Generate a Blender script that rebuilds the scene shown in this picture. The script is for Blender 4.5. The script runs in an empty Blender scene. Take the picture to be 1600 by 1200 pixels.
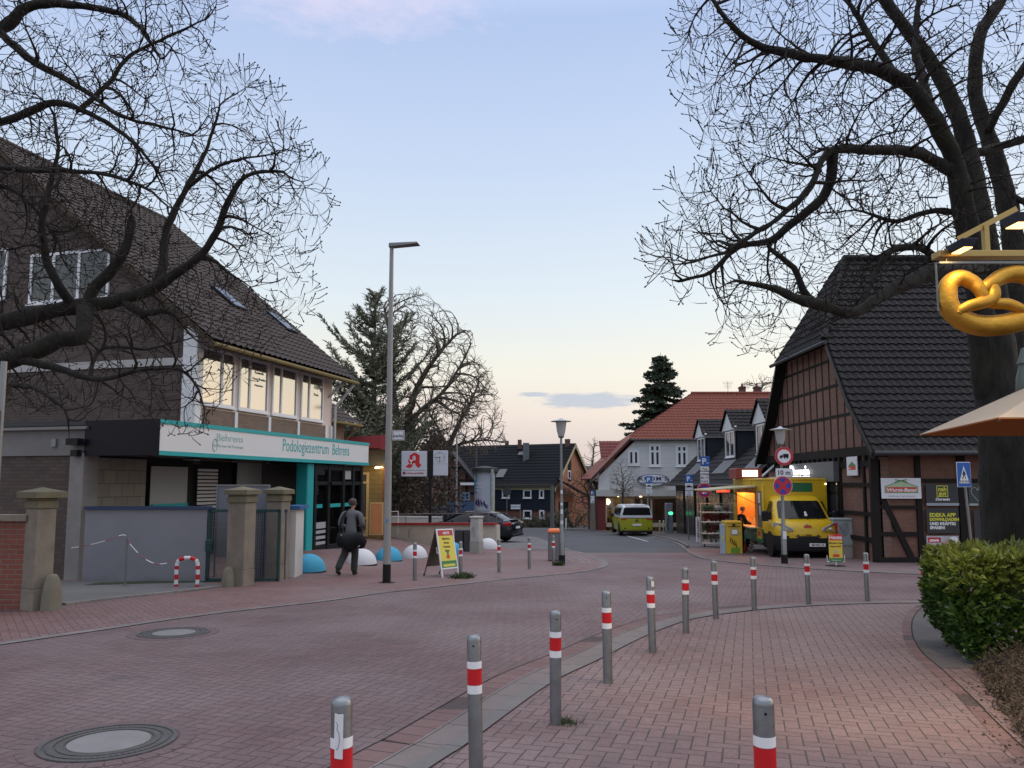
import bpy,bmesh,math,random
import numpy as np
from mathutils import Vector,Matrix,noise
R=math.radians
sc=bpy.context.scene
COL=sc.collection
random.seed(7)
FPX,CAMZ,HOR,PITCH=1200.0,1.66,755.0,R(5.5)
CY=HOR-FPX*math.tan(PITCH)
cam=bpy.data.cameras.new('camera');camo=bpy.data.objects.new('camera',cam);COL.objects.link(camo)
cam.sensor_width=36.0;cam.lens=36.0*FPX/1600.0
cam.shift_y=(CY-600.0)/1600.0
cam.clip_start=0.05;cam.clip_end=3000
camo.location=(0,0,CAMZ);camo.rotation_euler=(R(90)+PITCH,0,0)
sc.camera=camo
sc.view_settings.view_transform='Standard';sc.view_settings.look='None'
sc.view_settings.exposure=0.22;sc.view_settings.gamma=1.0
world=bpy.data.worlds.new('World');sc.world=world;world.use_nodes=True
wt=world.node_tree;wt.nodes.clear()
def wn(t,**k):
 n=wt.nodes.new(t)
 for a,b in k.items():setattr(n,a,b)
 return n
def wm(op,a,b=None,c=None):
 n=wn('ShaderNodeMath',operation=op)
 for i,v in enumerate((a,b,c)):
  if v is None:continue
  if isinstance(v,(int,float)):n.inputs[i].default_value=v
  else:wt.links.new(v,n.inputs[i])
 return n.outputs[0]
def wramp(f,stops,ease='LINEAR'):
 n=wn('ShaderNodeValToRGB');n.color_ramp.interpolation=ease
 cr=n.color_ramp
 while len(cr.elements)<len(stops):cr.elements.new(0.5)
 for e,(p,c)in zip(cr.elements,stops):e.position=p;e.color=(*c,1)
 wt.links.new(f,n.inputs[0]);return n.outputs[0]
def lin(r,g,b):return tuple(((x/255)/12.92 if x/255<=.04045 else((x/255+.055)/1.055)**2.4)for x in(r,g,b))
tc=wn('ShaderNodeTexCoord');sp=wn('ShaderNodeSeparateXYZ');wt.links.new(tc.outputs['Generated'],sp.inputs[0])
sx,sy,sz=sp.outputs
sky=wn('ShaderNodeTexSky',sky_type='NISHITA');sky.sun_disc=False
sky.sun_elevation=R(3);sky.sun_rotation=R(70)
el=wm('DIVIDE',wm('ARCSINE',sz),math.pi/2)
SK=[(0.0,lin(180,172,182)),(0.035,lin(197,187,191)),(0.058,lin(215,202,198)),(0.092,lin(221,217,207)),(0.15,lin(205,214,222)),(0.25,lin(184,199,223)),(0.36,lin(164,182,218)),(0.44,(.62,.72,.95)),(0.6,(1.15,1.15,1.3)),(1.0,(1.45,1.4,1.5))]  # topmost stops raised above natural sky brightness as unseen fill for the pavement
base=wramp(el,SK)
warm=wm('POWER',wm('MAXIMUM',wm('ADD',wm('MULTIPLY',sx,.95),wm('MULTIPLY',sy,.3)),0.0),3.0)
low=wm('MAXIMUM',wm('SUBTRACT',1.0,wm('MULTIPLY',sz,2.2)),0.0)
wf=wm('MULTIPLY',wm('MULTIPLY',warm,low),.85)
mixw=wn('ShaderNodeMix',data_type='RGBA');wt.links.new(wf,mixw.inputs[0]);wt.links.new(base,mixw.inputs[6]);mixw.inputs[7].default_value=(.91,.87,.78,1)
comb=wn('ShaderNodeCombineXYZ');az=wm('ARCTAN2',sx,sy)
wt.links.new(wm('MULTIPLY',az,9.0),comb.inputs[0]);wt.links.new(wm('MULTIPLY',sz,46.0),comb.inputs[1])
nz=wn('ShaderNodeTexNoise');nz.inputs['Scale'].default_value=2.2;nz.inputs['Detail'].default_value=7;nz.inputs['Roughness'].default_value=.62
wt.links.new(comb.outputs[0],nz.inputs['Vector'])
def blob(a0,ra,e0,re):
 u=wm('DIVIDE',wm('SUBTRACT',az,a0),ra);v=wm('DIVIDE',wm('SUBTRACT',sz,e0),re)
 return wm('SUBTRACT',1.0,wm('SQRT',wm('ADD',wm('MULTIPLY',u,u),wm('MULTIPLY',v,v))))
b1=wm('MAXIMUM',blob(.10,.085,.106,.014),wm('SUBTRACT',blob(.29,.13,.100,.008),.1))
b1=wm('MAXIMUM',b1,wm('SUBTRACT',blob(.025,.03,.115,.005),.1))
cm=wm('MULTIPLY',wm('ADD',wm('ADD',b1,wm('MULTIPLY',nz.outputs[0],1.6)),-.93),3.0)
cmn=wn('ShaderNodeClamp');wt.links.new(cm,cmn.inputs[0])
mixc=wn('ShaderNodeMix',data_type='RGBA');wt.links.new(wm('MULTIPLY',cmn.outputs[0],.9),mixc.inputs[0]);wt.links.new(mixw.outputs[2],mixc.inputs[6]);mixc.inputs[7].default_value=(*lin(168,176,196),1)
comb2=wn('ShaderNodeCombineXYZ');wt.links.new(wm('MULTIPLY',az,7.0),comb2 .inputs[0]);wt.links.new(wm('MULTIPLY',sz,22.0),comb2 .inputs[1])
nz2=wn('ShaderNodeTexNoise');nz2 .inputs['Scale'].default_value=3;nz2 .inputs['Detail'].default_value=8;nz2 .inputs['Roughness'].default_value=.7;wt.links.new(comb2 .outputs[0],nz2 .inputs['Vector'])
b2=wm('MAXIMUM',blob(-.25,.30,.56,.065),wm('MULTIPLY',blob(.0,.5,.70,.05),1.0))
c2=wm('MULTIPLY',wm('ADD',wm('ADD',b2,wm('MULTIPLY',nz2 .outputs[0],1.3)),-.78),1.6)
c2n=wn('ShaderNodeClamp');wt.links.new(c2,c2n.inputs[0])
mixd=wn('ShaderNodeMix',data_type='RGBA');wt.links.new(wm('MULTIPLY',c2n.outputs[0],.75),mixd.inputs[0]);wt.links.new(mixc.outputs[2],mixd.inputs[6]);mixd.inputs[7].default_value=(*lin(208,203,226),1)
bg1=wn('ShaderNodeBackground');bg1 .inputs[1].default_value=1.0;wt.links.new(mixd.outputs[2],bg1 .inputs[0])
bg2=wn('ShaderNodeBackground');bg2 .inputs[1].default_value=.05;wt.links.new(sky.outputs[0],bg2 .inputs[0])
addb=wn('ShaderNodeAddShader');wt.links.new(bg1 .outputs[0],addb.inputs[0]);wt.links.new(bg2 .outputs[0],addb.inputs[1])
wo=wn('ShaderNodeOutputWorld');wt.links.new(addb.outputs[0],wo.inputs[0])
SKYBG=(bg1,bg2)
sun=bpy.data.lights.new('sun','SUN');sun.energy=.6;sun.angle=R(40);sun.color=(1,.86,.7)
suno=bpy.data.objects.new('sun',sun);COL.objects.link(suno)
suno.rotation_euler=Vector((-math.sin(R(70))*.9,-math.cos(R(70))*.9,-.55)).to_track_quat('-Z','Y').to_euler()
cp,spt=math.cos(PITCH),math.sin(PITCH)
def ray(u,v):
 a=(u-800)/FPX;b=-(v-CY)/FPX
 return Vector((a,cp-b*spt,spt+b*cp))
def P(u,v,Y):
 d=ray(u,v);t=Y/d.y
 return Vector((d.x*t,Y,CAMZ+d.z*t))
def sm(t):t=max(0,min(1,t));return t*t*(3-2*t)
def gz(x,y):
 return-.0325*(y if y<80 else 80)+rise(x,y)
def rise(x,y):
 return.36*sm((-x-3.4)/3.2)*sm((y-17.5)/7)
def G(u,v):
 d=ray(u,v);lo=2.0
 t=lo
 while t<200:
  p=d*t
  if CAMZ+p.z<gz(p.x,p.y):break
  t+=.05
 p=d*(t-.025);return Vector((p.x,p.y,gz(p.x,p.y)))
MATS={}
class NT:
 def __init__(s,name):
  s.m=bpy.data.materials.new(name);s.m.use_nodes=True;s.t=s.m.node_tree
  s.b=s.t.nodes['Principled BSDF'];s.o=s.t.nodes['Material Output']
 def n(s,t,**k):
  x=s.t.nodes.new(t)
  for a,b in k.items():setattr(x,a,b)
  return x
 def l(s,a,b):s.t.links.new(a,b)
 def mth(s,op,a,b=None,c=None):
  n=s.n('ShaderNodeMath',operation=op)
  for i,v in enumerate((a,b,c)):
   if v is None:continue
   if isinstance(v,(int,float)):n.inputs[i].default_value=v
   else:s.l(v,n.inputs[i])
  return n.outputs[0]
 def pos(s):return s.n('ShaderNodeNewGeometry').outputs['Position']
 def noise(s,scale,detail=4,rough=.55,vec=None,obj=False):
  n=s.n('ShaderNodeTexNoise');n.inputs['Scale'].default_value=scale;n.inputs['Detail'].default_value=detail;n.inputs['Roughness'].default_value=rough
  if vec is None:vec=s.n('ShaderNodeTexCoord').outputs['Object']if obj else s.pos()
  s.l(vec,n.inputs['Vector']);return n.outputs[0]
 def mix(s,f,a,b,bl='MIX'):
  n=s.n('ShaderNodeMix',data_type='RGBA',blend_type=bl)
  for i,v in((0,f),(6,a),(7,b)):
   if isinstance(v,(int,float)):n.inputs[i].default_value=v
   elif isinstance(v,tuple):n.inputs[i].default_value=(*v[:3],1)
   else:s.l(v,n.inputs[i])
  return n.outputs[2]
 def ramp(s,f,stops):
  n=s.n('ShaderNodeValToRGB');cr=n.color_ramp
  while len(cr.elements)<len(stops):cr.elements.new(.5)
  for e,(p,c)in zip(cr.elements,stops):
   e.position=p;e.color=(*(c if isinstance(c,tuple)else(c,c,c)),1)
  s.l(f,n.inputs[0]);return n.outputs[0]
 def bump(s,h,dist=.01,st=.6):
  n=s.n('ShaderNodeBump');n.inputs['Distance'].default_value=dist;n.inputs['Strength'].default_value=st
  s.l(h,n.inputs['Height']);s.l(n.outputs[0],s.b.inputs['Normal']);return n
 def base(s,c):
  if isinstance(c,tuple):s.b.inputs['Base Color'].default_value=(*c[:3],1)
  else:s.l(c,s.b.inputs['Base Color'])
 def rough(s,r):
  if isinstance(r,(int,float)):s.b.inputs['Roughness'].default_value=r
  else:s.l(r,s.b.inputs['Roughness'])
def mat(name,c,rough=.6,metal=0,var=.18,vs=6,bump=0,spec=None,emis=None,es=0,trans=0):
 """plain surface with some wear noise"""
 if name in MATS:return MATS[name]
 t=NT(name)
 if var:
  f=t.noise(vs,5,.6)
  col=t.mix(f,tuple(x*(1-var)for x in c),tuple(min(1,x*(1+var))for x in c));t.base(col)
  t.rough(t.ramp(f,[(0.2,max(0,rough-.1)),(.8,min(1,rough+.1))]))
 else:t.base(c);t.rough(rough)
 t.b.inputs['Metallic'].default_value=metal
 if max(c)<.035 and not metal:t.b.inputs['Specular IOR Level'].default_value=.2
 if bump:t.bump(t.noise(vs*6,4),bump,.5)
 if emis:t.b.inputs['Emission Color'].default_value=(*emis,1);t.b.inputs['Emission Strength'].default_value=es
 MATS[name]=t.m;return t.m
def brickmat(name,ang,c1,c2,mortar,bw=.24,bh=.071,m=.01,dirt=.35,bump=.006):
 if name in MATS:return MATS[name]
 t=NT(name);s=t.n('ShaderNodeSeparateXYZ');t.l(t.pos(),s.inputs[0])
 u=t.mth('ADD',t.mth('MULTIPLY',s.outputs[0],math.cos(ang)),t.mth('MULTIPLY',s.outputs[1],math.sin(ang)))
 v=t.n('ShaderNodeCombineXYZ');t.l(u,v.inputs[0]);t.l(s.outputs[2],v.inputs[1])
 b=t.n('ShaderNodeTexBrick');t.l(v.outputs[0],b.inputs['Vector'])
 b.inputs['Color1'].default_value=(*c1,1);b.inputs['Color2'].default_value=(*c2,1);b.inputs['Mortar'].default_value=(*mortar,1)
 b.inputs['Scale'].default_value=1;b.inputs['Mortar Size'].default_value=m;b.inputs['Brick Width'].default_value=bw;b.inputs['Row Height'].default_value=bh
 b.inputs['Bias'].default_value=-.1;b.inputs['Mortar Smooth'].default_value=.3
 f=t.noise(1.6,6,.65);col=t.mix(t.ramp(f,[(.3,dirt),(.7,0)]),b.outputs['Color'],(.03,.028,.025))
 f2=t.noise(14,3);col=t.mix(t.mth('MULTIPLY',f2,.5),col,tuple(x*.6 for x in c1))
 t.base(col);t.rough(.85)
 t.bump(t.mth('ADD',t.mth('MULTIPLY',b.outputs['Fac'],-1.0),t.mth('MULTIPLY',t.noise(60,3),.4)),bump,.8)
 MATS[name]=t.m;return t.m
def herring(name,ang,c1,c2,mortar,w=.105,mw=.05,origin=(0,0),dirty=.5,warmspots=False):
 """90 degree herringbone pavers, pure math"""
 t=NT(name);s=t.n('ShaderNodeSeparateXYZ');t.l(t.pos(),s.inputs[0]);M=t.mth
 ca,sa=math.cos(ang)/w,math.sin(ang)/w
 u=M('ADD',M('ADD',M('MULTIPLY',s.outputs[0],ca),M('MULTIPLY',s.outputs[1],sa)),400.0)
 v=M('ADD',M('SUBTRACT',M('MULTIPLY',s.outputs[1],ca),M('MULTIPLY',s.outputs[0],sa)),400.0)
 i=M('FLOOR',u);j=M('FLOOR',v);fu=M('FRACT',u);fv=M('FRACT',v)
 k=M('FLOORED_MODULO',M('SUBTRACT',i,j),4.0)
 def eq(x):return M('COMPARE',k,float(x),.1)
 k0,k1,k2,k3=eq(0),eq(1),eq(2),eq(3)
 big=5.0
 dl=M('ADD',fu,M('MULTIPLY',k1,big));dr=M('ADD',M('SUBTRACT',1.0,fu),M('MULTIPLY',k0,big))
 db=M('ADD',fv,M('MULTIPLY',k2,big));dt=M('ADD',M('SUBTRACT',1.0,fv),M('MULTIPLY',k3,big))
 d=M('MINIMUM',M('MINIMUM',dl,dr),M('MINIMUM',db,dt))
 wob=M('MULTIPLY',M('SUBTRACT',t.noise(9,3),.5),.045)
 e=t.n('ShaderNodeMapRange',interpolation_type='SMOOTHSTEP');t.l(M('ADD',d,wob),e.inputs[0])
 e.inputs[1].default_value=mw*.35;e.inputs[2].default_value=mw*1.35
 bi=M('SUBTRACT',i,k1);bj=M('ADD',j,M('MULTIPLY',k2,-1.0))
 cv=t.n('ShaderNodeCombineXYZ');t.l(bi,cv.inputs[0]);t.l(bj,cv.inputs[1])
 wn_=t.n('ShaderNodeTexWhiteNoise',noise_dimensions='2D');t.l(cv.outputs[0],wn_.inputs['Vector'])
 rnd=wn_.outputs['Value']
 f1=t.noise(.35,5,.6);f2=t.noise(2.3,6,.65);f3=t.noise(38,4,.7)
 col=t.mix(rnd,c1,c2)
 col=t.mix(t.mth('MULTIPLY',t.ramp(f2,[(.35,1.0),(.65,0.0)]),.30*dirty*2),col,tuple(x*.5 for x in c1))
 col=t.mix(t.mth('MULTIPLY',t.ramp(f1,[(.40,0.0),(.60,1.0)]),.50),col,(.235,.185,.185))
 col=t.mix(t.mth('MULTIPLY',t.ramp(f3,[(.40,1.0),(.6,0.0)]),.32),col,tuple(x*.42 for x in c1))
 sp_=t.ramp(t.noise(70,2,.5),[(.67,0.0),(.72,1.0)]);col=t.mix(t.mth('MULTIPLY',sp_,.35),col,(.42,.38,.36))
 st=t.ramp(t.noise(1.1,6,.75),[(.56,0.0),(.66,1.0)]);col=t.mix(t.mth('MULTIPLY',st,.35),col,(.06,.048,.046))
 mo=t.ramp(t.noise(.9,5,.7),[(.55,0.0),(.7,1.0)])
 mcol=t.mix(mo,mortar,(.035,.042,.02))
 col=t.mix(e.outputs[0],mcol,col)
 t.base(col);t.rough(t.ramp(f2,[(.3,.62),(.75,.85)]))
 t.bump(M('ADD',M('ADD',e.outputs[0],M('MULTIPLY',rnd,.35)),M('MULTIPLY',f3,.25)),.006,.75)
 MATS[name]=t.m;return t.m
def asphalt(name,c,sc_=1):
 t=NT(name);f=t.noise(120,3,.7);g=t.noise(.5,5,.6)
 col=t.mix(f,tuple(x*.65 for x in c),tuple(x*1.35 for x in c));col=t.mix(t.mth('MULTIPLY',t.ramp(g,[(.4,0.0),(.65,1.0)]),.4),col,tuple(x*1.6 for x in c))
 t.base(col);t.rough(.85);t.bump(f,.004,.5);MATS[name]=t.m;return t.m
def glassmat(name,tint=(.02,.025,.03),rough=.04):
 """window glass seen from outside: dark room behind a mirror-like pane"""
 if name in MATS:return MATS[name]
 t=NT(name);t.base(tint);t.rough(rough);t.b.inputs['IOR'].default_value=1.6
 n=t.n('ShaderNodeTexCoord');w=t.noise(1.7,2,.5);t.bump(w,.01,.25)
 MATS[name]=t.m;return t.m
def clearglass(name='clear_pane'):
 if name in MATS:return MATS[name]
 t=NT(name);tr=t.n('ShaderNodeBsdfTransparent');gl=t.n('ShaderNodeBsdfGlossy');gl.inputs[1].default_value=.03
 tr.inputs[0].default_value=(.88,.92,.9,1)
 fr=t.n('ShaderNodeFresnel');fr.inputs[0].default_value=1.5
 mx=t.n('ShaderNodeMixShader');t.l(t.mth('ADD',fr.outputs[0],.06),mx.inputs[0]);t.l(tr.outputs[0],mx.inputs[1]);t.l(gl.outputs[0],mx.inputs[2]);t.l(mx.outputs[0],t.o.inputs[0])
 MATS[name]=t.m;return t.m
def bark(name,c1,c2,sc_=1):
 if name in MATS:return MATS[name]
 t=NT(name);v=t.n('ShaderNodeMapping');t.l(t.pos(),v.inputs[0]);v.inputs['Scale'].default_value=(1,1,.28)
 f=t.noise(9*sc_,7,.7,vec=v.outputs[0]);g=t.noise(1.5,4)
 col=t.mix(t.ramp(f,[(.35,0.0),(.65,1.0)]),c1,c2);col=t.mix(t.mth('MULTIPLY',t.ramp(g,[(.5,0.0),(.7,1.0)]),.5),col,(c2[0]*.9,c2[1]*1.15,c2[2]*.7))
 t.base(col);t.rough(.95);t.bump(f,.05,1.0);MATS[name]=t.m;return t.m
def emit(name,c,s):
 if name in MATS:return MATS[name]
 t=NT(name);t.base(tuple(min(1,x)for x in c));t.b.inputs['Emission Color'].default_value=(*c,1);t.b.inputs['Emission Strength'].default_value=s
 MATS[name]=t.m;return t.m
def leafmat(name,c1,c2,top=None,z0=0,z1=1,sc_=5,rough=.45,trans=.25):
 if name in MATS:return MATS[name]
 t=NT(name);f=t.noise(sc_,3,.6)
 oi=t.n('ShaderNodeNewGeometry').outputs['Random Per Island']
 col=t.mix(t.mth('ADD',t.mth('MULTIPLY',f,.5),t.mth('MULTIPLY',oi,.5)),c1,c2)
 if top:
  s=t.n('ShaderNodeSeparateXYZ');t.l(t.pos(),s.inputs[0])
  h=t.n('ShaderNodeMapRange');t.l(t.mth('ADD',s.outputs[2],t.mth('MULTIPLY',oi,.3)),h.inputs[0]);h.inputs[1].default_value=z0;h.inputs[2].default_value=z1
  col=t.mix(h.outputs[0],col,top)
 t.base(col);t.rough(rough)
 if trans:
  tb=t.n('ShaderNodeBsdfTranslucent');t.l(col,tb.inputs[0]);mx=t.n('ShaderNodeMixShader');mx.inputs[0].default_value=trans
  t.l(t.b.outputs[0],mx.inputs[1]);t.l(tb.outputs[0],mx.inputs[2]);t.l(mx.outputs[0],t.o.inputs[0])
 MATS[name]=t.m;return t.m
I4=Matrix.Identity(4)
def frame(o,u,z=(0,0,1)):
 """matrix with x axis = u (horizontal), z up, y = z cross u (into the depth to the left of u)"""
 u=Vector(u).normalized();z=Vector(z).normalized();y=z.cross(u).normalized();z=u.cross(y)
 m=Matrix.Identity(4)
 for i in range(3):m[i][0]=u[i];m[i][1]=y[i];m[i][2]=z[i];m[i][3]=o[i]
 return m
class MB:
 def __init__(s,M=None):s.v=[];s.f=[];s.M=M if M is not None else I4;s.mi=[];s.k=0
 def add(s,vs,fs,M=None):
  T=s.M@M if M is not None else s.M
  n=len(s.v);s.v+=[tuple(T@Vector(p))for p in vs];s.f+=[[i+n for i in f]for f in fs];s.mi+=[s.k]*len(fs);return s
 def box(s,x0,x1,y0,y1,z0,z1,M=None):
  return s.add([(x0,y0,z0),(x1,y0,z0),(x1,y1,z0),(x0,y1,z0),(x0,y0,z1),(x1,y0,z1),(x1,y1,z1),(x0,y1,z1)],[(0,3,2,1),(4,5,6,7),(0,1,5,4),(1,2,6,5),(2,3,7,6),(3,0,4,7)],M)
 def cbox(s,x0,x1,y0,y1,z0,z1,c=.01,M=None):
  """box with chamfered vertical and top edges"""
  c=min(c,(x1-x0)*.45,(y1-y0)*.45,(z1-z0)*.45)
  def ring(d,z):return[(x0+c+d*0+(-c if False else 0),y0+d,z)]
  def oct_(i,z):
   a,b=x0+i,x1-i;p,q=y0+i,y1-i
   return[(a+c,p,z),(b-c,p,z),(b,p+c,z),(b,q-c,z),(b-c,q,z),(a+c,q,z),(a,q-c,z),(a,p+c,z)]
  vs=oct_(0,z0)+oct_(0,z1-c)+oct_(c*.7,z1)
  fs=[tuple(range(7,-1,-1)),tuple(range(16,24))]
  for L in(0,8):
   for i in range(8):j=(i+1)%8;fs.append((L+i,L+j,L+8+j,L+8+i))
  return s.add(vs,fs,M)
 def beam(s,a,b,w,h=None,up=(0,0,1)):
  a,b=Vector(a),Vector(b);h=h or w;d=b-a;L=d.length
  if L<1e-6:return s
  d.normalize();up=Vector(up)
  if abs(d.dot(up))>.99:up=Vector((0,1,0))
  x=d.cross(up).normalized();y=x.cross(d)
  vs=[p+x*i*w/2+y*j*h/2 for p in(a,b)for i,j in((-1,-1),(1,-1),(1,1),(-1,1))]
  return s.add([tuple(q)for q in vs],[(0,1,2,3),(7,6,5,4),(0,4,5,1),(1,5,6,2),(2,6,7,3),(3,7,4,0)])
 def poly(s,pts,y0,y1):
  """xz polygon (counter clockwise seen from -y) extruded y0..y1"""
  n=len(pts);vs=[(x,y0,z)for x,z in pts]+[(x,y1,z)for x,z in pts]
  fs=[tuple(range(n)),tuple(range(2*n-1,n-1,-1))]+[(i,i+n,(i+1)%n+n,(i+1)%n)for i in range(n)]
  return s.add(vs,fs)
 def polyx(s,pts,x0,x1):
  n=len(pts);vs=[(x0,y,z)for y,z in pts]+[(x1,y,z)for y,z in pts]
  fs=[tuple(range(n-1,-1,-1)),tuple(range(n,2*n))]+[(i,(i+1)%n,(i+1)%n+n,i+n)for i in range(n)]
  return s.add(vs,fs)
 def slab(s,pts,t,nrm=None):
  """planar polygon in 3d thickened by t against its normal"""
  pts=[Vector(p)for p in pts]
  if nrm is None:nrm=(pts[1]-pts[0]).cross(pts[2]-pts[0]).normalized()
  q=[p-Vector(nrm)*t for p in pts];n=len(pts)
  return s.add([tuple(p)for p in pts+q],[tuple(range(n)),tuple(range(2*n-1,n-1,-1))]+[(i,i+n,(i+1)%n+n,(i+1)%n)for i in range(n)])
 def lathe(s,prof,n=16,M=None,cap=True,a0=0,a1=2*math.pi):
  full=abs(a1-a0-2*math.pi)<1e-6;m=n if full else n+1
  vs=[(r*math.cos(a0+(a1-a0)*i/n),r*math.sin(a0+(a1-a0)*i/n),z)for r,z in prof for i in range(m)]
  fs=[]
  for k in range(len(prof)-1):
   for i in range(n):j=(i+1)%m;fs.append((k*m+i,k*m+j,(k+1)*m+j,(k+1)*m+i))
  if cap and full:fs+=[tuple(range(m-1,-1,-1)),tuple(range((len(prof)-1)*m,len(prof)*m))]
  return s.add(vs,fs,M)
 def cyl(s,a,b,r,r2=None,n=12):return s.tube([a,b],[r,r if r2 is None else r2],n)
 def tube(s,pts,r,n=8,closed=False,cap=True):
  pts=[Vector(p)for p in pts];k=len(pts)
  if isinstance(r,(int,float)):r=[r]*k
  ref=None;vs=[];fs=[]
  for i,p in enumerate(pts):
   if closed:d=pts[(i+1)%k]-pts[i-1]
   else:d=pts[min(i+1,k-1)]-pts[max(i-1,0)]
   if d.length<1e-9:d=Vector((0,0,1))
   d.normalize()
   if ref is None:ref=Vector((0,0,1))if abs(d.z)<.9 else Vector((1,0,0))
   x=ref-d*ref.dot(d)
   if x.length<1e-4:x=d.orthogonal()
   x.normalize();y=d.cross(x);ref=x
   vs+=[tuple(p+(x*math.cos(2*math.pi*j/n)+y*math.sin(2*math.pi*j/n))*r[i])for j in range(n)]
  for i in range(k if closed else k-1):
   a,b=i*n,((i+1)%k)*n
   for j in range(n):fs.append((a+j,a+(j+1)%n,b+(j+1)%n,b+j))
  if cap and not closed:fs+=[tuple(range(n-1,-1,-1)),tuple(range((k-1)*n,k*n))]
  return s.add(vs,fs)
 def sphere(s,c,r,n=12,m=8,sc_=(1,1,1),z0=-1):
  vs=[];fs=[]
  for i in range(m+1):
   ph=-math.pi/2+math.pi*i/m
   for j in range(n):
    th=2*math.pi*j/n;vs.append((c[0]+r*sc_[0]*math.cos(ph)*math.cos(th),c[1]+r*sc_[1]*math.cos(ph)*math.sin(th),c[2]+r*sc_[2]*max(z0,math.sin(ph))))
  for i in range(m):
   for j in range(n):fs.append((i*n+j,i*n+(j+1)%n,(i+1)*n+(j+1)%n,(i+1)*n+j))
  return s.add(vs,fs)
 def loft(s,secs,closed=True,cap=True):
  k=len(secs[0]);vs=[p for q in secs for p in q];fs=[]
  for i in range(len(secs)-1):
   for j in range(k if closed else k-1):fs.append((i*k+j,i*k+(j+1)%k,(i+1)*k+(j+1)%k,(i+1)*k+j))
  if cap and closed:fs+=[tuple(range(k-1,-1,-1)),tuple(range((len(secs)-1)*k,len(secs)*k))]
  return s.add(vs,fs)
 def build(s,name,m,parent=None,smooth=False,bevel=0):
  me=bpy.data.meshes.new(name);me.from_pydata(s.v,[],s.f)
  for x in(m if isinstance(m,(list,tuple))else[m]):me.materials.append(x)
  if isinstance(m,(list,tuple)):me.polygons.foreach_set('material_index',s.mi)
  me.update()
  o=bpy.data.objects.new(name,me);COL.objects.link(o)
  if s.fixn if hasattr(s,'fixn')else True:
   bm=bmesh.new();bm.from_mesh(me)
   if len(bm.faces)<60000:bmesh.ops.recalc_face_normals(bm,faces=bm.faces)
   bm.to_mesh(me);bm.free()
  if smooth:
   me.polygons.foreach_set('use_smooth',[True]*len(me.polygons))
   if smooth!='full' and hasattr(me,'set_sharp_from_angle'):me.set_sharp_from_angle(angle=R(42))
  if bevel:
   md=o.modifiers.new('bevel','BEVEL');md.width=bevel;md.segments=2;md.limit_method='ANGLE';md.angle_limit=R(40)
  if parent is not None:
   o.parent=parent;o.matrix_parent_inverse=parent.matrix_basis.inverted()
  return o
def tag(o,label=None,cat=None,group=None,kind=None):
 if label:o['label']=label
 if cat:o['category']=cat
 if group:o['group']=group
 if kind:o['kind']=kind
 return o
def thing(name,label,cat,loc=(0,0,0),group=None):
 o=bpy.data.objects.new(name,None);COL.objects.link(o);o.location=loc;o.empty_display_size=.2
 return tag(o,label,cat,group)
def copytree(src,loc,label,rotz=None,par=None):
 c=src.copy();COL.objects.link(c)
 if par is None:
  c.location=loc
  if rotz is not None:c.rotation_euler=(0,0,rotz)
  if label:c['label']=label
 else:c.parent=par
 for ch in src.children:copytree(ch,None,None,None,c)
 return c
def text(s,name,M,size,m,parent,align='LEFT',xs=1.0,ext=.003,sp=1.0,bold=0.0,shear=0.0):
 cu=bpy.data.curves.new(name,'FONT');cu.body=s;cu.size=size;cu.extrude=ext;cu.align_x=align;cu.space_character=sp;cu.offset=bold;cu.shear=shear;cu.resolution_u=3
 to=bpy.data.objects.new(name,cu);COL.objects.link(to)
 me=bpy.data.meshes.new_from_object(to.evaluated_get(bpy.context.evaluated_depsgraph_get()))
 bpy.data.objects.remove(to);bpy.data.curves.remove(cu)
 T=M@Matrix(((xs,0,0,0),(0,0,-1,0),(0,1,0,0),(0,0,0,1)))
 me.transform(T);me.materials.clear();me.materials.append(m);me.name=name
 o=bpy.data.objects.new(name,me);COL.objects.link(o)
 if parent is not None:o.parent=parent;o.matrix_parent_inverse=parent.matrix_basis.inverted()
 return o
class Facade:
 """vertical plane through o along horizontal u; outward normal faces the camera side"""
 def __init__(s,o,u):
  s.o=Vector(o);s.u=Vector((u[0],u[1],0)).normalized();s.n=Vector((s.u.y,-s.u.x,0))
  s.M=frame(s.o,s.u)
 def hit(s,px,py):
  d=ray(px,py);c=Vector((0,0,CAMZ));t=(s.o-c).dot(s.n)/d.dot(s.n);p=c+d*t
  return((p-s.o).dot(s.u),p.z-s.o.z)
 def rect(s,x0,y0,x1,y1):
  xm,ym=(x0+x1)/2,(y0+y1)/2
  a=s.hit(x0,ym)[0];b=s.hit(x1,ym)[0];c=s.hit(xm,y1)[1];d=s.hit(xm,y0)[1]
  return a,b,c,d
 def mb(s):return MB(s.M)
def link_parent(o,p):o.parent=p;o.matrix_parent_inverse=p.matrix_basis.inverted()
def window(fc,rect,parent,fm,gm,name='window',fw=.06,depth=.06,mull=(),trans=(),sill=None,inset=.0,pane='pane'):
 """frame proud of facade by depth, pane behind; mull = relative positions of vertical bars"""
 a,b,c,d=rect;y0,y1=-depth+inset,.03+inset
 f=fc.mb()
 f.box(a,b,y0,y1,c,c+fw);f.box(a,b,y0,y1,d-fw,d);f.box(a,a+fw,y0,y1,c+fw,d-fw);f.box(b-fw,b,y0,y1,c+fw,d-fw)
 for m in mull:x=a+(b-a)*m;f.box(x-fw*.55,x+fw*.55,y0+.004,y1,c+fw,d-fw)
 for m in trans:z=c+(d-c)*m;f.box(a+fw,b-fw,y0+.007,y1,z-fw*.45,z+fw*.45)
 if sill:f.box(a-.04,b+.04,y0-sill,y1,c-.05,c-.002)
 w=f.build(name,fm,parent)
 p=fc.mb();p.box(a+fw*.5,b-fw*.5,y1-.045,y1-.03,c+fw*.5,d-fw*.5);p.build(pane,gm,w)
 return w
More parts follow.
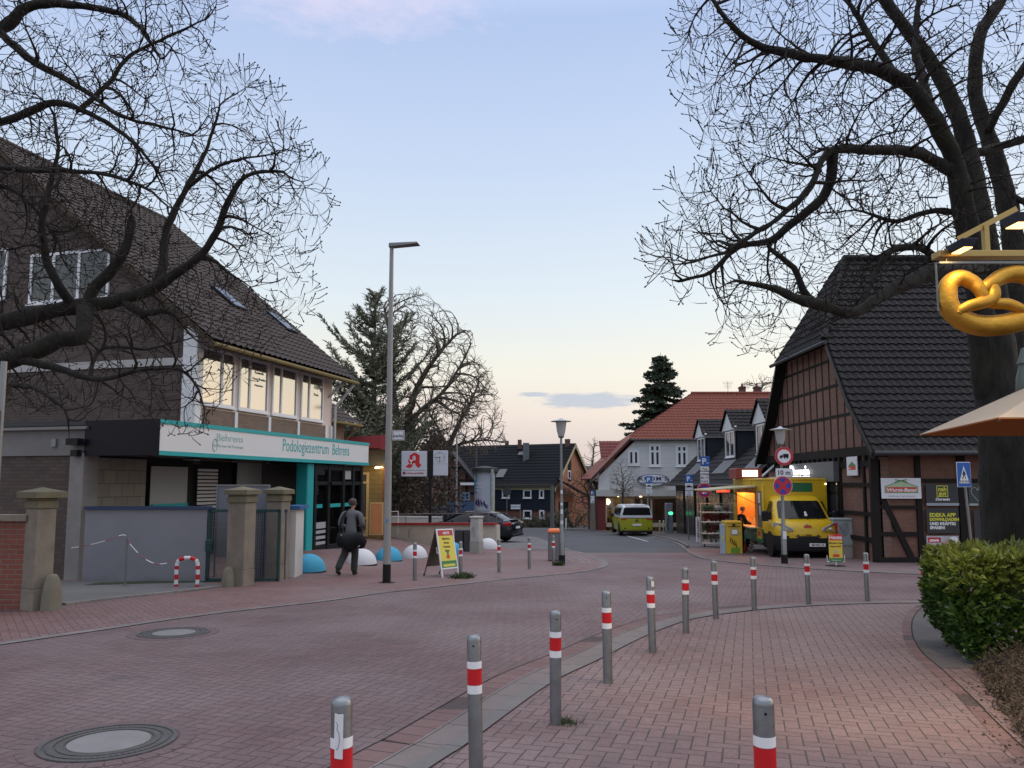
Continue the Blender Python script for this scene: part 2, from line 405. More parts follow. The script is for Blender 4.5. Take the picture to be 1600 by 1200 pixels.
def tiles(name,O,U,N,path,ul,ur,m,parent,tw=.3,th=.36,amp=.03,lift=.035,sub=5):
 """pantile roof: path = [(d, z)..] going up; u along eave; ul/ur functions of d; real relief"""
 O,U,N=Vector(O),Vector(U).normalized(),Vector(N).normalized()
 pts=[];acc=0
 L=[0]
 for i in range(len(path)-1):L.append(L[-1]+math.hypot(path[i+1][0]-path[i][0],path[i+1][1]-path[i][1]))
 tot=L[-1];rows=max(1,round(tot/th));th=tot/rows
 def at(s):
  s=min(max(s,0),tot)
  for i in range(len(L)-1):
   if s<=L[i+1]+1e-9:
    f=(s-L[i])/(L[i+1]-L[i]);return path[i][0]+(path[i+1][0]-path[i][0])*f,path[i][1]+(path[i+1][1]-path[i][1])*f,i
  return path[-1][0],path[-1][1],len(L)-2
 lo=min(ul(at(tot*k/20)[0])for k in range(21));hi=max(ur(at(tot*k/20)[0])for k in range(21))
 nc=int(math.ceil((hi-lo)/tw));cols=[lo+tw*(i/sub)for i in range(nc*sub+1)]
 vs=[];fs=[];W=len(cols)
 for r in range(rows):
  for e in(0,1):
   s=(r+e)*th+(.001 if e else 0);d,z,i=at(s if not e else s)
   dx=path[i+1][0]-path[i][0];dz=path[i+1][1]-path[i][1];q=math.hypot(dx,dz);nn=-N*(dz/q)+Vector((0,0,dx/q))
   a,b=ul(d),ur(d)
   for c in cols:
    ph=((c-lo)/tw)%1.0;h=amp*(math.sin(2*math.pi*ph)*.5+.5*max(0,math.sin(2*math.pi*ph)))+(lift if e==0 else 0)
    cc=min(max(c,a),b);h+=.004*noise.noise(Vector((c*3,r*7.7,0)))
    vs.append(tuple(O+U*cc+N*d+Vector((0,0,z))+nn*h))
 for k in range(rows*2-1):
  for j in range(W-1):fs.append((k*W+j,k*W+j+1,(k+1)*W+j+1,(k+1)*W+j))
 mb=MB();mb.v=vs;mb.f=fs;mb.mi=[0]*len(fs);mb.fixn=False
 return mb.build(name,m,parent)
def along(pts,step=None,n=None):
 """catmull-rom resample"""
 pts=[Vector(p)for p in pts];out=[]
 for i in range(len(pts)-1):
  p0=pts[max(i-1,0)];p1=pts[i];p2=pts[i+1];p3=pts[min(i+2,len(pts)-1)]
  k=n or max(1,int((p2-p1).length/step))
  for j in range(k):
   t=j/k;out.append(.5*((2*p1)+(p2-p0)*t+(2*p0-5*p1+4*p2-p3)*t*t+(3*p1-p0-3*p2+p3)*t**3))
 out.append(pts[-1].copy());return out
M_steel=mat('galvanised_steel',(.24,.255,.27),.40,.85,.22,14,.002)
M_dsteel=mat('grey_painted_steel',(.22,.235,.25),.45,.3,.15,9)
M_black=mat('black_paint',(.012,.013,.015),.4,0,.2,8)
M_white=mat('white_paint',(.72,.73,.74),.45,0,.06,5)
M_upvc=mat('white_window_plastic',(.75,.76,.78),.35,0,.04,4)
M_red=mat('red_reflective_film',(.55,.012,.018),.3,0,.1,10)
M_whitef=mat('white_reflective_film',(.78,.79,.8),.35,0,.07,12)
M_concrete=mat('weathered_concrete',(.33,.31,.28),.9,0,.3,3,.004)
M_rubber=mat('black_rubber',(.015,.015,.016),.8,0,.2,9)
M_glass=glassmat('dark_window_glass')
M_glassb=glassmat('sky_reflecting_glass',(.05,.055,.06),.02)
M_teal=mat('teal_paint',(.015,.33,.34),.4,0,.06,4)
M_timber=mat('dark_stained_timber',(.016,.013,.012),.75,0,.35,9,.004)
M_orange=mat('orange_plastic',(.75,.17,.035),.4,0,.08,5)
M_blue=mat('traffic_blue',(.01,.09,.42),.35,0,.06,8)
M_paper=mat('white_paper',(.7,.7,.71),.6,0,.08,9)
M_yel=mat('yellow_paint',(.62,.38,.015),.38,0,.1,5)
M_dgreen=mat('dark_green_paint',(.012,.09,.035),.45,0,.15,6)
M_road=herring('road_herringbone_pavers',R(-19),(.125,.071,.071),(.168,.099,.098),(.050,.036,.036),dirty=.6)
M_walk=herring('footpath_herringbone_pavers',R(-17),(.168,.099,.093),(.212,.133,.123),(.048,.036,.035),w=.108,mw=.050,dirty=.6)
M_lwalk=herring('red_footpath_pavers',R(35),(.175,.088,.082),(.225,.122,.112),(.055,.038,.036))
M_fwalk=herring('far_footpath_pavers',R(8),(.155,.10,.096),(.20,.135,.13),(.05,.04,.04))
M_asph=asphalt('road_asphalt',(.058,.062,.068))
M_asphl=asphalt('light_asphalt',(.115,.112,.115))
M_slabs=brickmat('grey_path_slabs',0,(.115,.105,.103),(.145,.135,.13),(.08,.08,.08),.4,.3,.012)
def sheet(name,A,B,m,dz,nt=8,bank=True,kind='structure'):
 """sheet between two equally long polylines A and B"""
 vs,fs=[],[]
 for a,b in zip(A,B):
  for k in range(nt+1):
   t=k/nt;x=a[0]+(b[0]-a[0])*t;y=a[1]+(b[1]-a[1])*t
   vs.append((x,y,(gz(x,y)if bank else-.0325*min(y,80))+dz))
 W=nt+1
 for i in range(len(A)-1):
  for k in range(nt):fs.append((i*W+k,i*W+k+1,(i+1)*W+k+1,(i+1)*W+k))
 mb=MB();mb.v=vs;mb.f=fs;mb.mi=[0]*len(fs);o=mb.build(name,m)
 me=o.data
 if me.polygons[0].normal.z<0:me.flip_normals()
 return tag(o,kind=kind)
g=MB();xs=[-1500,-60,-20,20,60,1500];ys=[-300,-20,0,20,40,60,80,200,1500]
for y in ys:
 for x in xs:g.v.append((x,y,-.0325*min(y,80)))
for i in range(len(ys)-1):
 for k in range(5):g.f.append((i*6+k,i*6+k+1,(i+1)*6+k+1,(i+1)*6+k));g.mi.append(0)
tag(g.build('ground',M_asph),kind='structure')
sheet('road',[(-22,-6),(-22,29.3)],[(60,-6),(60,29.3)],M_road,.004,bank=False)
KL=along([(-15,-5),(-11,1.5),(-8.6,5.6),(-6.42,9.62),(-5.78,10.77),(-5.25,11.79),(-4.55,12.85),(-3.5,14.1),(-2.6,15.56),(-1.42,17.0),(-.3,18.4),(1.34,20.1),(2.3,21.7),(2.75,23.7),(2.75,26.2),(2.5,29.4),(1.9,31.2),(.6,32.3),(-1.0,33.0),(-4,35),(-7,38.5)],n=6)
BLp=along([(-30,-5),(-27,4),(-24,8),(-21,12),(-20,13),(-19,14),(-18,15),(-17,16),(-16,17),(-15,19),(-14,21),(-13,23),(-12.5,25),(-12,27),(-12,29),(-12,31),(-12,33),(-12,34),(-12,36),(-12,38),(-12,40)],n=6)
sheet('pavement',KL,BLp,M_lwalk,.009,nt=24)
def offset(C,d):
 out=[]
 for i,p in enumerate(C):
  q=(C[min(i+1,len(C)-1)]-C[max(i-1,0)]);q=Vector((q[0],q[1])).normalized();out.append(Vector((p[0]+q.y*d,p[1]-q.x*d)))
 return out
M_kerbl=brickmat('pale_kerb_stones',R(60),(.22,.20,.195),(.28,.26,.25),(.12,.11,.11),1.0,.5,.008,dirt=.6)
M_gut=brickmat('grey_gutter_slabs',R(68),(.19,.158,.15),(.225,.188,.178),(.09,.07,.066),.5,.5,.008,dirt=.3)
M_dkerb=brickmat('dark_kerb_stones',R(68),(.165,.15,.15),(.20,.185,.18),(.07,.06,.06),1.0,.5,.008,dirt=.3)
M_bandr=brickmat('red_edge_band',R(68),(.165,.095,.092),(.215,.13,.122),(.05,.04,.04),.21,.105,.008,dirt=.3)
M_seam=mat('dark_joint',(.02,.017,.016),.9)
sheet('kerb',offset(KL,.0),offset(KL,.17),M_kerbl,.014,nt=1)
LK=KL[78:102]
for q in(-.42,-.62,-.95,-1.15):sheet('kerb_band',offset(LK,q),offset(LK,q+.09),M_kerbl,.0135,nt=1)
KR=along([(-4.6,-5),(-2.55,0),(-.61,4.9),(-.32,5.61),(.36,7.49),(.95,8.65),(1.72,10.2),(2.5,11.5),(3.0,12.05),(3.55,12.5),(4.35,13.0),(5.4,13.45),(6.55,13.7),(7.6,13.75),(12,13.9),(30,14.2)],n=6)
BR=along([(16,-5),(16,0),(16,4),(16,4.6),(16,5),(16,5.5),(16,6),(16,6.5),(16,7),(16,7.5),(16,8),(16,8.5),(17,9),(18,10),(22,11),(30,12)],n=6)
sheet('footpath',KR,BR,M_walk,.009,nt=20,bank=False)
sheet('kerb',offset(KR,-.13),KR,M_dkerb,.020,nt=1,bank=False)
sheet('gutter',offset(KR,-.34),offset(KR,-.13),M_gut,.012,nt=1,bank=False)
sheet('kerb_line',offset(KR,-.36),offset(KR,-.34),M_kerbl,.016,nt=1,bank=False)
sheet('edge_band',offset(KR,-.60),offset(KR,-.36),M_bandr,.010,nt=1,bank=False)
sheet('joint',offset(KR,-.615),offset(KR,-.60),M_seam,.013,nt=1,bank=False)
EC=along([G(1470,940),G(1432,948),G(1414,965),G(1410,990),G(1422,1018),G(1450,1045),G(1490,1085),G(1540,1140),G(1600,1200)],n=5)
sheet('path_edging',[Vector((p.x,p.y))for p in EC],offset([Vector((p.x,p.y))for p in EC],-.11),M_bandr,.013,nt=1,bank=False)
sheet('path_edging',offset([Vector((p.x,p.y))for p in EC],-.11),offset([Vector((p.x,p.y))for p in EC],-.125),M_seam,.014,nt=1,bank=False)
EC2=[Vector((p.x,p.y))for p in EC];sheet('path_gravel',offset(EC2,-.125)[:26],[Vector((p.x+1.5,p.y))for p in EC2][:26],M_slabs,.0125,nt=2,bank=False)
sheet('soil',[(4.4,2.2),(4.75,5),(5.0,6.5),(5.0,7.6)],[(9,2.2),(9,5),(9,6.5),(9,7.6)],mat('soil',(.035,.026,.02),.95,0,.5,12,.02),.016,nt=3,bank=False)
F1c=along([(30,17.5),(14,18.6),(10.6,19.6),(8.5,21.3),(7.1,23.4),(6.5,25.5),(6.6,28),(7.2,32),(7.9,36.9),(8.3,45),(7.6,52),(5.5,57),(3,62)],n=5)
F1b=along([(30,24),(22,24),(20,24),(20,25),(20,26),(20,27),(20,29),(20,33),(20,38),(20,46),(20,53),(20,60),(20,66)],n=5)
n1=36
sheet('pavement',F1c[:n1],F1b[:n1],M_fwalk,.010,nt=6,bank=False)
sheet('pavement',F1c[n1-1:],F1b[n1-1:],M_slabs,.010,nt=6,bank=False)
def kerbstone(name,C,w,h,m,bank=False):
 o=offset(C,w);mb=MB()
 secs=[]
 for a,b in zip(C,o):
  z=(gz(a[0],a[1])if bank else-.0325*min(a[1],80))-.01
  secs.append([(a[0],a[1],z),(a[0],a[1],z+h+.01),(b[0],b[1],z+h+.01),(b[0],b[1],z)])
 mb.loft(secs);return tag(mb.build(name,m),kind='structure')
kerbstone('kerb',F1c,-.14,.035,M_kerbl)
kerbstone('kerb',F1c[n1:],.14,.11,M_dkerb)
yp=[G(96,946),G(180,936),G(260,928),G(345,918)]
yq=[Vector((-14.5,15.5)),Vector((-13.5,17)),Vector((-12,17.6)),Vector((-7.2,17.9))]
sheet('yard',[(p.x,p.y)for p in yp],[(q.x,q.y)for q in yq],M_asphl,.018,nt=4)
kerbstone('kerb',[Vector((p.x,p.y))for p in yp],.12,.05,M_kerbl,bank=True)
M_moss=mat('moss_soil',(.035,.05,.02),.95,0,.5,14,.02)
a0,a1=G(130,916),G(340,910)
sheet('planting_strip',[(a0 .x,a0 .y),(a1 .x,a1 .y)],[(a0 .x,a0 .y+.6),(a1 .x,a1 .y+.6)],M_moss,.024,nt=2)
M_mark=mat('road_marking',(.5,.5,.5),.8,0,.3,5)
for(u0,v0,u1,v1)in((978,837,1012,846),(1003,841,1035,840)):
 p,q=G(u0,v0),G(u1,v1);d=(q-p);d.z=0;n=Vector((d.y,-d.x,0)).normalized()*.06
 sheet('road_marking',[(p.x-n.x,p.y-n.y),(p.x+n.x,p.y+n.y)],[(q.x-n.x,q.y-n.y),(q.x+n.x,q.y+n.y)],M_mark,.006,nt=2,bank=False)
sheet('driveway',[(-12,33),(2.4,31.5)],[(-12,46),(1.4,46)],M_asphl,.004,nt=8,bank=False)
def manhole(px,py,r,label,grp=None):
 c=G(px,py);t=thing('manhole_cover',label,'manhole cover',(c.x,c.y,c.z+.004))
 T=frame(c+Vector((0,0,.004)),(1,0,0))@Matrix.Rotation(math.atan(-.0325),4,'X')
 f=MB(T);f.lathe([(r,0),(r,.012),(r*.93,.014),(r*.93,.006),(r*.60,.006)],48,cap=False)
 for i in range(64):
  a=2*math.pi*i/64;M_=Matrix.Rotation(a,4,'Z');f.add(*boxvf(r*.64,r*.74,-.011*r/.3,.011*r/.3,.006,.013),M_);f.add(*boxvf(r*.78,r*.88,-.011*r/.3,.011*r/.3,.006,.013),M_@Matrix.Rotation(.05,4,'Z'))
 f.build('iron_ring',mat('cast_iron',(.10,.095,.095),.6,.3,.3,20),t)
 d=MB(T);d.lathe([(r*.60,.004),(r*.60,.012),(0.001,.013)],40,cap=False);d.build('concrete_infill',mat('manhole_concrete',(.19,.185,.185),.8,0,.25,9,.003),t)
 b=MB(T)
 for i in range(30):
  a=2*math.pi*i/30;M_=Matrix.Rotation(a,4,'Z');w=math.pi*r*1.18/30*.93
  b.add(*boxvf(r*1.02,r*1.02+.11 if r>.3 else r*1.2,-w,w,0,.0045),M_)
 b.build('paver_ring',mat('ring_pavers',(.125,.085,.086),.8,0,.35,12),t)
def boxvf(x0,x1,y0,y1,z0,z1):
 return([(x0,y0,z0),(x1,y0,z0),(x1,y1,z0),(x0,y1,z0),(x0,y0,z1),(x1,y0,z1),(x1,y1,z1),(x0,y1,z1)],[(0,3,2,1),(4,5,6,7),(0,1,5,4),(1,2,6,5),(2,3,7,6),(3,0,4,7)])
manhole(171,1160,.45,'round manhole cover with pale concrete centre, nearest in the paved road')
manhole(272,990,.45,'round manhole cover further up the road, near the left kerb')
UB=Vector((.258,.966,0)).normalized();NB=Vector((UB.y,-UB.x,0))
ANG=math.atan2(UB.y,UB.x)
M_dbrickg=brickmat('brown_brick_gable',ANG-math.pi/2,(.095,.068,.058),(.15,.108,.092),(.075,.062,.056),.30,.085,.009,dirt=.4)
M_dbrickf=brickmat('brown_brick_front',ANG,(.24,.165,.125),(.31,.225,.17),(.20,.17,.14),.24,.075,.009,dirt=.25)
M_render=mat('cream_render',(.68,.58,.50),.85,0,.07,3,.002)
M_rooft=mat('brown_concrete_tile',(.050,.040,.037),.85,0,.35,3.5,.004)
M_grey=mat('grey_render',(.235,.235,.26),.9,0,.16,2.2,.003)
def mkgrey():
 t=NT('stained_grey_render');s=t.n('ShaderNodeSeparateXYZ');t.l(t.pos(),s.inputs[0])
 f=t.noise(1.6,5,.65);h=t.mth('ADD',s.outputs[2],t.mth('MULTIPLY',f,.5));k=t.ramp(t.mth('ADD',h,.9),[(.28,1.0),(.72,0.0)])
 col=t.mix(f,(.20,.20,.225),(.27,.27,.30));col=t.mix(t.mth('MULTIPLY',k,.8),col,(.07,.075,.06));t.base(col);t.rough(.9);t.bump(t.noise(40,4),.003);return t.m
M_sgrey=mkgrey()
C=Vector((-8.98,21.7,0));LB=7.95
lb=thing('corner_building','brown brick corner building with steep tiled roof and teal shop canopy, on the left','building',(C.x,C.y,gz(C.x,C.y)))
FU=Facade(C,UB)
UGd=-Vector((UB.y,-UB.x,0))if False else Vector((-NB.x,-NB.y,0))
FG=Facade(C+UGd*16.3,-UGd)
zE,zR,HW=6.15,12.7,8.15
wall=MB(FG.M)
wall.k=0;wall.poly([(0,2.2),(16.3,2.2),(16.3,zE),(8.15,zR-.25),(0,zE)],0,.3)
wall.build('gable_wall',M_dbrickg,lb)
w2=MB(FU.M);w2 .box(.0,LB,0,.3,2.4,3.15);w2 .box(0,LB,15.9,16.3,-1.5,zE);w2 .box(LB-.3,LB,.3,16,-1.5,zE);w2 .build('brick_wall',M_dbrickf,lb)
w3=MB(FU.M);w3 .box(.0,LB,-.001,.3,3.16,zE);w3 .build('rendered_wall',M_render,lb)
wins=[(303,546,366,632),(372,560,418,643),(424,573,463,651),(469,586,504,658)]
bp=FU.mb();wp=FU.mb()
xs_=[]
for i,(a,b,c,d)in enumerate(wins):
 r=FU.rect(a,b,c,d);xs_.append(r)
sill=min(r[2]for r in xs_);sill=sum(r[2]for r in xs_)/4;head=sum(r[3]for r in xs_)/4
edges=[0.0]+[(xs_[i][1]+xs_[i+1][0])/2 for i in range(3)]+[xs_[3][1]+.25]
for i in range(4):
 bp.box(edges[i]+.08,edges[i+1]-.08,-.015,.01,2.3,sill-.12)
for e in edges[1:]+[LB-.06]:
 q_=FU.mb();q_.box(e-.07,e+.07,-.06,.02,2.3,sill-.1);q_.build('white_post',M_white,lb)
wp.box(-.12,.18,-.07,.4,2.3,zE-.02)
bp.build('brick_infill',M_dbrickf,lb);wp.build('white_pilaster',M_white,lb)
M_yref=mat('sky_mirror_glass',(.62,.61,.57),.06,.85,0)
for i,r in enumerate(xs_):
 rr=(r[0],r[1],sill,head)
 w=window(FU,rr,lb,M_upvc,M_yref,'window',fw=.075,depth=.05,mull=(.36 if i else.66,),sill=.05,inset=0)
M_txt=mat('grey_lettering',(.25,.26,.27),.6)
a,b,c,d=xs_[1];
for k,(s_,sz_)in enumerate((('Kosmetik',.13),('Georg Brandes',.12),('Heilpraktiker',.09))):
 T=FU.M@Matrix.Translation((a+(b-a)*.68,-.0,head-.45-k*.2));text(s_,'window_lettering',T@Matrix.Translation((0,-.02,0)),sz_,M_txt,lb,'CENTER')
a,b,c,d=xs_[3]
for k,s_ in enumerate(('HSB','Praxis')):text(s_,'window_lettering',FU.M@Matrix.Translation((a+(b-a)*.68,-.02,head-.5-k*.25)),.2-.06*k,M_txt,lb,'CENTER')
M_curt=mat('net_curtain',(.35,.36,.37),.8)
for(x0,y0,x1,y1,mu)in((48,393,172,472,(.3,.62)),(-95,393,11,472,(.45,))):
 r=FG.rect(x0,y0,x1,y1);window(FG,r,lb,M_upvc,M_glassb,'window',fw=.09,depth=.05,mull=mu,sill=.06)
bd=FG.mb();bd.box(0,16.35,-.04,.05,5.06-.02,5.26);bd.build('white_band',mat('dull_white_band',(.42,.41,.40),.8,0,.2,3),lb)
ov=.75;slope=(zR-zE)/HW
def pth(o0,top=HW):return[(-o0,zE-slope*o0+.12),(top,zR+.12)]
tiles('roof',C-UB*.35,UB,-NB,pth(ov),lambda d:0,lambda d:LB+.9,M_rooft,lb,tw=.3,th=.36)
tiles('roof',C-UB*.35+UGd*16.3,UB,NB,pth(ov),lambda d:0,lambda d:LB+.9,M_rooft,lb,tw=.3,th=.36,sub=3)
ed=MB(FU.M)
zf=zE-slope*ov
M_moss2=mat('mossy_gutter',(.17,.13,.045),.8,0,.5,10)
M_dwood=mat('brown_soffit',(.06,.035,.022),.8,0,.2,5)
ed.slab([(-.33,-ov-.02,zf-.12),(-.33,HW,zR+.0),(-.33,HW,zR+.16),(-.33,-ov-.02,zf+.06)],.05)
ed.slab([(-.33,16.3+ov,zf-.12),(-.33,16.3-HW,zR),(-.33,16.3-HW,zR+.16),(-.33,16.3+ov,zf+.06)],.05)
ed.build('verge_board',mat('dark_verge_board',(.06,.045,.028),.85,0,.5,6),lb)
sf=MB(FU.M);sf.slab([(-.32,-ov,zf+.02),(LB+.5,-ov,zf+.02),(LB+.5,HW-.1,zR),(-.32,HW-.1,zR)],.12);sf.slab([(-.32,16.3+ov,zf+.02),(LB+.5,16.3+ov,zf+.02),(LB+.5,HW+.1,zR),(-.32,HW+.1,zR)],.12,nrm=(0,0,1))
sf.build('soffit',M_dwood,lb)
gt=MB(FU.M);gt.tube([(-.35,-ov-.06,zf-.02),(LB+.55,-ov-.06,zf-.02)],.07,8);gt.build('gutter',M_moss2,lb)
dp=MB(FU.M);dp.tube([(LB+.3,-ov-.02,zf-.1),(LB+.12,-.3,zf-.75),(LB+.05,-.12,zf-.95),(LB+.05,-.12,2.3)],.05,8);dp.tube([(LB-.25,-.02,zf-.62),(LB-.05,-.5,zf-.02)],.05,6);dp.build('downpipe',mat('zinc_white',(.5,.5,.5),.5,.2,.1),lb)
rd=MB(FU.M)
for k in range(26):
 x=-.33+k*(LB+.9)/26;rd.tube([(x,HW,zR+.12),(x+.36,HW,zR+.135)],[.13,.11],8)
rd.build('ridge_tiles',M_rooft,lb)
sn=(UGd*slope*-1+Vector((0,0,1))).normalized()
def roofhit(px,py):
 d=ray(px,py);c0=Vector((0,0,CAMZ));p0=C+Vector((0,0,zE+.12));t=(p0-c0).dot(sn)/d.dot(sn);return c0+d*t
for q in(((330,447),(352,459),(384,491),(362,478)),((413,487),(432,497),(464,524),(446,514))):
 c4=[roofhit(*p)for p in q]
 ctr=sum(c4,Vector())/4;upv=(UGd+Vector((0,0,slope))).normalized()
 du=0.38;dv=.62
 fr=MB(Matrix.Translation((0,0,0)));
 cs=[ctr+UB*a*du+upv*b*dv for a,b in((-1,-1),(1,-1),(1,1),(-1,1))]
 fr.slab([p+sn*.10 for p in cs],.12,nrm=sn);w=fr.build('skylight',M_black,lb)
 pn=MB();cs=[ctr+UB*a*(du-.06)+upv*b*(dv-.07)for a,b in((-1,-1),(1,-1),(1,1),(-1,1))];pn.slab([p+sn*.112 for p in cs],.01,nrm=sn);pn.build('pane',M_glassb,w)
F3=Facade(C+UB*(LB)+UGd*1.0,UB)
wg=F3 .mb();wg.box(0.02,3.0,0,5,-1.5,4.2);wg.build('rear_wing',M_dbrickf,lb)
tiles('wing_roof',F3 .o-Vector((0,0,0)),UB,-NB,[(-.6,4.15),(4,7.2)],lambda d:.02,lambda d:3.5,M_rooft,lb,sub=3)
wg2=F3 .mb();wg2 .tube([(0,-.6,4.1),(3.5,-.6,4.1)],.06,6);wg2 .tube([(3.2,-.6,4.1),(3.0,-.1,3.5),(3.0,-.1,0)],.045,6);wg2 .build('gutter',M_moss2,lb)
A0=Vector((-9.97,18.0,0));FA=Facade(A0,UB);FAg=Facade(A0+UGd*14,-UGd)
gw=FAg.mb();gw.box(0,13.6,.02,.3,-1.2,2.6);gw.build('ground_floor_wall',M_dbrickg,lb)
rr=FAg.rect(0,670,108,711)
gb=FAg.mb();gb.box(0,14.0,-.02,.4,rr[2]-.02,rr[3]-.03);gb.build('render_band',mat('dull_render',(.20,.19,.185),.9,0,.2,2),lb)
pr=FAg.rect(108,700,132,905);gp=FAg.mb();gp.box(pr[0],14.0,-.06,.4,-1.0,rr[2]+.03);gp.build('corner_pilaster',mat('stained_pilaster',(.24,.225,.215),.9,0,.35,2.5),lb)
fl=MB(FA.M);fl.box(0,12.5,.0,14,3.02,3.14);fl.build('flat_roof',mat('roof_felt',(.06,.06,.06),.9),lb)
ld=FAg.mb();ld.box(0,14.08,-.12,.2,2.92,2.99);ld.build('metal_ledge',mat('zinc_ledge',(.2,.2,.2),.5,.4),lb)
fx=FAg.mb();q=FAg.rect(84,686,91,698);fx.box(q[0],q[1],-.08,-.02,q[2],q[3]);fx.build('wall_box',M_dsteel,lb);fx=FAg.mb();q=FAg.rect(116,683,134,700);fx.box(q[0],q[1],-.25,-.06,q[2]+.06,q[3]-.04);fx.box(q[0]+.1,q[1]-.05,-.2,-.06,q[2]-.2,q[2]-.05);fx.build('wall_lamp',M_black,lb)
S1=FA
sh=FA.mb();sh.box(.3,12.45,.25,.4,-.9,3.0);sh.build('shopfront_backing',mat('shop_dark',(.02,.021,.024),.5),lb)
tp=FA.rect(148,716,236,793)
tl=FA.mb();M_tile=brickmat('patchwork_tiles',ANG,(.30,.275,.235),(.235,.22,.195),(.14,.13,.115),.42,.33,.012,dirt=.15);tl.box(tp[0],tp[1],.16,.22,-.9,tp[3]);tl.build('tiled_wall',M_tile,lb)
M_fros=mat('frosted_film',(.33,.35,.35),.5,0,.08,3)
r=FA.rect(238,727,298,795);w=window(FA,r,lb,M_black,M_fros,'shop_window',fw=.07,depth=-.05,trans=(.68,),inset=.1)
tb=FA.mb();tb.box(r[0]+.07,r[1]-.07,.02,.06,r[2]+.02,r[2]+.14);tb.build('teal_strip',M_teal,lb)
lv=FA.mb();r=FA.rect(314,729,345,792)
for k in range(11):
 z=r[2]+(r[3]-r[2])*k/11;lv.beam((r[0],.12,z),(r[1],.12,z),.02,.07)
lv.build('louvre',mat('pale_slats',(.55,.55,.54),.5),lb)
for(x0,y0,x1,y1,tx)in((372,733,412,850,0),(425,742,480,850,1)):
 r=FA.rect(x0,y0,x1,y1);r=(r[0],r[1],-.35,2.55)
 w=window(FA,r,lb,M_black,M_fros,'shop_window',fw=.06,depth=-.05,inset=.1,trans=(.8,))
 if tx:
  s2=FA.mb();s2 .box(r[0]+.06,r[1]-.06,.055,.085,1.32,1.4);s2 .build('teal_strip',M_teal,lb)
  text('Behrens','shop_lettering',FA.M@Matrix.Translation(((r[0]+r[1])/2+.1,.08,1.62)),.5,mat('dark_lettering',(.08,.1,.12),.5),lb,'CENTER')
  text('Ihr Partner für Podologie','shop_lettering',FA.M@Matrix.Translation(((r[0]+r[1])/2+.1,.08,1.47)),.12,mat('dark_lettering',(.08,.1,.12),.5),lb,'CENTER')
FC=Facade(Vector((-8.1,17.5,0)),UB);CL=10.9;cz0,cz1=2.30,3.14
CZ0,CZ1=2.30,3.12
cn=FC.mb();cn.box(0.02,CL,.02,1.95,CZ0+.02,CZ1-.02);cn.build('canopy_body',M_black,lb)
fs_=FC.mb();fs_.box(0,CL,-.06,.02,CZ0+.1,CZ1-.1);fs_.build('white_fascia',mat('fascia_white',(.66,.67,.67),.35,0,.03,2),lb)
ft=FC.mb();ft.box(0,CL+.03,-.08,.03,CZ1-.1,CZ1);ft.box(0,CL+.03,-.08,.03,CZ0,CZ0+.1);ft.build('teal_trim',M_teal,lb)
sd=FC.mb();sd.box(-.05,.0,-.08,1.96,CZ0,CZ1);sd.build('black_side_panel',mat('black_fascia',(.006,.007,.014),.35),lb)
h0=FC.hit(438,708);h1=FC.hit(543,716);L=h1[0]-h0[0]
tt=text('Podologiezentrum  Behrens','fascia_lettering',FC.M@Matrix.Translation((h0[0],-.062,CZ0+.30)),.52,M_teal,lb,'LEFT',xs=1.0)
bb=[v.co for v in tt.data.vertices];w0=max((Vector(p)-FC.o).dot(UB)for p in bb)-h0[0]
k=L/w0
for v in tt.data.vertices:
 d=(v.co-FC.o).dot(UB)-h0[0];v.co+=Vector(UB)*(d*(k-1))
h=FC.hit(330,700);text('Behrens','fascia_lettering',FC.M@Matrix.Translation((h[0]+.1,-.062,2.74)),.26,mat('sage_lettering',(.25,.42,.40),.5),lb,'LEFT',xs=1.35)
text('Ihr Partner für Podologie','fascia_lettering',FC.M@Matrix.Translation((h[0],-.062,2.58)),.10,mat('sage_lettering',(.25,.42,.40),.5),lb,'LEFT',xs=1.25)
hk=FC.mb();hk.tube([(h[0]+.06+.09*math.sin(a_)*(1 if a_>1 else.7),-.064,2.62+.16*math.cos(a_))for a_ in[x*.35 for x in range(19)]],.012,5);hk.build('fascia_swirl',mat('sage_lettering',(.25,.42,.40),.5),lb)
cr=FC.hit(490,790)[0]
tc_=FC.mb();tc_.cbox(cr-.26,cr+.14,.08,.5,-.6,CZ0,.03);tc_.build('teal_column',M_teal,lb)
gl0,gl1=cr+.3,CL-.15
en=FC.mb();n_=4;st=[gl0,gl0+(gl1-gl0)*.27,gl0+(gl1-gl0)*.58,gl0+(gl1-gl0)*.80,gl1]
for x in st:en.box(x-.07,x+.07,.1,.26,-.6,CZ0-.02)
en.box(gl0,gl1,.12,.24,CZ0-.2,CZ0-.03);en.box(gl0,gl1,.12,.24,1.6,1.72);en.box(gl0,gl1,.12,.24,-.6,-.36)
ef=en.build('entrance_frame',M_black,lb)
ep=FC.mb();ep.box(gl0,gl1,.17,.185,-.4,CZ0-.05);ep.build('entrance_glass',clearglass(),ef)
es=FC.mb()
for i in range(3):es.box(st[i]+.08,st[i+1]-.12*(1+2*(i==0)),.15,.165,.86,.98)
es.build('teal_glass_band',M_teal,lb)
ew=FC.mb()
for zz in(.1,.28,.46,.62,.72):ew.box(st[0]+.08,st[1]-.1,.155,.166,zz-.42,zz-.36+.04)
ew.box(st[0]+.08,st[0]+.5,.19,.2,-.4,1.6);ew.box(st[1]+.1,st[2]-.5,.19,.2,-.4,1.6);ew.box(st[2]+.07,st[3]-.1,.19,.2,.2,1.5);ew.box(st[2]+.1,st[2]+.6,.15,.16,1.8,2.1)
ew.build('frosted_stripes',M_fros,lb)
eb=FC.mb();eb.box(gl0-.1,CL,1.9,2.0,-.6,CZ0);eb.box(CL-.1,CL,.3,1.9,-.6,CZ0);eb.build('lobby_wall',mat('lobby_wall',(.10,.10,.10),.8),lb)
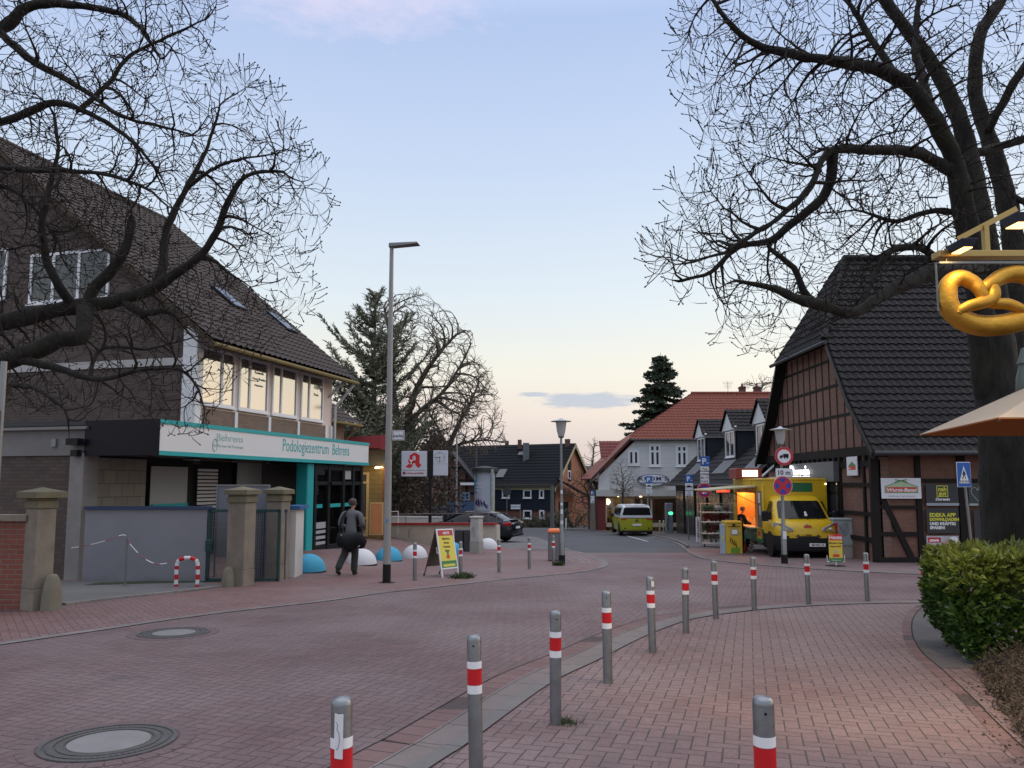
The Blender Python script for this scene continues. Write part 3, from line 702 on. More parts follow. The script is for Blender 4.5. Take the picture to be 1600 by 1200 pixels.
ln=FC.mb();ln.cbox(gl0+.9,gl0+1.15,.0,.09,1.62,1.70,.01);ln.build('door_sensor',M_black,lb)
bw=thing('boundary_wall','low stained grey rendered wall with dark blue coping, in front of the shop on the left','wall',tuple(G(220,905)))
p0=P(128,905,17.75);p1=P(320,905,17.75);ztop=P(220,796,17.75).z
FW=Facade(Vector((p0 .x,17.75,0)),(1,0,0));WL=p1 .x-p0 .x
m_=FW.mb();m_.box(0,WL,0,.2,-.9,ztop);m_.build('render',M_sgrey,bw)
m_=FW.mb();m_.box(-.02,WL+.02,-.05,.25,ztop,ztop+.07);m_.build('coping',mat('blue_coping',(.02,.045,.11),.4,0,.1,5),bw)
gt_=thing('wire_gate','green framed wire mesh gate between grey wall and stone post','gate',(p1 .x+.05,17.75,-.6))
gx0,gx1=WL+.05,WL+.55
m_=FW.mb()
for x in(gx0,gx1+1.1):m_.box(x-.03,x+.03,0,.06,-.75,ztop)
m_.box(gx0,gx1+1.1,0,.06,ztop-.06,ztop+.0);m_.box(gx0,gx1+1.1,0,.06,-.55,-.5);m_.build('gate_frame',mat('gate_green',(.01,.05,.05),.5),gt_)
m_=FW.mb()
for k in range(34):x=gx0+.03+k*.048;m_.box(x-.004,x+.004,.026,.034,-.5,ztop-.06)
for k in range(30):z=-.5+k*(ztop+.44)/30;m_.box(gx0,gx1+1.1,.022,.026,z,z+.008)
m_.build('wire_mesh',M_steel,gt_)
m_=FW.mb();m_.cbox(gx0-.06,gx0+.09,-.05,.08,.12,.38,.02);m_.tube([(gx0+.02,-.06,.3),(gx0+.02,-.12,.3),(gx0+.16,-.12,.3)],.012,6);m_.build('lock_box',mat('gate_green',(.01,.05,.05),.5),gt_)
nb=thing('notice_board','grey notice board standing behind the stone gate posts','board',tuple(G(380,900)))
q0,q1=P(341,757,18.6),P(418,800,18.6)
m_=MB();m_.box(q0 .x,q1 .x,18.6,18.66,-.1,q0 .z-.04);m_.build('panel',mat('board_grey',(.17,.18,.22),.5,0,.05,2),nb)
m_=MB();m_.box(q0 .x-.03,q1 .x+.03,18.58,18.68,q0 .z-.04,q0 .z);m_.box(q0 .x-.03,q0 .x,18.58,18.68,-.65,q0 .z-.04);m_.box(q1 .x,q1 .x+.03,18.58,18.68,-.65,q0 .z-.04);m_.build('frame',M_steel,nb)
wpn=thing('end_pillar','slim white rendered pillar with blue cap at end of the yard wall','pillar',tuple(G(455,903)))
g0=G(455,903);q0=P(448,796,g0 .y);q1=P(463,796,g0 .y)
m_=MB();m_.box(q0 .x,q1 .x,g0 .y,g0 .y+.7,g0 .z-.05,q0 .z);m_.build('shaft',mat('white_render',(.55,.53,.5),.8,0,.15,3),wpn)
m_=MB();m_.box(q0 .x-.06,q1 .x+.1,g0 .y-.05,g0 .y+.75,q0 .z,q0 .z+.09);m_.build('blue_cap',mat('bright_blue_cap',(.03,.12,.3),.4),wpn)
m_=thing('yard_fence_panel','dark blue yard fence between the second stone post and white pillar','fence',tuple(G(420,903)))
mm=MB();a_=P(404,800,18.2);b_=P(448,800,18.2);mm.box(a_.x-.5,b_.x,18.2,18.26,-.7,a_.z);mm.build('sheet',mat('fence_grey',(.1,.105,.12),.6),m_)
mm=MB();mm.box(a_.x-.5,b_.x,18.17,18.29,a_.z,a_.z+.06);mm.box(a_.x+.1,a_.x+.16,18.14,18.2,-.7,a_.z);mm.build('rail',mat('blue_coping',(.02,.045,.11),.4,0,.1,5),m_)
M_sand=mat('weathered_sandstone',(.20,.172,.138),.95,0,.6,2.6,.012)
def stonepost(px0,px1,ytop,ybase,k,label,rot=0,boulder=None,e=None):
 c=G((px0+px1)/2,ybase);D=c.y;w=(px1-px0)/1200*D;zt=P((px0+px1)/2,ytop,D).z
 t=thing('stone_gate_post',label,'gate post',tuple(c),'stone gate posts on the left')
 M_=Matrix.Translation((c.x,c.y+k,0))@Matrix.Rotation(rot,4,'Z')
 b=MB(M_);b.cbox(-k*1.04,k*1.04,-k*1.04,k*1.04,c.z-.1,c.z+.35,.02);b.cbox(-k,k,-k,k,c.z+.35,zt-.32,.015);b.build('shaft',M_sand,t,bevel=.012)
 b=MB(M_);b.cbox(-k*1.12,k*1.12,-k*1.12,k*1.12,zt-.32,zt-.19,.02);b.cbox(-k*1.02,k*1.02,-k*1.02,k*1.02,zt-.19,zt-.15,.01)
 e=e or k*1.4;b.box(-e,e,-e,e,zt-.15,zt-.05)
 b.add([(-e,-e,zt-.05),(e,-e,zt-.05),(e,e,zt-.05),(-e,e,zt-.05),(0,0,zt+.03)],[(0,1,4),(1,2,4),(2,3,4),(3,0,4)])
 b.build('capstone',mat('lichened_capstone',(.145,.13,.085),.95,0,.45,3,.012),t,bevel=.012)
 if boulder:
  o=MB(M_);a=boulder;o.add(*boulderv(k*.85,.75,a));o.build('guard_stone',mat('guard_stone',(.17,.155,.115),.95,0,.4,4,.012),t,smooth=True)
 return t,c,k,zt
def boulderv(k,h,side):
 vs,fs=[],[]
 N,M2=14,8
 for i in range(M2+1):
  f=i/M2;z=h*math.sin(f*math.pi/2)*1.0;r=math.cos(f*math.pi/2)**.6
  for j in range(N):
   a=2*math.pi*j/N;vs.append((side*(k*1.25)+r*k*.75*math.cos(a),-k*.1+r*k*.9*math.sin(a),z-.62-.05))
 for i in range(M2):
  for j in range(N):fs.append((i*N+j,i*N+(j+1)%N,(i+1)*N+(j+1)%N,(i+1)*N+j))
 return vs,fs
t1,c1,k1,z1=stonepost(8,84,764,955,.165,'weathered stone gate post with mossy slab cap beside the red brick wall',R(-28),e=.27)
o=MB(Matrix.Translation((c1 .x+.30,c1 .y+.10,c1 .z+.6)));o.add(*boulderv(.2,.66,0));link=o.build('guard_stone',mat('guard_stone',(.17,.155,.115),.95,0,.4,4,.012),t1,smooth=True)
t2,c2,k2,z2=stonepost(340,398,762,917,.215,'stone gate post with moulded cap, left one of the pair before the shop',R(-14),e=.285)
o=MB(Matrix.Translation((c2 .x-.16,c2 .y-.0,c2 .z+.6)));o.add(*boulderv(.2,.5,0));o.build('guard_stone',mat('guard_stone',(.17,.155,.115),.95,0,.4,4,.012),t2,smooth=True)
t3,c3,k3,z3=stonepost(404,452,762,907,.20,'stone gate post nearest the white pillar, right one of the pair',R(-14),e=.265)
M_rbrick=brickmat('old_red_brick',0,(.30,.085,.055),(.24,.07,.048),(.24,.19,.16),.245,.082,.012,dirt=.45)
bwl=thing('brick_garden_wall','old red brick garden wall with stone coping at the left edge','wall',(c1 .x-1.2,c1 .y,c1 .z))
m_=MB();m_.box(c1 .x-3.5,c1 .x-k1+.0,c1 .y+.1,c1 .y+.42,c1 .z-.4,c1 .z+1.45);m_.build('brickwork',M_rbrick,bwl)
m_=MB();m_.box(c1 .x-3.5,c1 .x-k1,c1 .y+.03,c1 .y+.5,c1 .z+1.45,c1 .z+1.55);m_.build('coping',M_sand,bwl)
sg=thing('road_sign','round road sign seen edge-on from behind on a steel pole, at left edge','road sign',(P(2,700,9).x,9,gz(-6,9)))
m_=MB();px_=P(-2,700,9.0).x;m_.cyl((px_,9,-.4),(px_,9,P(0,565,9).z),.035);m_.build('pole',M_steel,sg)
m_=MB(frame((px_+.02,8.95,P(0,682,9).z),(.45,-.9,0)));m_.add(*discv(.30,.02))if False else m_.lathe([(.001,-.012),(.30,-.012),(.30,.012),(.001,.012)],32,Matrix.Rotation(R(90),4,'X'),cap=False);m_.build('round_plate',mat('sign_back',(.05,.055,.06),.5,.3),sg)
cpn=thing('chain_post','thin steel post carrying a red and white plastic chain','post',tuple(G(195,917)))
g0=G(195,917);top=P(194,836,g0 .y)
m_=MB();m_.cyl((g0 .x,g0 .y,g0 .z-.02),(g0 .x,g0 .y,top.z),.018);m_.lathe([(.1,0),(.1,.02),(.03,.03)],12,Matrix.Translation(g0));m_.build('post',M_steel,cpn)
ch=[P(112,856,17.85),P(132,853,17.3),P(165,845,g0 .y),P(194,836,g0 .y),P(203,850,g0 .y),P(222,870,g0 .y),P(240,880,g0 .y),P(255,881,g0 .y),P(272,877,g0 .y)]
cc=along(ch,n=9)
m_=MB();m_.k=0
for i in range(len(cc)-1):
 m_.k=(i//6)%2;m_.tube([cc[i],cc[i+1]],.010,5)
tag(m_.build('plastic_chain',[M_white,mat('faded_red_plastic',(.30,.10,.10),.6)]),'sagging red and white plastic chain between post and striped hoop','chain')
hp=thing('striped_hoop_rail','red and white striped hoop barrier by the stone gate post','barrier',tuple(G(293,917)))
a_,b_=G(275,918),G(308,918);zt=P(290,872,a_.y).z
pts=along([(a_.x,a_.y,a_.z),(a_.x,a_.y,zt-.16),(a_.x+.05,a_.y,zt-.04),(a_.x+.16,a_.y,zt),(b_.x-.16,a_.y,zt),(b_.x-.05,a_.y,zt-.04),(b_.x,a_.y,zt-.16),(b_.x,a_.y,a_.z)],step=.045)
m_=MB()
for i in range(len(pts)-1):m_.k=(i//2)%2;m_.tube([pts[i],pts[i+1]],.042,10,cap=False)
m_.build('striped_tube',[M_red,M_white],hp,smooth=True)
M_btile=mat('black_glazed_tile',(.016,.0155,.0165),.68,0,.4,5,.002)
BX,BY=11.38,24.0
M_bbrick=brickmat('barn_brick_front',0,(.27,.12,.08),(.19,.088,.064),(.14,.11,.09),.24,.075,.012,dirt=.35)
M_bbrick2=brickmat('barn_brick_gable',R(90),(.28,.135,.095),(.20,.10,.075),(.15,.12,.10),.24,.075,.012,dirt=.4)
bn=thing('timber_framed_barn','dark tiled half-hipped barn shop of brick and black timber framing, on the right','building',(BX,BY,gz(BX,BY)))
FF=Facade(Vector((BX,BY,0)),(1,0,0))
FB_=Facade(Vector((BX,34.3,0)),(0,-1,0))
GL=34.3-BY
m_=FF.mb();m_.box(0,16,.05,.35,-1.3,2.9);m_.build('front_wall',M_bbrick,bn)
zN,zF_=2.85,2.85
def brz(d):
 return 2.62+1.15*(d+.5)if d<1.1 else 2.62+1.15*1.6+1.46*(d-1.1)
RIDGE=29.1-BY
HIPZ=6.75
def gd(d):return GL-d
dn=1.1+(HIPZ-brz(1.1))/1.46
g_=MB(FB_.M);pts=[(gd(GL),-1.6),(gd(0),-1.6),(gd(0),brz(0)-.1),(gd(1.1),brz(1.1)-.1),(gd(dn),HIPZ-.1),(gd(GL-dn),HIPZ-.1),(gd(GL-1.1),brz(1.1)-.1),(gd(GL),brz(0)-.1)]
g_.poly(pts,.05,.35);g_.build('gable_wall',M_bbrick2,bn)
path=[(-.55,brz(-.5)-.02),(1.1,brz(1.1)),(RIDGE,brz(RIDGE))]
zrid=brz(RIDGE)
def ul(d):
 if d<=dn:return-.35
 return-.35+(d-dn)/(RIDGE-dn)*1.85
tiles('roof',(BX,BY,0),(1,0,0),(0,1,0),path,ul,lambda d:16,M_btile,bn,tw=.27,th=.33,amp=.035,lift=.045)
tiles('roof',(BX,BY+2*RIDGE,0),(1,0,0),(0,-1,0),path,ul,lambda d:16,M_btile,bn,tw=.5,th=.5,sub=2)
tiles('hip_roof',(BX-.45,BY+dn,0),(0,1,0),(1,0,0),[(0,HIPZ-.12),(1.85,zrid)],lambda d:d/1.85*(RIDGE-dn)-.05,lambda d:2*(RIDGE-dn)+.05-d/1.85*(RIDGE-dn),M_btile,bn,tw=.27,th=.33)
m_=MB();m_.tube([(BX-.5,BY+dn-.35,HIPZ-.2),(BX-.5,BY+GL-dn+.35,HIPZ-.2)],.075,8);m_.build('hip_gutter',mat('dark_zinc',(.05,.052,.055),.55,.4),bn)
m_=MB();m_.tube([(BX-.35,BY-.62,path[0][1]-.03),(BX+16,BY-.62,path[0][1]-.03)],.075,8);m_.build('gutter',mat('dark_zinc',(.05,.052,.055),.55,.4),bn)
m_=MB()
for k in range(30):
 x=BX+1.5+k*.5;m_.tube([(x,BY+RIDGE,zrid+.05),(x+.52,BY+RIDGE,zrid+.06)],[.14,.12],8)
def seg(a,b,n):
 a,b=Vector(a),Vector(b)
 for k in range(n):m_.tube([a+(b-a)*k/n,a+(b-a)*(k+1.05)/n],[.12,.10],8)
seg((BX-.45,BY+dn-.1,HIPZ-.05),(BX+1.5,BY+RIDGE,zrid+.05),9)
m_.build('ridge_tiles',M_btile,bn)
for sgn,nm in((1,'verge'),(-1,'verge')):
 m_=MB()
 Y=lambda d:BY+d if sgn==1 else BY+2*RIDGE-d
 P_=[(BX-.42,Y(-.55),path[0][1]-.2),(BX-.42,Y(1.1),brz(1.1)-.24),(BX-.42,Y(dn),HIPZ-.24)]
 Q_=[(p[0],p[1],p[2]+.20)for p in P_]
 for i in range(2):m_.slab([P_[i],P_[i+1],Q_[i+1],Q_[i]],.1,nrm=(-1,0,0))
 m_.build(nm,M_black,bn)
 m_=MB()
 for i in range(2):m_.slab([(BX-.34,P_[i][1],P_[i][2]+.1),(BX+.1,P_[i][1],P_[i][2]+.1),(BX+.1,P_[i+1][1],P_[i+1][2]+.1),(BX-.34,P_[i+1][1],P_[i+1][2]+.1)],.06)
 m_.build('verge_soffit',M_black,bn)
m_=MB();r0=P(1350,668,24.6);d0=24.55-BY;zs=brz(d0)+.12
for zz in(.05,.22):m_.beam((BX-.1,24.5,zs+zz),(BX+9,24.5,zs+zz),.02)
for k in range(110):x=BX-.1+k*.083;m_.beam((x,24.5,zs),(x,24.5,zs+.24),.012)
m_.build('snow_guard',mat('dark_zinc',(.05,.052,.055),.55,.4),bn)
def fr(px0,py0,px1,py1):return FF.rect(px0,py0,px1,py1)
zt=FF.hit(1400,707)[1];zb=-1.1
m_=FF.mb()
posts=[(1362,1373),(1432,1440),(1498,1510),(1560,1572),(1630,1642),(1700,1712)]
px=[(fr(a,760,b,800)[0],fr(a,760,b,800)[1])for a,b in posts]
for i,(a,b)in enumerate(px):m_.box(a,b,-.03,.12,zb,zt+.15)
def band(y0,y1,i0,i1,pr=-.022):r=fr(1400,y0,1401,y1);m_.box(px[i0][1],px[i1][0],pr,.12,r[2],r[3])
band(702,711,0,5);band(748,753.5,0,5);band(790,795,0,1);band(831,838,0,1);
r=fr(1340,872,1540,884);m_.box(-.1,16,-.04,.12,r[2]-.3,r[3]+.02)
m_.box(-.25,16,-.10,.1,zt+.16,zt+.34)
m_.build('timber_frame',M_timber,bn)
m_=FF.mb();a=FF.hit(1379,779);b=FF.hit(1425,872);m_.beam((a[0],.02,a[1]),(b[0],.02,b[1]),.17,.1,up=(0,1,0));m_.build('diagonal_brace',M_timber,bn)
m_=FB_.mb()
def gz_(d):return brz(d)-.14 if d<dn else(HIPZ-.14 if d<GL-dn else brz(GL-d)-.14)
zb1,zb2=2.55,2.85
k=0
d=.45
while d<GL-.2:
 m_.box(gd(d)-.045,gd(d)+.045,.038,.1,zb2,max(zb2+.01,gz_(d)));d+=.60
for z,h in((3.95,.1),(5.05,.1),(6.0,.1)):
 d0=0
 for q in range(60):
  if gz_(q*.1)>z:d0=q*.1;break
 m_.box(gd(GL-d0),gd(d0),.03,.1,z,z+h)
m_.box(0,GL,-.035,.1,zb1,zb1+.3)
for q in range(22):m_.box(q*.47+.1,q*.47+.22,-.07,.05,zb1-.16,zb1)
m_.box(0,GL,-.02,.1,zb1-.36,zb1-.16)
m_.build('gable_timber',M_timber,bn)
m_=FB_.mb();
for x0,x1 in((GL-.28,GL+.0),(GL-1.02,GL-.9),(GL-2.9,GL-2.7),(3.2,3.35)):
 m_=FB_.mb();m_.box(x0,x1,-.02,.1,-1.4,zb1-.36);m_.build('gable_post',M_timber,bn)
m_=FB_.mb();m_.box(GL-2.71,GL-2.69,-.012,.1,-.2,1.6);m_.box(GL-2.7,GL-.28,-.012,.1,.62,.74);m_.box(GL-2.7,GL-.28,-.012,.1,1.55,1.68);m_.box(GL-2.7,GL-.28,-.012,.1,-.2,-.06)
m_.build('gable_timber',M_timber,bn)
for x0,x1 in((3.5,5.0),(5.1,6.4),(6.5,7.5)):
 window(FB_,(x0,x1,-1.1,1.95),bn,M_black,M_glassb,'shop_window',fw=.09,depth=.06,trans=(.36,.8))
ds=thing('illuminated_shop_sign','grey fascia box with glowing white lettering on the barn gable above the yellow truck','sign',(BX,28,2.0))
sr=FB_.rect(1226,722,1306,750);m_=FB_.mb();m_.box(3.3,7.55,-.22,-.03,1.72,2.42);m_.build('fascia_box',mat('fascia_grey',(.13,.14,.15),.5,.2),ds)
lx=FB_.hit(1247,745)[0];lx1=FB_.hit(1277,745)[0]
M_lit=emit('lit_letters',(1,.98,.92),1.15)
tt=text('Duresin','glowing_lettering',FB_.M@Matrix.Translation((0,-.30,1.80)),.80,M_lit,ds,'LEFT',xs=1,ext=.02,bold=.012)
bb=[(v.co-FB_.o).dot(FB_.u)for v in tt.data.vertices];a0_,a1_=min(bb),max(bb)
for v in tt.data.vertices:
 q=(v.co-FB_.o).dot(FB_.u);v.co+=FB_.u*(lx+(q-a0_)/(a1_-a0_)*(lx1-lx)-q)
def board(name,label,cat,px,y,m,t=.03,parent=None,fc=FF,out=.06):
 r=fc.rect(*px);o=thing(name,label,cat,tuple(fc.M@Vector((r[0],-out,r[2]))))
 m_=fc.mb();m_.box(r[0],r[1],-out-t,-out,r[2],r[3]);m_.build('panel',m,o,bevel=.004)
 return o,r,-out-t-.003
def put(s_,name,o,r,y,cx,cz,size,m,fc=FF,**k):
 W,H=r[1]-r[0],r[3]-r[2]
 return text(s_,name,fc.M@Matrix.Translation((r[0]+W*cx,y,r[2]+H*cz)),H*size,m,o,'CENTER',ext=.002,**k)
M_signw=mat('sign_white',(.68,.70,.74),.4,0,.03,2)
M_sred=mat('sign_red',(.55,.05,.03),.45,0,.05);M_sgrn=mat('sign_green',(.07,.22,.08),.45,0,.05)
M_panel=mat('anthracite_panel',(.028,.032,.036),.45,0,.1,3);M_lime=mat('lime_lettering',(.62,.60,.05),.5,0,.03)
M_wl=mat('white_lettering',(.75,.75,.75),.5,0,.03)
o,r,y=board('shop_sign','white sign with a green roof outline and red band, lettered Wurst-Basar','sign',(1375,747,1437,779),0,M_signw)
W,H=r[1]-r[0],r[3]-r[2]
m_=FF.mb();X=lambda f:r[0]+W*f;Z=lambda f:r[2]+H*f
m_.poly([(X(.08),Z(.27)),(X(.92),Z(.27)),(X(.92),Z(.60)),(X(.5),Z(.88)),(X(.08),Z(.60))],y-.002,y+.002);m_.build('green_roof_outline',M_sgrn,o)
m_=FF.mb();m_.poly([(X(.10),Z(.30)),(X(.90),Z(.30)),(X(.90),Z(.58)),(X(.5),Z(.84)),(X(.10),Z(.58))],y-.004,y-.002);m_.build('cream_field',mat('sign_cream',(.42,.50,.33),.5),o)
m_=FF.mb();m_.box(X(.12),X(.88),y-.006,y-.004,Z(.32),Z(.56));m_.build('red_band',M_sred,o)
m_=FF.mb();m_.beam((X(.35),y-.003,Z(.92)),(X(.66),y-.003,Z(.80)),.03,.004,up=(0,1,0));m_.beam((X(.65),y-.003,Z(.92)),(X(.34),y-.003,Z(.80)),.03,.004,up=(0,1,0));m_.build('crossed_gable_boards',M_sgrn,o)
put('Wurst-Basar','lettering',o,r,y-.006,.5,.35,.23,M_wl,xs=1.25,bold=.004,shear=.2)
put('Meine Wurstwaren - Lager - Werksverkauf','lettering',o,r,y,.5,.10,.075,M_txt,xs=1.0)
o,r,y=board('shop_sign','anthracite panel with a lime nah gut emblem and white bar on the barn','sign',(1444.5,756,1495,790),0,M_panel)
m_=FF.mb();W,H=r[1]-r[0],r[3]-r[2];m_.box(r[0]+W*.33,r[0]+W*.68,y-.002,y+.002,r[2]+H*.40,r[2]+H*.92);m_.build('lime_outline',M_lime,o)
m_=FF.mb();m_.box(r[0]+W*.35,r[0]+W*.66,y-.004,y-.002,r[2]+H*.43,r[2]+H*.89);m_.build('dark_field',M_panel,o)
put('nah','lettering',o,r,y-.005,.505,.67,.28,M_lime,bold=.006);put('gut','lettering',o,r,y-.005,.505,.47,.28,M_lime,bold=.006)
put('Duresin','lettering',o,r,y,.5,.24,.17,M_wl,xs=1.2,bold=.004,shear=.2)
m_=FF.mb();m_.box(r[0],r[1],y-.003,y+.001,r[2],r[2]+H*.12);m_.build('white_bar',mat('pale_bar',(.3,.33,.36),.5),o)
o,r,y=board('shop_sign','anthracite advertising panel with lime and white words about an app, mid-height on the barn','sign',(1445.5,794,1496,833),0,M_panel)
W,H=r[1]-r[0],r[3]-r[2]
for s_,cz,mm,sz in(('EDEKA APP',.66,M_lime,.21),('DOWNLOADEN',.50,M_lime,.16),('UND KRÄFTIG',.33,M_wl,.16),('SPAREN!',.17,M_wl,.16)):
 text(s_,'lettering',FF.M@Matrix.Translation((r[0]+W*.09,y-.002,r[2]+H*cz)),H*sz,mm,o,'LEFT',ext=.002,bold=.006,xs={'EDEKA APP':1.0}.get(s_,1.0))
o,r,y=board('shop_poster','photo poster with a red label, lowest on the barn wall beside the hedge','poster',(1446,837,1496,872),0,mat('poster_photo',(.42,.42,.46),.5,0,.5,3))
m_=FF.mb();W,H=r[1]-r[0],r[3]-r[2];m_.box(r[0]+W*.04,r[0]+W*.44,y-.003,y+.001,r[2]+H*.70,r[2]+H*.93);m_.build('red_label',mat('cherry_red',(.5,.015,.04),.5),o)
text('cewe','lettering',FF.M@Matrix.Translation((r[0]+W*.08,y-.004,r[2]+H*.75)),H*.2,M_wl,o,'LEFT',ext=.002,bold=.006)
def blobs(o,lst,y):
 for cx,cz,rx,rz,mm in lst:
  m_=FF.mb();n=14;m_.poly([(r[0]+W*(cx+rx*math.cos(2*math.pi*k/n)),r[2]+H*(cz+rz*math.sin(2*math.pi*k/n)))for k in range(n)],y-.003,y+.001);m_.build('picture_patch',mm,o)
blobs(o,[(.72,.55,.2,.3,mat('photo_skin',(.45,.26,.18),.6)),(.84,.82,.14,.14,M_wl)],y)
blobs(o,[(.22,.42,.1,.2,mat('photo_skin',(.45,.26,.18),.6)),(.3,.2,.16,.18,mat('photo_red',(.4,.05,.05),.6))],y-.003)
o,r,y=board('shop_sign','dark panel with a hand-drawn heart outline, behind the pedestrian sign','sign',(1511,755,1556,790),0,mat('dark_green_panel',(.035,.05,.05),.5,0,.1,3))
m_=FF.mb();W,H=r[1]-r[0],r[3]-r[2]
hp_=[]
for k in range(29):
 t=math.pi*2*k/30+.1;hx=16*math.sin(t)**3;hz=13*math.cos(t)-5*math.cos(2*t)-2*math.cos(3*t)-math.cos(4*t);hp_.append((r[0]+W*(.3+hx*.014),y-.004,r[2]+H*(.55+hz*.022)))
m_.tube(hp_,.012,5);m_.box(r[0],r[1],y-.003,y+.001,r[2],r[2]+H*.10);m_.build('heart_outline',mat('pale_heart',(.3,.36,.35),.6),o)
o,r,y=board('notice_case','dark notice case with pale rows of writing, half behind the big tree trunk','notice case',(1520,796,1570,862),0,M_panel)
W,H=r[1]-r[0],r[3]-r[2]
for s_,cz in(('Durosin',.62),('Mo-Sa',.47),('7-20',.32)):text(s_,'lettering',FF.M@Matrix.Translation((r[0]+W*.2,y-.002,r[2]+H*cz)),H*.09,M_wl,o,'LEFT',ext=.002,bold=.003)
m_=FF.mb();m_.box(r[0]+W*.18,r[0]+W*.42,y-.003,y+.001,r[2]+H*.02,r[2]+H*.2);m_.build('white_card',M_paper,o)
o,r,y=board('small_shop_sign','small white sign with red and green house emblem on the gable brickwork','sign',(1327,713.5,1343.5,743),0,M_signw,fc=FB_)
W,H=r[1]-r[0],r[3]-r[2]
m_=FB_.mb();m_.box(r[0]+W*.2,r[0]+W*.85,y-.003,y+.001,r[2]+H*.3,r[2]+H*.5);m_.build('red_band',M_sred,o)
m_=FB_.mb();m_.poly([(r[0]+W*.15,r[2]+H*.5),(r[0]+W*.9,r[2]+H*.5),(r[0]+W*.52,r[2]+H*.75)],y-.003,y+.001);m_.build('green_gable',M_sgrn,o)
text('Basar','lettering',FB_.M@Matrix.Translation((r[0]+W*.24,y-.004,r[2]+H*.34)),H*.13,M_wl,o,'LEFT',ext=.002)
M_slate=mat('black_slate_cladding',(.022,.025,.032),.5,0,.35,7,.002)
HX,HY0,HY1=11.3,35.6,53.8
rw=thing('dormered_shop_row','long low shop row with black tiled roof and three white-gabled dormers','building',(HX,HY0,gz(HX,HY0)))
FH=Facade(Vector((HX,HY1,0)),(0,-1,0));HL=HY1-HY0
m_=FH.mb();m_.box(0,HL,.1,6.5,-2.2,1.62);m_.build('wall',mat('dark_shop_wall',(.05,.04,.04),.7,0,.2,3),rw)
hsl=.95;zeave=1.58;HR=4.1
tiles('roof',(HX,HY0-.0,0),(0,1,0),(1,0,0),[(-.45,zeave),(HR,zeave+hsl*(HR+.45))],lambda d:0,lambda d:HL,M_btile,rw,tw=.3,th=.36,sub=3)
m_=MB();m_.slab([(HX+HR,HY0,zeave+hsl*(HR+.45)),(HX+2*HR+.4,HY0,zeave),(HX+2*HR+.4,HY1,zeave),(HX+HR,HY1,zeave+hsl*(HR+.45))],.15,nrm=(.7,0,.7));m_.build('rear_roof',M_btile,rw)
m_=FH.mb();m_.poly([(0,0),(0,0.01)],0,0)if False else None
m_=MB()
for yy in(HY0+.02,HY1-.3):m_.slab([(HX,yy,1.5),(HX+2*HR,yy,1.5),(HX+HR,yy,zeave+hsl*(HR+.4)-.1)],.2,nrm=(0,-1,0))
m_.build('gable_wall',M_slate,rw)
m_=MB();m_.tube([(HX-.5,HY0,zeave-.03),(HX-.5,HY1,zeave-.03)],.07,8);m_.build('gutter',mat('dark_zinc',(.05,.052,.055),.55,.4),rw)
for k in range(6):
 x0=.5+k*2.95;window(FH,(x0,x0+2.4,-1.75,1.2),rw,M_dwood,mat('dull_shop_glass',(.035,.035,.04),.28,0,.3,1.5),'shop_window',fw=.1,depth=.0,mull=(.5,),trans=(.75,))
DX=12.2;M_dw=mat('white_dormer_boards',(.60,.61,.64),.5,0,.05,4)
def roofz(x):return zeave+hsl*(x-HX+.45)
for(y0,y1,pk)in((36.35,38.4,5.72),(41.8,44.0,5.75),(48.3,50.6,5.72)):
 ft=Facade(Vector((DX,y1,0)),(0,-1,0));W=y1-y0
 d_=thing('tmp',None,None);bpy.data.objects.remove(d_)
 ztop=roofz(DX)+1.85;zpk=ztop+1.02;ridge_x=HX-.45+(zpk-zeave)/hsl;kx=HX-.45+(ztop-zeave)/hsl
 m_=MB();zb_=roofz(DX)-.1
 for yy,nn in((y0,-1),(y1,1)):
  m_.slab([(DX,yy,zb_),(kx,yy,ztop),(DX,yy,ztop)],.08,nrm=(0,nn,0))
 m_.box(DX,kx-.1,y0,y1,ztop-.06,ztop)
 ck=m_.build('dormer',M_slate,rw)
 m_=ft.mb();m_.poly([(-.1,ztop-.12),(W+.1,ztop-.12),(W+.1,ztop-.0),(W/2,zpk-.02),(-.1,ztop)],-.12,.05);m_.build('white_gable',M_dw,ck)
 m_=MB();m_.box(DX-.1,kx-.2,y0-.12,y0-.082,ztop-.2,ztop-.03);m_.box(DX-.1,kx-.2,y1+.082,y1+.12,ztop-.2,ztop-.03);m_.build('white_fascia',M_dw,ck)
 m_=ft.mb();m_.box(0,.12,-.03,.05,zb_,ztop-.13);m_.box(W-.12,W,-.03,.05,zb_,ztop-.13);m_.box(.12,W-.12,-.02,.05,zb_,zb_+.32);m_.build('front_boards',M_slate,ck)
 window(ft,(.22,W-.22,zb_+.34,ztop-.16),ck,M_upvc,M_glassb,'window',fw=.09,depth=.05,mull=(.5,),sill=.05)
 for s_,y_e in((1,y0-.22),(-1,y1+.22)):
  tiles('dormer_roof',(DX-.25,(y0-.22 if s_==1 else y1+.22),0),(1,0,0),(0,s_,0),[(0,ztop-.12),(W/2+.22,zpk+.05)],lambda d:0,lambda d:ridge_x-DX+.3,M_btile,ck,tw=.3,th=.3,sub=3)
 m_=MB();m_.slab([(DX-.75,y0-.1,roofz(DX-.75)+.02),(DX,y0-.1,roofz(DX)+.05),(DX,y1+.1,roofz(DX)+.05),(DX-.75,y1+.1,roofz(DX-.75)+.02)],-.06);m_.build('lead_apron',mat('lead',(.14,.145,.15),.6,.3),ck)
wp_=thing('white_pole_stay','slanting white awning arm fixed above the truck at the shop row corner','awning arm',tuple(P(1188,747,33)))
m_=MB();m_.cyl(tuple(P(1187,748,33)),tuple(P(1216,722,33.6)),.05);m_.build('arm',M_white,wp_)
m_=MB();m_.sphere(tuple(P(1187,748,33)),.09,10,6);m_.build('arm_foot',M_white,wp_)
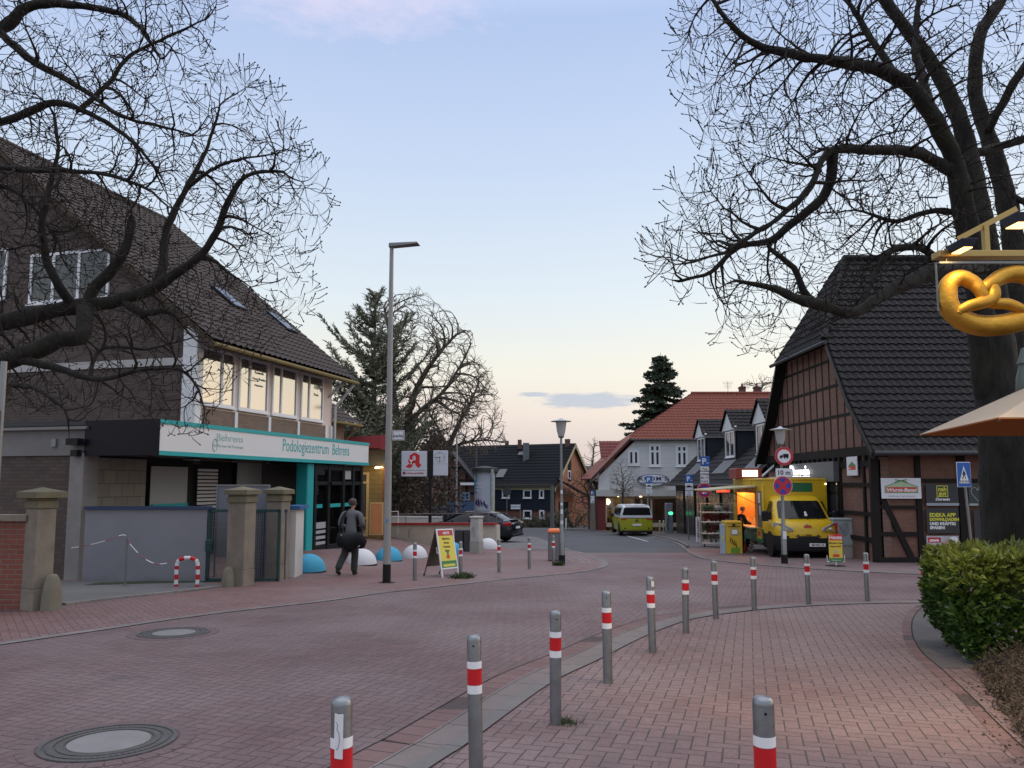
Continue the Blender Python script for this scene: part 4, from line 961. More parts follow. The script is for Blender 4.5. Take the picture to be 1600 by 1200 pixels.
KY=57.0;FK=Facade(Vector((0,KY,0)),(1,0,0))
M_board=NT('white_weatherboard');t=M_board;s=t.n('ShaderNodeSeparateXYZ');t.l(t.pos(),s.inputs[0])
fr_=t.mth('FRACT',t.mth('MULTIPLY',s.outputs[2],3.2));col=t.mix(t.ramp(fr_,[(0.0,0.0),(.08,1.0)]),(.46,.46,.455),(.70,.70,.69));col=t.mix(t.mth('MULTIPLY',t.noise(2.2,4),.4),col,(.36,.37,.38));t.base(col);t.rough(.6);t.bump(fr_,.02,.8);M_board=t.m
M_rtile=mat('orange_red_pantile',(.20,.055,.033),.8,0,.45,4,.004)
kb=thing('cafe_building','white boarded cafe house with red pantile roof and oval sign, at the street end','building',(10,KY,gz(10,KY)))
K=lambda px,py:FK.hit(px,py)
xl,zl=K(931,745);x2,z2=K(991,686);xr=K(1240,700)[0];ze=z2;zf0=K(1000,770)[1];zgr=-2.2
m_=FK.mb();m_.poly([(xl+.2,zf0),(xr,zf0),(xr,ze),(x2+.2,ze),(xl+.2,zl)],0,.3);m_.build('boarded_wall',M_board,kb)
x0k,x1k=K(932,800)[0],K(946,800)[0]
for a_,b_ in((x0k,x1k),(K(1075,800)[0],K(1079,800)[0])):m_=FK.mb();m_.box(a_,b_,-.05,.3,zgr,zf0-.25);m_.build('red_pier',mat('dark_red_render',(.17,.03,.03),.8,0,.15,3),kb)
m_=FK.mb();m_.box(x0k+.02,x1k-.02,-.06,.29,zgr-.2,zgr+.42);m_.build('plinth',mat('cream_render',(.5,.47,.42),.85),kb)
m_=FK.mb();m_.box(xl,xr,-.28,.1,zf0-.25,zf0+.22);m_.build('canopy_fascia',mat('pale_fascia',(.50,.49,.46),.6,0,.1,2),kb)
M_cafe=emit('cafe_lamp',(1,.62,.28),9)
m_=FK.mb();m_.box(x0k,xr,4.5,4.6,zgr,zf0);m_.box(x0k,xr,.3,4.5,zgr-.05,zgr+.04);m_.box(x0k-.05,x0k,.3,4.5,zgr,zf0);m_.box(x0k,xr,.3,4.5,zf0-.05,zf0);m_.build('cafe_interior',mat('cafe_wall',(.16,.11,.08),.8,0,.3,2),kb)
a_,b_=K(947,800)[0],K(1074,800)[0];zz0=K(1000,817)[1];zz1=zf0-.3
m_=FK.mb();n_=[0,.32,.44,.52,.56,1]
for f in n_:x=a_+(b_-a_)*f;m_.box(x-.06,x+.06,0,.12,zz0,zz1)
m_.box(a_,b_,0,.12,zz1-.12,zz1);m_.box(a_,b_,-.02,.14,zz0-.3,zz0);m_.box(a_+(b_-a_)*.12,a_+(b_-a_)*.44,.01,.11,zz1-.75,zz1-.68)
sf_=m_.build('shop_window',mat('cream_frame',(.45,.38,.27),.6),kb);m_=FK.mb();m_.box(a_,b_,.05,.07,zz0,zz1);m_.build('pane',clearglass(),sf_)
for(px_,py_,r_)in((949,784,.22),(1001,776,.10),(966,777,.08),(1027,771,.13)):
 p=P(px_,py_,KY+1.2);m_=MB();m_.sphere(tuple(p),r_,12,8);m_.build('cafe_lamp',M_cafe,kb)
 l=bpy.data.lights.new('cafe_light','POINT');l.energy=9;l.color=(1,.6,.3);l.shadow_soft_size=.15;lo=bpy.data.objects.new('cafe_light',l);COL.objects.link(lo);lo.location=(p.x,p.y-.35,p.z)
m_=FK.mb()
for k in range(9):x=a_+.6+k*1.05;m_.box(x,x+.55,1.5+.3*(k%3),2.0+.3*(k%3),zgr,zgr+.85+.2*(k%2));m_.box(x+.1,x+.3,3.9,4.3,zgr,zgr+2.1)
m_.build('shop_fittings',mat('shop_goods',(.16,.12,.10),.7,0,.7,2.5),kb)
wr=((981,703,999,727),(1014,694,1032.5,729),(1056,695,1074.5,729))
for i,q in enumerate(wr):
 r=FK.rect(*q);window(FK,r,kb,M_upvc,M_curt if False else glassmat('upper_dark_glass',(.05,.055,.06),.05),'window',fw=.17,depth=.06,mull=(.5,),trans=(()if i==0 else(.68,)),sill=.06)
 m_=FK.mb();m_.box(r[0]+.2,r[1]-.2,-.012,-.004,r[2]+.17,r[2]+(r[3]-r[2])*.42);m_.build('curtain',M_curt,kb)
e0=K(990,686);rl=P(1080,615,KY+4.5);zr_=rl.z;slp=(zr_-ze)/4.5
xe_l=e0[0]-.3;xr_l=rl.x
tiles('roof',(0,KY,0),(1,0,0),(0,1,0),[(-.35,ze-.02),(4.5,zr_)],lambda d:xe_l+(xr_l-xe_l)*(max(d,0)/4.5),lambda d:xr,M_rtile,kb,tw=.27,th=.36,amp=.045,sub=4)
m_=MB();A_=Vector((xl-.35,KY-.3,zl-.12));B_=Vector((xe_l,KY-.3,ze+.02));back=Vector((0,9.5,0))
m_.slab([A_,B_,B_+back,A_+back],.14,nrm=(-.7,0,.7));m_.build('catslide_roof',M_rtile,kb)
m_=MB();m_.slab([B_,(xr_l,KY+4.5,zr_),B_+back],.14);m_.build('hip_roof',M_rtile,kb)
m_=MB();m_.slab([(xr_l,KY+4.5,zr_),(xr,KY+4.5,zr_),(xr,KY+9,ze),(xe_l,KY+9,ze)],.14);m_.build('rear_roof',M_rtile,kb)
m_=MB();m_.tube([(xe_l,KY-.42,ze-.08),(xr,KY-.42,ze-.08)],.07,8);m_.tube([A_+Vector((0,-.05,0)),B_+Vector((0,-.05,0))],.05,6);m_.tube([(xl-.35,KY-.3,zl-.15),(xl-.5,KY-.3,zl-.6),(xl-.1,KY-.3,zl-1.1),(xl,KY-.2,zgr)],.06,6);m_.build('gutter',mat('dark_zinc',(.05,.052,.055),.55,.4),kb)
m_=MB()
for k in range(30):x=xr_l+k*.36;m_.tube([(x,KY+4.5,zr_+.03),(x+.38,KY+4.5,zr_+.04)],[.14,.12],7)
m_.build('ridge_tiles',M_rtile,kb)
for px0,px1,yt in((1156,1164,604),(1179,1187,604)):
 c0=P(px0,622,KY+5);c1_=P(px1,yt,KY+5);m_=MB();m_.box(c0 .x,c1_.x,KY+4.8,KY+5.3,zr_-.6,c1_.z);m_.box(c0 .x-.05,c1_.x+.05,KY+4.75,KY+5.35,c1_.z-.14,c1_.z-.05);m_.build('chimney',mat('chimney_brick',(.12,.06,.05),.9,0,.3,6),kb)
 m_=MB();m_.cyl(((c0 .x+c1_.x)/2,KY+5.05,c1_.z),((c0 .x+c1_.x)/2,KY+5.05,c1_.z+.25),.09,.07);m_.build('chimney_pot',M_rtile,kb)
aa=P(1137,596,KY+5);m_=MB();m_.cyl((aa.x,aa.y,zr_-.1),tuple(aa),.02,n=6)
for k in range(5):m_.beam((aa.x-.45+.05*k,aa.y,aa.z-.05-.12*k),(aa.x+.45-.05*k,aa.y,aa.z-.05-.12*k),.018)
m_.build('roof_aerial',M_steel,kb)
w0=P(938,717,KY+4);w1=P(990,686,KY+4);m_=MB();m_.box(w0 .x+.35,w1 .x,KY+4,KY+8,-1,w0 .z);m_.build('rear_wing',mat('cream_render',(.5,.47,.42),.85),kb)
tiles('wing_roof',(w0 .x,KY+3.6,0),(1,0,0),(0,1,0),[(0,w0 .z-.05),(1.4,w1 .z-.1)],lambda d:0,lambda d:w1 .x-w0 .x+1.5,mat('dark_red_tile',(.16,.035,.03),.7,0,.4,4),kb,sub=3)
ov_=thing('oval_shop_sign','oval white sign with dark blue lettering above the cafe windows','sign',tuple(P(1019,750,KY-.4)))
r=FK.rect(994,740.5,1044,759.5);cx,cz=(r[0]+r[1])/2,(r[2]+r[3])/2;rx,rz=(r[1]-r[0])/2,(r[3]-r[2])/2
for k_,yy,mm,nm in((1.0,-.38,mat('navy',(.02,.03,.10),.5),'navy_rim'),(.92,-.395,M_signw,'oval_panel')):
 m_=FK.mb();m_.poly([(cx+rx*k_*math.cos(a),cz+rz*(k_-.02)*math.sin(a))for a in[2*math.pi*i/40 for i in range(40)]],yy,-.32);m_.build(nm,mm,ov_)
text("KROM'S",'lettering',FK.M@Matrix.Translation((cx,-.40,cz-.03)),.38,mat('navy',(.02,.03,.10),.5),ov_,'CENTER',xs=1.35,bold=.012,sp=1.25)
text('CAFÉ & VINOTHEK','lettering',FK.M@Matrix.Translation((cx,-.40,cz-.29)),.19,mat('navy',(.02,.03,.10),.5),ov_,'CENTER',xs=1.1,bold=.005)
fh=thing('gabled_house','house with long dark roof, slate-blue upper floor and orange brick gable, across the far road','house',(3.85,71,-2.3))
A1=Vector((3.85,71,0));gdir=Vector((.45,.893,0)).normalized();fdir=Vector((.893,-.45,0)).normalized()
FL=16.0;FQ=Facade(A1-fdir*FL,fdir);FR=Facade(A1,gdir);GW=9.2
ze_=P(862,757,71).z;zrr=5.45
m_=FQ.mb();zs_=FQ.hit(800,797)[1];m_.box(0,FL,.05,.3,-2.6,zs_);m_.build('brick_ground_floor',brickmat('red_house_brick',math.atan2(fdir.y,fdir.x),(.22,.085,.06),(.17,.07,.05),(.15,.12,.1),.3,.1,.012),fh)
m_=FQ.mb();m_.box(-.02,FL+.02,-.05,.3,zs_,ze_-.5);m_.build('slate_upper_floor',mat('blue_slate',(.016,.022,.034),.8,0,.25,5),fh)
m_=FQ.mb();m_.box(-.02,FL+.02,-.12,.3,ze_-.5,ze_+.02);m_.build('yellow_eaves_board',mat('pale_yellow_board',(.42,.39,.22),.6),fh)
m_=FR.mb();M_obr=brickmat('orange_brick',math.atan2(gdir.y,gdir.x),(.48,.20,.11),(.42,.17,.095),(.40,.22,.15),.3,.1,.01,dirt=.08)
m_.poly([(0,-2.6),(GW,-2.6),(GW,ze_),(GW/2,zrr),(0,ze_)],0,.3);m_.build('orange_gable_wall',M_obr,fh)
sl_=(zrr-ze_)/(GW/2)
for sgn in(1,-1):
 o_=A1 if sgn==1 else A1+gdir*GW
 n_=gdir*sgn
 tiles('roof',o_-fdir*FL,fdir,n_,[(-.4,ze_-.4*sl_+.1),(GW/2,zrr+.1)],lambda d:0,lambda d:FL+.35,mat('blue_black_tile',(.008,.0095,.013),.85,0,.3,4),fh,tw=.4,th=.45,sub=2)
m_=MB(FR.M)
for a,b in(((-.4,ze_-.4*sl_),(GW/2,zrr)),((GW+.4,ze_-.4*sl_),(GW/2,zrr))):
 m_.slab([(a[0],-.36,a[1]-.3),(b[0],-.36,b[1]-.3),(b[0],-.36,b[1]+.05),(a[0],-.36,a[1]+.05)],.08,nrm=(0,-1,0))
m_.build('yellow_barge_board',mat('pale_yellow_board',(.42,.39,.22),.6),fh)
for q in((785,765,797,778.5),(818,765,831,778.5),(843,765,850.5,778.5)):window(FQ,FQ.rect(*q),fh,M_upvc,M_glassb,'window',fw=.12,depth=.1,sill=.1)
for q in((818,797,831,810.5),(843,797,851,810.5)):window(FQ,FQ.rect(*q),fh,M_upvc,M_glass,'window',fw=.12,depth=.1,sill=.1)
m_=FR.mb();r=FR.rect(886,708,892,752);m_.box(r[0]+.2,r[1],-.03,.02,r[2],r[3]);m_.build('slate_strip',mat('blue_slate',(.016,.022,.034),.8,0,.25,5),fh)
window(FR,FR.rect(886.5,735,891,749),fh,M_upvc,M_glass,'window',fw=.12,depth=.08)
m_=FR.mb();r=FR.rect(866,760,889,784);m_.slab([(r[0]-.5,-.3,2.2),(r[1]+1.5,-.3,.9),(r[1]+1.5,-1.9,.2),(r[0]-.5,-1.9,1.5)],.12,nrm=(0,0,1));m_.box(r[0]+1,r[0]+3.2,-.06,.05,-2.5,-.1);m_.build('porch',mat('blue_slate',(.016,.022,.034),.8,0,.25,5),fh)
c_=FQ.M@Vector((FL*.995,GW/2,0));m_=MB();p=P(887,695,75);m_.box(p.x-.25,p.x+.25,74.9,75.5,zrr-.5,P(887,686,75).z);m_.build('chimney',mat('chimney_brick',(.12,.06,.05),.9,0,.3,6),fh)
for px_ in(792,812):
 p=P(px_,695,79 if px_<800 else 77);m_=MB();m_.box(p.x-.2,p.x+.2,p.y-.2,p.y+.3,zrr-.4,zrr+.55);m_.build('chimney',mat('chimney_brick',(.12,.06,.05),.9,0,.3,6),fh)
rn=(-gdir*sl_*1.0+Vector((0,0,1))).normalized()
def rh(px,py):
 d=ray(px,py);c0=Vector((0,0,CAMZ));t=(A1+Vector((0,0,ze_+.1))-c0).dot(rn)/d.dot(rn);return c0+d*t
up_=(gdir+Vector((0,0,sl_))).normalized()
for px_,py_,a,b,nm in((784,741,.42,.6,'skylight'),(815,710,.3,.25,'skylight')):
 c_=rh(px_,py_);m_=MB();m_.slab([c_+fdir*x*a+up_*y*b+rn*.15 for x,y in((-1,-1),(1,-1),(1,1),(-1,1))],.12,nrm=rn);m_.build(nm,mat('lead',(.14,.145,.15),.6,.3),fh)
c_=rh(822,716);m_=MB();m_.box(c_.x-.3,c_.x+.3,c_.y-.3,c_.y+.5,c_.z-.3,c_.z+1.5);m_.build('roof_stack',mat('grey_stack',(.12,.13,.14),.7),fh)
hb=thing('half_timbered_house','red brick half-timbered gable house with blue window behind the clock sign','house',(-6,66,-2.1))
FT=Facade(Vector((0,66,0)),(1,0,0))
l_,zl_=FT.hit(618,752);rt_,zt_=FT.hit(743,752);pk_=FT.hit(680,678)
m_=FT.mb();M_tb=brickmat('timbered_house_brick',0,(.17,.075,.06),(.13,.06,.05),(.10,.08,.07),.3,.1,.014);m_.poly([(l_,-2.6),(rt_,-2.6),(rt_,zt_),(pk_[0],pk_[1]),(l_,zt_)],0,.3);m_.build('gable_wall',M_tb,hb)
m_=FT.mb()
for f in[k/9 for k in range(10)]:
 x=l_+(rt_-l_)*f;zt2=pk_[1]-abs(x-pk_[0])*(pk_[1]-zt_)/(rt_-pk_[0]);m_.box(x-.09,x+.09,-.04,.05,-1.0,zt2-.1)
for z in(-.2,.8,1.9,3.0,4.0):
 hw=(pk_[1]-z)/(pk_[1]-zt_)*(rt_-pk_[0]);hw=min(hw,rt_-pk_[0]);m_.box(pk_[0]-hw,pk_[0]+hw,-.05,.05,z-.09,z+.09)
m_.build('timber_frame',M_timber,hb)
for s_ in(-1,1):
 x_=l_-.4 if s_<0 else rt_+.4;m_=MB();zz=zt_-.4*(pk_[1]-zt_)/(rt_-pk_[0])
 m_.slab([(x_,65.5,zz),(pk_[0],65.5,pk_[1]+.1),(pk_[0],76,pk_[1]+.1),(x_,76,zz)],.18,nrm=(s_*.7,0,.7));m_.build('roof',M_btile,hb)
window(FT,FT.rect(719.5,769,734.5,782),hb,mat('grey_blue_frame',(.14,.20,.30),.6),M_glass,'window',fw=.14,depth=.1,mull=(.5,),trans=(.5,))
m_=FT.mb();r=FT.rect(673,760,690,800);m_.box(r[0],r[1],-.5,.0,-2.4,r[3]);m_.build('salmon_porch',mat('salmon_render',(.40,.17,.11),.8,0,.15,2),hb)
m_=FT.mb();r=FT.rect(719,754,741,758);m_.box(r[0],r[1],-.5,-.06,r[2],r[3]);m_.build('white_shelf_canopy',M_white,hb)
bf=thing('blue_board_fence','weathered blue board fence in front of the half-timbered house','fence',tuple(G(725,824)))
m_=MB();a_=P(675,784,60);b_=P(745,782,60)
for k in range(30):x=a_.x+(b_.x-a_.x)*k/30;m_.box(x,x+(b_.x-a_.x)/30-.01,60,60.04,-2.0,a_.z+.03*math.sin(k*3.1))
m_.build('boards',mat('faded_blue_wood',(.07,.13,.24),.8,0,.3,4),bf)
m_=MB();m_.box(a_.x,b_.x,60.05,60.1,a_.z-.3,a_.z-.2);m_.build('rail',mat('faded_blue_wood',(.07,.13,.24),.8,0,.3,4),bf)
gh=thing('background_house','dim dark house behind the bare trees between orange gable and cafe','house',tuple(P(925,800,95)))
m_=MB();a_=P(904,752,92);b_=P(960,725,92);m_.box(a_.x,b_.x,92,100,-3,a_.z);m_.build('wall',mat('dim_brick',(.10,.065,.05),.9),gh)
m_=MB();c_=P(932,728,96);m_.slab([(a_.x-.5,91.5,a_.z),(b_.x+1,91.5,a_.z),(b_.x+1,96,c_.z),(a_.x-.5,96,c_.z)],.2);m_.build('roof',mat('dim_tile',(.045,.035,.03),.8),gh)
ph=thing('pharmacy_building','low ochre brick building with red roof edge and lit cream door, beyond the teal canopy','building',tuple(G(585,840)))
FP=Facade(Vector((P(553,800,34).x,34.0,0)),(1,0,0));
r=FP.rect(553,728,603,842);PW=r[1]
M_och=brickmat('ochre_block',0,(.30,.22,.085),(.26,.19,.075),(.17,.12,.05),.42,.2,.012,dirt=.15)
m_=FP.mb();m_.slab([(0,0,r[3]+.02),(PW,0,r[3]+.02),(PW-1.7,8,r[3]+.02),(0,8,r[3]+.02)],r[3]+1.32,nrm=(0,0,1));m_.build('wall',M_och,ph)
z1_,z2_=FP.hit(590,728)[1],FP.hit(590,703)[1];z3_=FP.hit(600,683)[1]
m_=FP.mb();m_.slab([(-1.5,-.25,z2_),(PW+.15,-.25,z2_),(PW-1.7,8,z2_),(-1.5,8,z2_)],z2_-z1_,nrm=(0,0,1));m_.build('grey_fascia',mat('grey_fascia',(.11,.10,.09),.7,0,.15,3),ph)
m_=FP.mb();m_.slab([(-2.5,-.6,z2_+.0),(PW+.05,-.9,z2_+.05),(PW+.05,-.9,z3_+.05),(-2.5,-.6,z3_-.22)],.15,nrm=(0,-1,0));m_.slab([(-2.5,-.7,z3_-.25),(PW+.05,-.7,z3_-.25),(PW-1.8,8,z3_-.25),(-2.5,8,z3_-.25)],.07,nrm=(0,0,1));m_.box(PW-.15,PW+.12,-.95,.1,z2_+.01,z3_+.0);m_.build('red_roof_edge',mat('dull_red_sheet',(.33,.05,.06),.55,0,.1,2),ph)
m_=FP.mb();m_.box(PW-.1,PW+.06,-.08,.2,-1.2,z1_-.01);m_.build('red_corner_strip',mat('dull_red_sheet',(.33,.05,.06),.55,0,.1,2),ph)
dr=FP.rect(562,738,576,838);M_cream=mat('cream_door_frame',(.62,.48,.22),.5,0,.05)
window(FP,(dr[0]-.5,dr[1],dr[2],dr[3]),ph,M_cream,M_yref,'door',fw=.1,depth=.06,trans=(.28,.84))
pt=thing('advert_poster_stand','orange framed poster leaning by the pharmacy door','poster stand',tuple(P(588,836,33)))
a_,b_=P(577,836,33),P(599,785,33);m_=MB();m_.box(a_.x,b_.x,33,33.05,a_.z,b_.z);m_.build('frame',M_cream,pt)
m_=MB();m_.box(a_.x+.05,b_.x-.05,32.985,33,a_.z+.05,b_.z-.05);m_.build('orange_poster',mat('orange_poster',(.62,.26,.10),.6,0,.25,3),pt)
l=bpy.data.lights.new('door_light','POINT');l.energy=14;l.color=(1,.72,.30);l.shadow_soft_size=.1;lo=bpy.data.objects.new('door_light',l);COL.objects.link(lo);lo.location=FP.M@Vector((1.2,-1.2,z1_-.25))
m_=FP.mb();m_.lathe([(.1,0),(.1,.05),(.03,.09)],10,Matrix.Translation((1.2,-1.2,z1_-.14)));m_.box(1.15,1.25,-1.2,0,z1_-.08,z1_-.05);m_.build('door_lamp',emit('door_lamp_glow',(1,.75,.35),6),ph)
rp=thing('ramp_wall','cream ramp wall with red coping and steel handrail, in front of the dark saloon car','wall',tuple(G(680,845)))
M_cwall=mat('cream_wall',(.52,.47,.41),.85,0,.2,2.2)
wpth=[P(578,820,37.5),P(640,820,36.5),P(720,820,35),P(776,820,33.8)]
def wallalong(m_,pts,z0off,w,zt=None,z1off=0):
 for i in range(len(pts)-1):
  a,b=pts[i],pts[i+1];d=(b-a);d.z=0;d.normalize();n=Vector((-d.y,d.x,0))*w
  vs=[a-n*.0,b,b+n,a+n]
  lo_=[(p.x,p.y,z0off)for p in vs];hi_=[(vs[0].x,vs[0].y,a.z+z1off),(vs[1].x,vs[1].y,b.z+z1off),(vs[2].x,vs[2].y,b.z+z1off),(vs[3].x,vs[3].y,a.z+z1off)]
  m_.add(lo_+hi_,[(0,3,2,1),(4,5,6,7),(0,1,5,4),(1,2,6,5),(2,3,7,6),(3,0,4,7)])
m_=MB();wallalong(m_,wpth,-1.6,.25);m_.build('rendered_wall',M_cwall,rp)
M_rcop=mat('red_coping',(.35,.03,.035),.5,0,.1,3)
m_=MB()
for i in range(3):
 a,b=wpth[i],wpth[i+1];m_.beam(a+Vector((0,.12,.04)),b+Vector((0,.12,.04)),.36,.09)
m_.build('red_coping',M_rcop,rp)
m_=MB()
for i in range(3):m_.tube([wpth[i]+Vector((0,.1,.50)),wpth[i+1]+Vector((0,.1,.50))],.022,6)
for f in(.0,.3,.55,.8,1.0,.93):
 k_=f*3;i=min(2,int(k_));p=wpth[i].lerp(wpth[i+1],k_-i)+Vector((0,.1,0));m_.cyl(p,p+Vector((0,0,.5)),.02,n=6)
m_.build('handrail',M_steel,rp)
m_=MB()
for f in(.12,.33,.52,.66):
 k_=f*3;i=min(2,int(k_));p=wpth[i].lerp(wpth[i+1],k_-i);p.y-=.03;zz=-.9
 m_.tube([(p.x,p.y-.06,p.z-.6),(p.x,p.y-.06,p.z-.18),(p.x+.33,p.y-.06,p.z-.18)],.014,5)
m_.build('lower_hand_loops',M_steel,rp)
rp2=thing('ramp_back_wall','white low wall behind the red-capped ramp wall','wall',tuple(P(650,815,40)))
pts=[P(600,808,41),P(690,809,41)];m_=MB();wallalong(m_,pts,-1.5,.2);m_.build('white_wall',mat('white_wall',(.55,.54,.53),.7),rp2)
m_=MB();m_.beam(pts[0]+Vector((0,.1,.03)),pts[1]+Vector((0,.1,.03)),.26,.06);m_.tube([P(598,800,36.8),P(622,799,36.8),P(622,835,36.8)],.03,6);m_.build('coping',M_white,rp2)
BH=.87
def bollard():
 t=thing('bollard','x','bollard',(0,0,0),'steel bollards along the kerbs');r=.045
 m_=MB();m_.lathe([(r,-.12),(r,BH-.03),(r*.92,BH-.012),(r*.7,BH-.002),(.001,BH+.003)],20,cap=False);m_.build('post',M_steel,t,smooth=True)
 m_=MB();m_.lathe([(.11,-.004),(.095,.003),(r,.008)],13,Matrix.Scale(1.2,4,(.8,.6,0)),cap=False);m_.build('base_joint_shade',mat('joint_dirt_shade',(.025,.022,.02),.95),t)  # dark disc paints contact shade over the joint at the foot
 def ring(z0,z1,nm,mt):m_=MB();m_.lathe([(r+.0015,z0),(r+.0015,z1)],20,cap=False);m_.build(nm,mt,t,smooth=True)
 ring(BH-.20,BH-.157,'white_band',M_whitef);ring(BH-.299,BH-.202,'red_band',M_red);ring(BH-.352,BH-.301,'white_band',M_whitef)
 m_=MB();m_.lathe([(.001,0),(.006,0),(.006,.004),(.001,.005)],8,Matrix.Translation((.0,-r,BH-.06))@Matrix.Rotation(R(90),4,'X'));m_.build('rivet',M_black,t)
 return t
blist=[((540,1078),'t','nearest bollard on the left, with a peeling white sticker above its red band'),((745,986),'t','second bollard from the near left, beside the curved kerb'),((868,1132),'b','bollard with grass at its foot, third along the curved kerb'),((950,1069),'b','fourth bollard along the curved kerb, slightly leaning'),((1020,1021),'b','fifth bollard along the curved kerb, with a small label near its top'),((1072,990),'b','sixth bollard along the curved kerb'),((1119,967),'b','seventh bollard along the curved kerb'),((1179,955),'b','eighth bollard along the curved kerb, in front of the yellow machine'),((1264,945),'b','bollard in front of the yellow truck, left of the red and yellow placard'),((1356,940),'b','bollard in front of the barn corner, second from the hedge'),((1443,868),'t','bollard half hidden behind the left end of the laurel hedge'),((1193,1075),'t','lone near bollard at the bottom right of the footpath'),((648,907),'b','bollard left of the yellow A-frame board, on the far pavement'),((720,903),'b','bollard with weeds at its foot, right of the yellow A-frame board'),((780,895),'b','far pavement bollard standing right of the grey cabinet'),((827,889),'b','far pavement bollard between grey cabinet and orange-lidded bin'),((865,884),'b','far pavement bollard directly before the orange-lidded bin'),((880,880),'b','far pavement bollard beside the mushroom lamp post')]
BL0=None;BPOS=[]
rng=random.Random(4)
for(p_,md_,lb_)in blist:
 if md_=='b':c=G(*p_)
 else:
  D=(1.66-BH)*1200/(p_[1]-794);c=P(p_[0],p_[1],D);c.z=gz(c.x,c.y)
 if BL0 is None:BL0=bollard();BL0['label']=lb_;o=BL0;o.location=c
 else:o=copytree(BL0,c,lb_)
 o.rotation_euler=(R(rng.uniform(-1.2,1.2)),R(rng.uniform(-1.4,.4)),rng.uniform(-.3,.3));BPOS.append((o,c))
o,c=BPOS[0]
m_=MB(Matrix.Translation(c));m_.lathe([(.0475,BH-.235),(.0475,BH-.055)],8,cap=False,a0=R(208),a1=R(274));m_.build('sticker',M_paper,o)
m_=MB(Matrix.Translation(c));m_.tube([(.0482*math.cos(R(a+12)),.0482*math.sin(R(a+12)),z)for a,z in((222,BH-.09),(232,BH-.10),(228,BH-.12),(240,BH-.13),(244,BH-.16),(238,BH-.19),(226,BH-.2))],.0012,4);m_.build('sticker_scribble',mat('blue_ink',(.05,.06,.12),.6),o)
m_=MB(Matrix.Translation(c));m_.lathe([(.0470,BH-.5),(.0470,BH-.25),(.0470,BH-.20)],4,cap=False,a0=R(180),a1=R(204));m_.build('torn_film_patch',M_dsteel,o)
o,c=BPOS[4];m_=MB(Matrix.Translation(c));m_.lathe([(.0475,BH-.11),(.0475,BH-.045)],5,cap=False,a0=R(255),a1=R(295));m_.build('label_sticker',M_paper,o)
o,c=BPOS[2];m_=MB(Matrix.Translation(c));m_.lathe([(.0472,BH-.157),(.0472,BH-.09)],10,cap=False,a0=R(190),a1=R(320));m_.build('torn_label',mat('torn_label',(.4,.42,.44),.7,0,.3,30),o)
def tuft(c,r,n,h,label,seed):
 rng=random.Random(seed);mb=MB();mb.fixn=False
 for k in range(n):
  a=rng.uniform(0,6.28);q=Vector((c[0]+rng.gauss(0,r*.5),c[1]+rng.gauss(0,r*.5),c[2]));d=Vector((math.cos(a)*.7,math.sin(a)*.7,rng.uniform(.3,1.2)));leaf_(mb,q,d,h*rng.uniform(.4,1.1),rng)
 tag(mb.build('weed_tuft',leafmat('weed_green',(.02,.045,.012),(.07,.10,.03),trans=.1,sc_=20),None),label,'weeds','weeds in the paving joints')
def leaf_(mb,p,d,L,rng):
 d=d.normalized();s=d.cross(Vector((rng.gauss(0,1),rng.gauss(0,1),rng.gauss(0,1)))).normalized();i=len(mb.v);w=L*.09
 mb.v+=[tuple(p-s*w),tuple(p+s*w),tuple(p+d*L)];mb.f.append([i,i+1,i+2]);mb.mi.append(0)
c=BPOS[2][1];tuft(c+Vector((.08,.02,0)),.09,160,.07,'small green weed tuft at the foot of the third kerbside bollard',1)
c=BPOS[13][1];tuft(c+Vector((.05,-.1,.01)),.22,420,.2,'bushy weed tuft at the foot of the bollard beside the A-frame board',2)
c=BPOS[16][1];tuft(c+Vector((.15,-.05,.01)),.13,200,.2,'small weed tuft beside the bollard at the orange-lidded bin',3)
def lamp_head(m_,c,L):pass
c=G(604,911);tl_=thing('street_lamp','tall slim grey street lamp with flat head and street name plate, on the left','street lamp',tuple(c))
ztop=P(610,384,c.y).z
m_=MB();m_.tube([c-Vector((0,0,.1)),c+Vector((0,0,.4)),Vector((c.x,c.y,2.2)),Vector((c.x,c.y,ztop))],[.088,.088,.078,.045],16);m_.build('pole',mat('grey_lamp_pole',(.30,.30,.29),.55,.3,.15,4),tl_,smooth=True)
m_=MB(Matrix.Translation(c));m_.lathe([(.092,-.02),(.092,.42)],16,cap=False);m_.build('black_base_sleeve',M_black,tl_,smooth=True)
m_=MB();m_.add([(c.x-.06,c.y-.1,ztop-.05),(c.x+.62,c.y-.13,ztop+.03),(c.x+.66,c.y+.13,ztop+.03),(c.x-.06,c.y+.1,ztop-.05),(c.x-.06,c.y-.08,ztop+.05),(c.x+.6,c.y-.1,ztop+.075),(c.x+.62,c.y+.1,ztop+.075),(c.x-.06,c.y+.08,ztop+.05)],[(0,3,2,1),(4,5,6,7),(0,1,5,4),(1,2,6,5),(2,3,7,6),(3,0,4,7)]);m_.build('lamp_head',mat('lamp_head_grey',(.16,.165,.17),.5,.4),tl_,bevel=.01)
r0=P(611,672,c.y-.02);r1=P(630,688,c.y-.02)
m_=MB();m_.box(c.x+.08,r1 .x+.02,c.y-.015,c.y+.01,r1 .z,r0 .z);pl=m_.build('street_sign',M_signw,tl_)
m_=MB();zz0,zz1,xa,xb=r1 .z+.012,r0 .z-.012,c.x+.095,r1 .x+.005
for q in((xa,xb,zz0,zz0+.008),(xa,xb,zz1-.008,zz1),(xa,xa+.008,zz0+.009,zz1-.009),(xb-.008,xb,zz0+.009,zz1-.009)):m_.box(q[0],q[1],c.y-.018,c.y-.0155,q[2],q[3])
m_.build('border_line',M_black,pl)
text('An der Kirche','lettering',frame((c.x+.105,c.y-.017,r1 .z+.07),(1,0,0)),.095,M_black,pl,'LEFT',xs=.42,bold=.001)
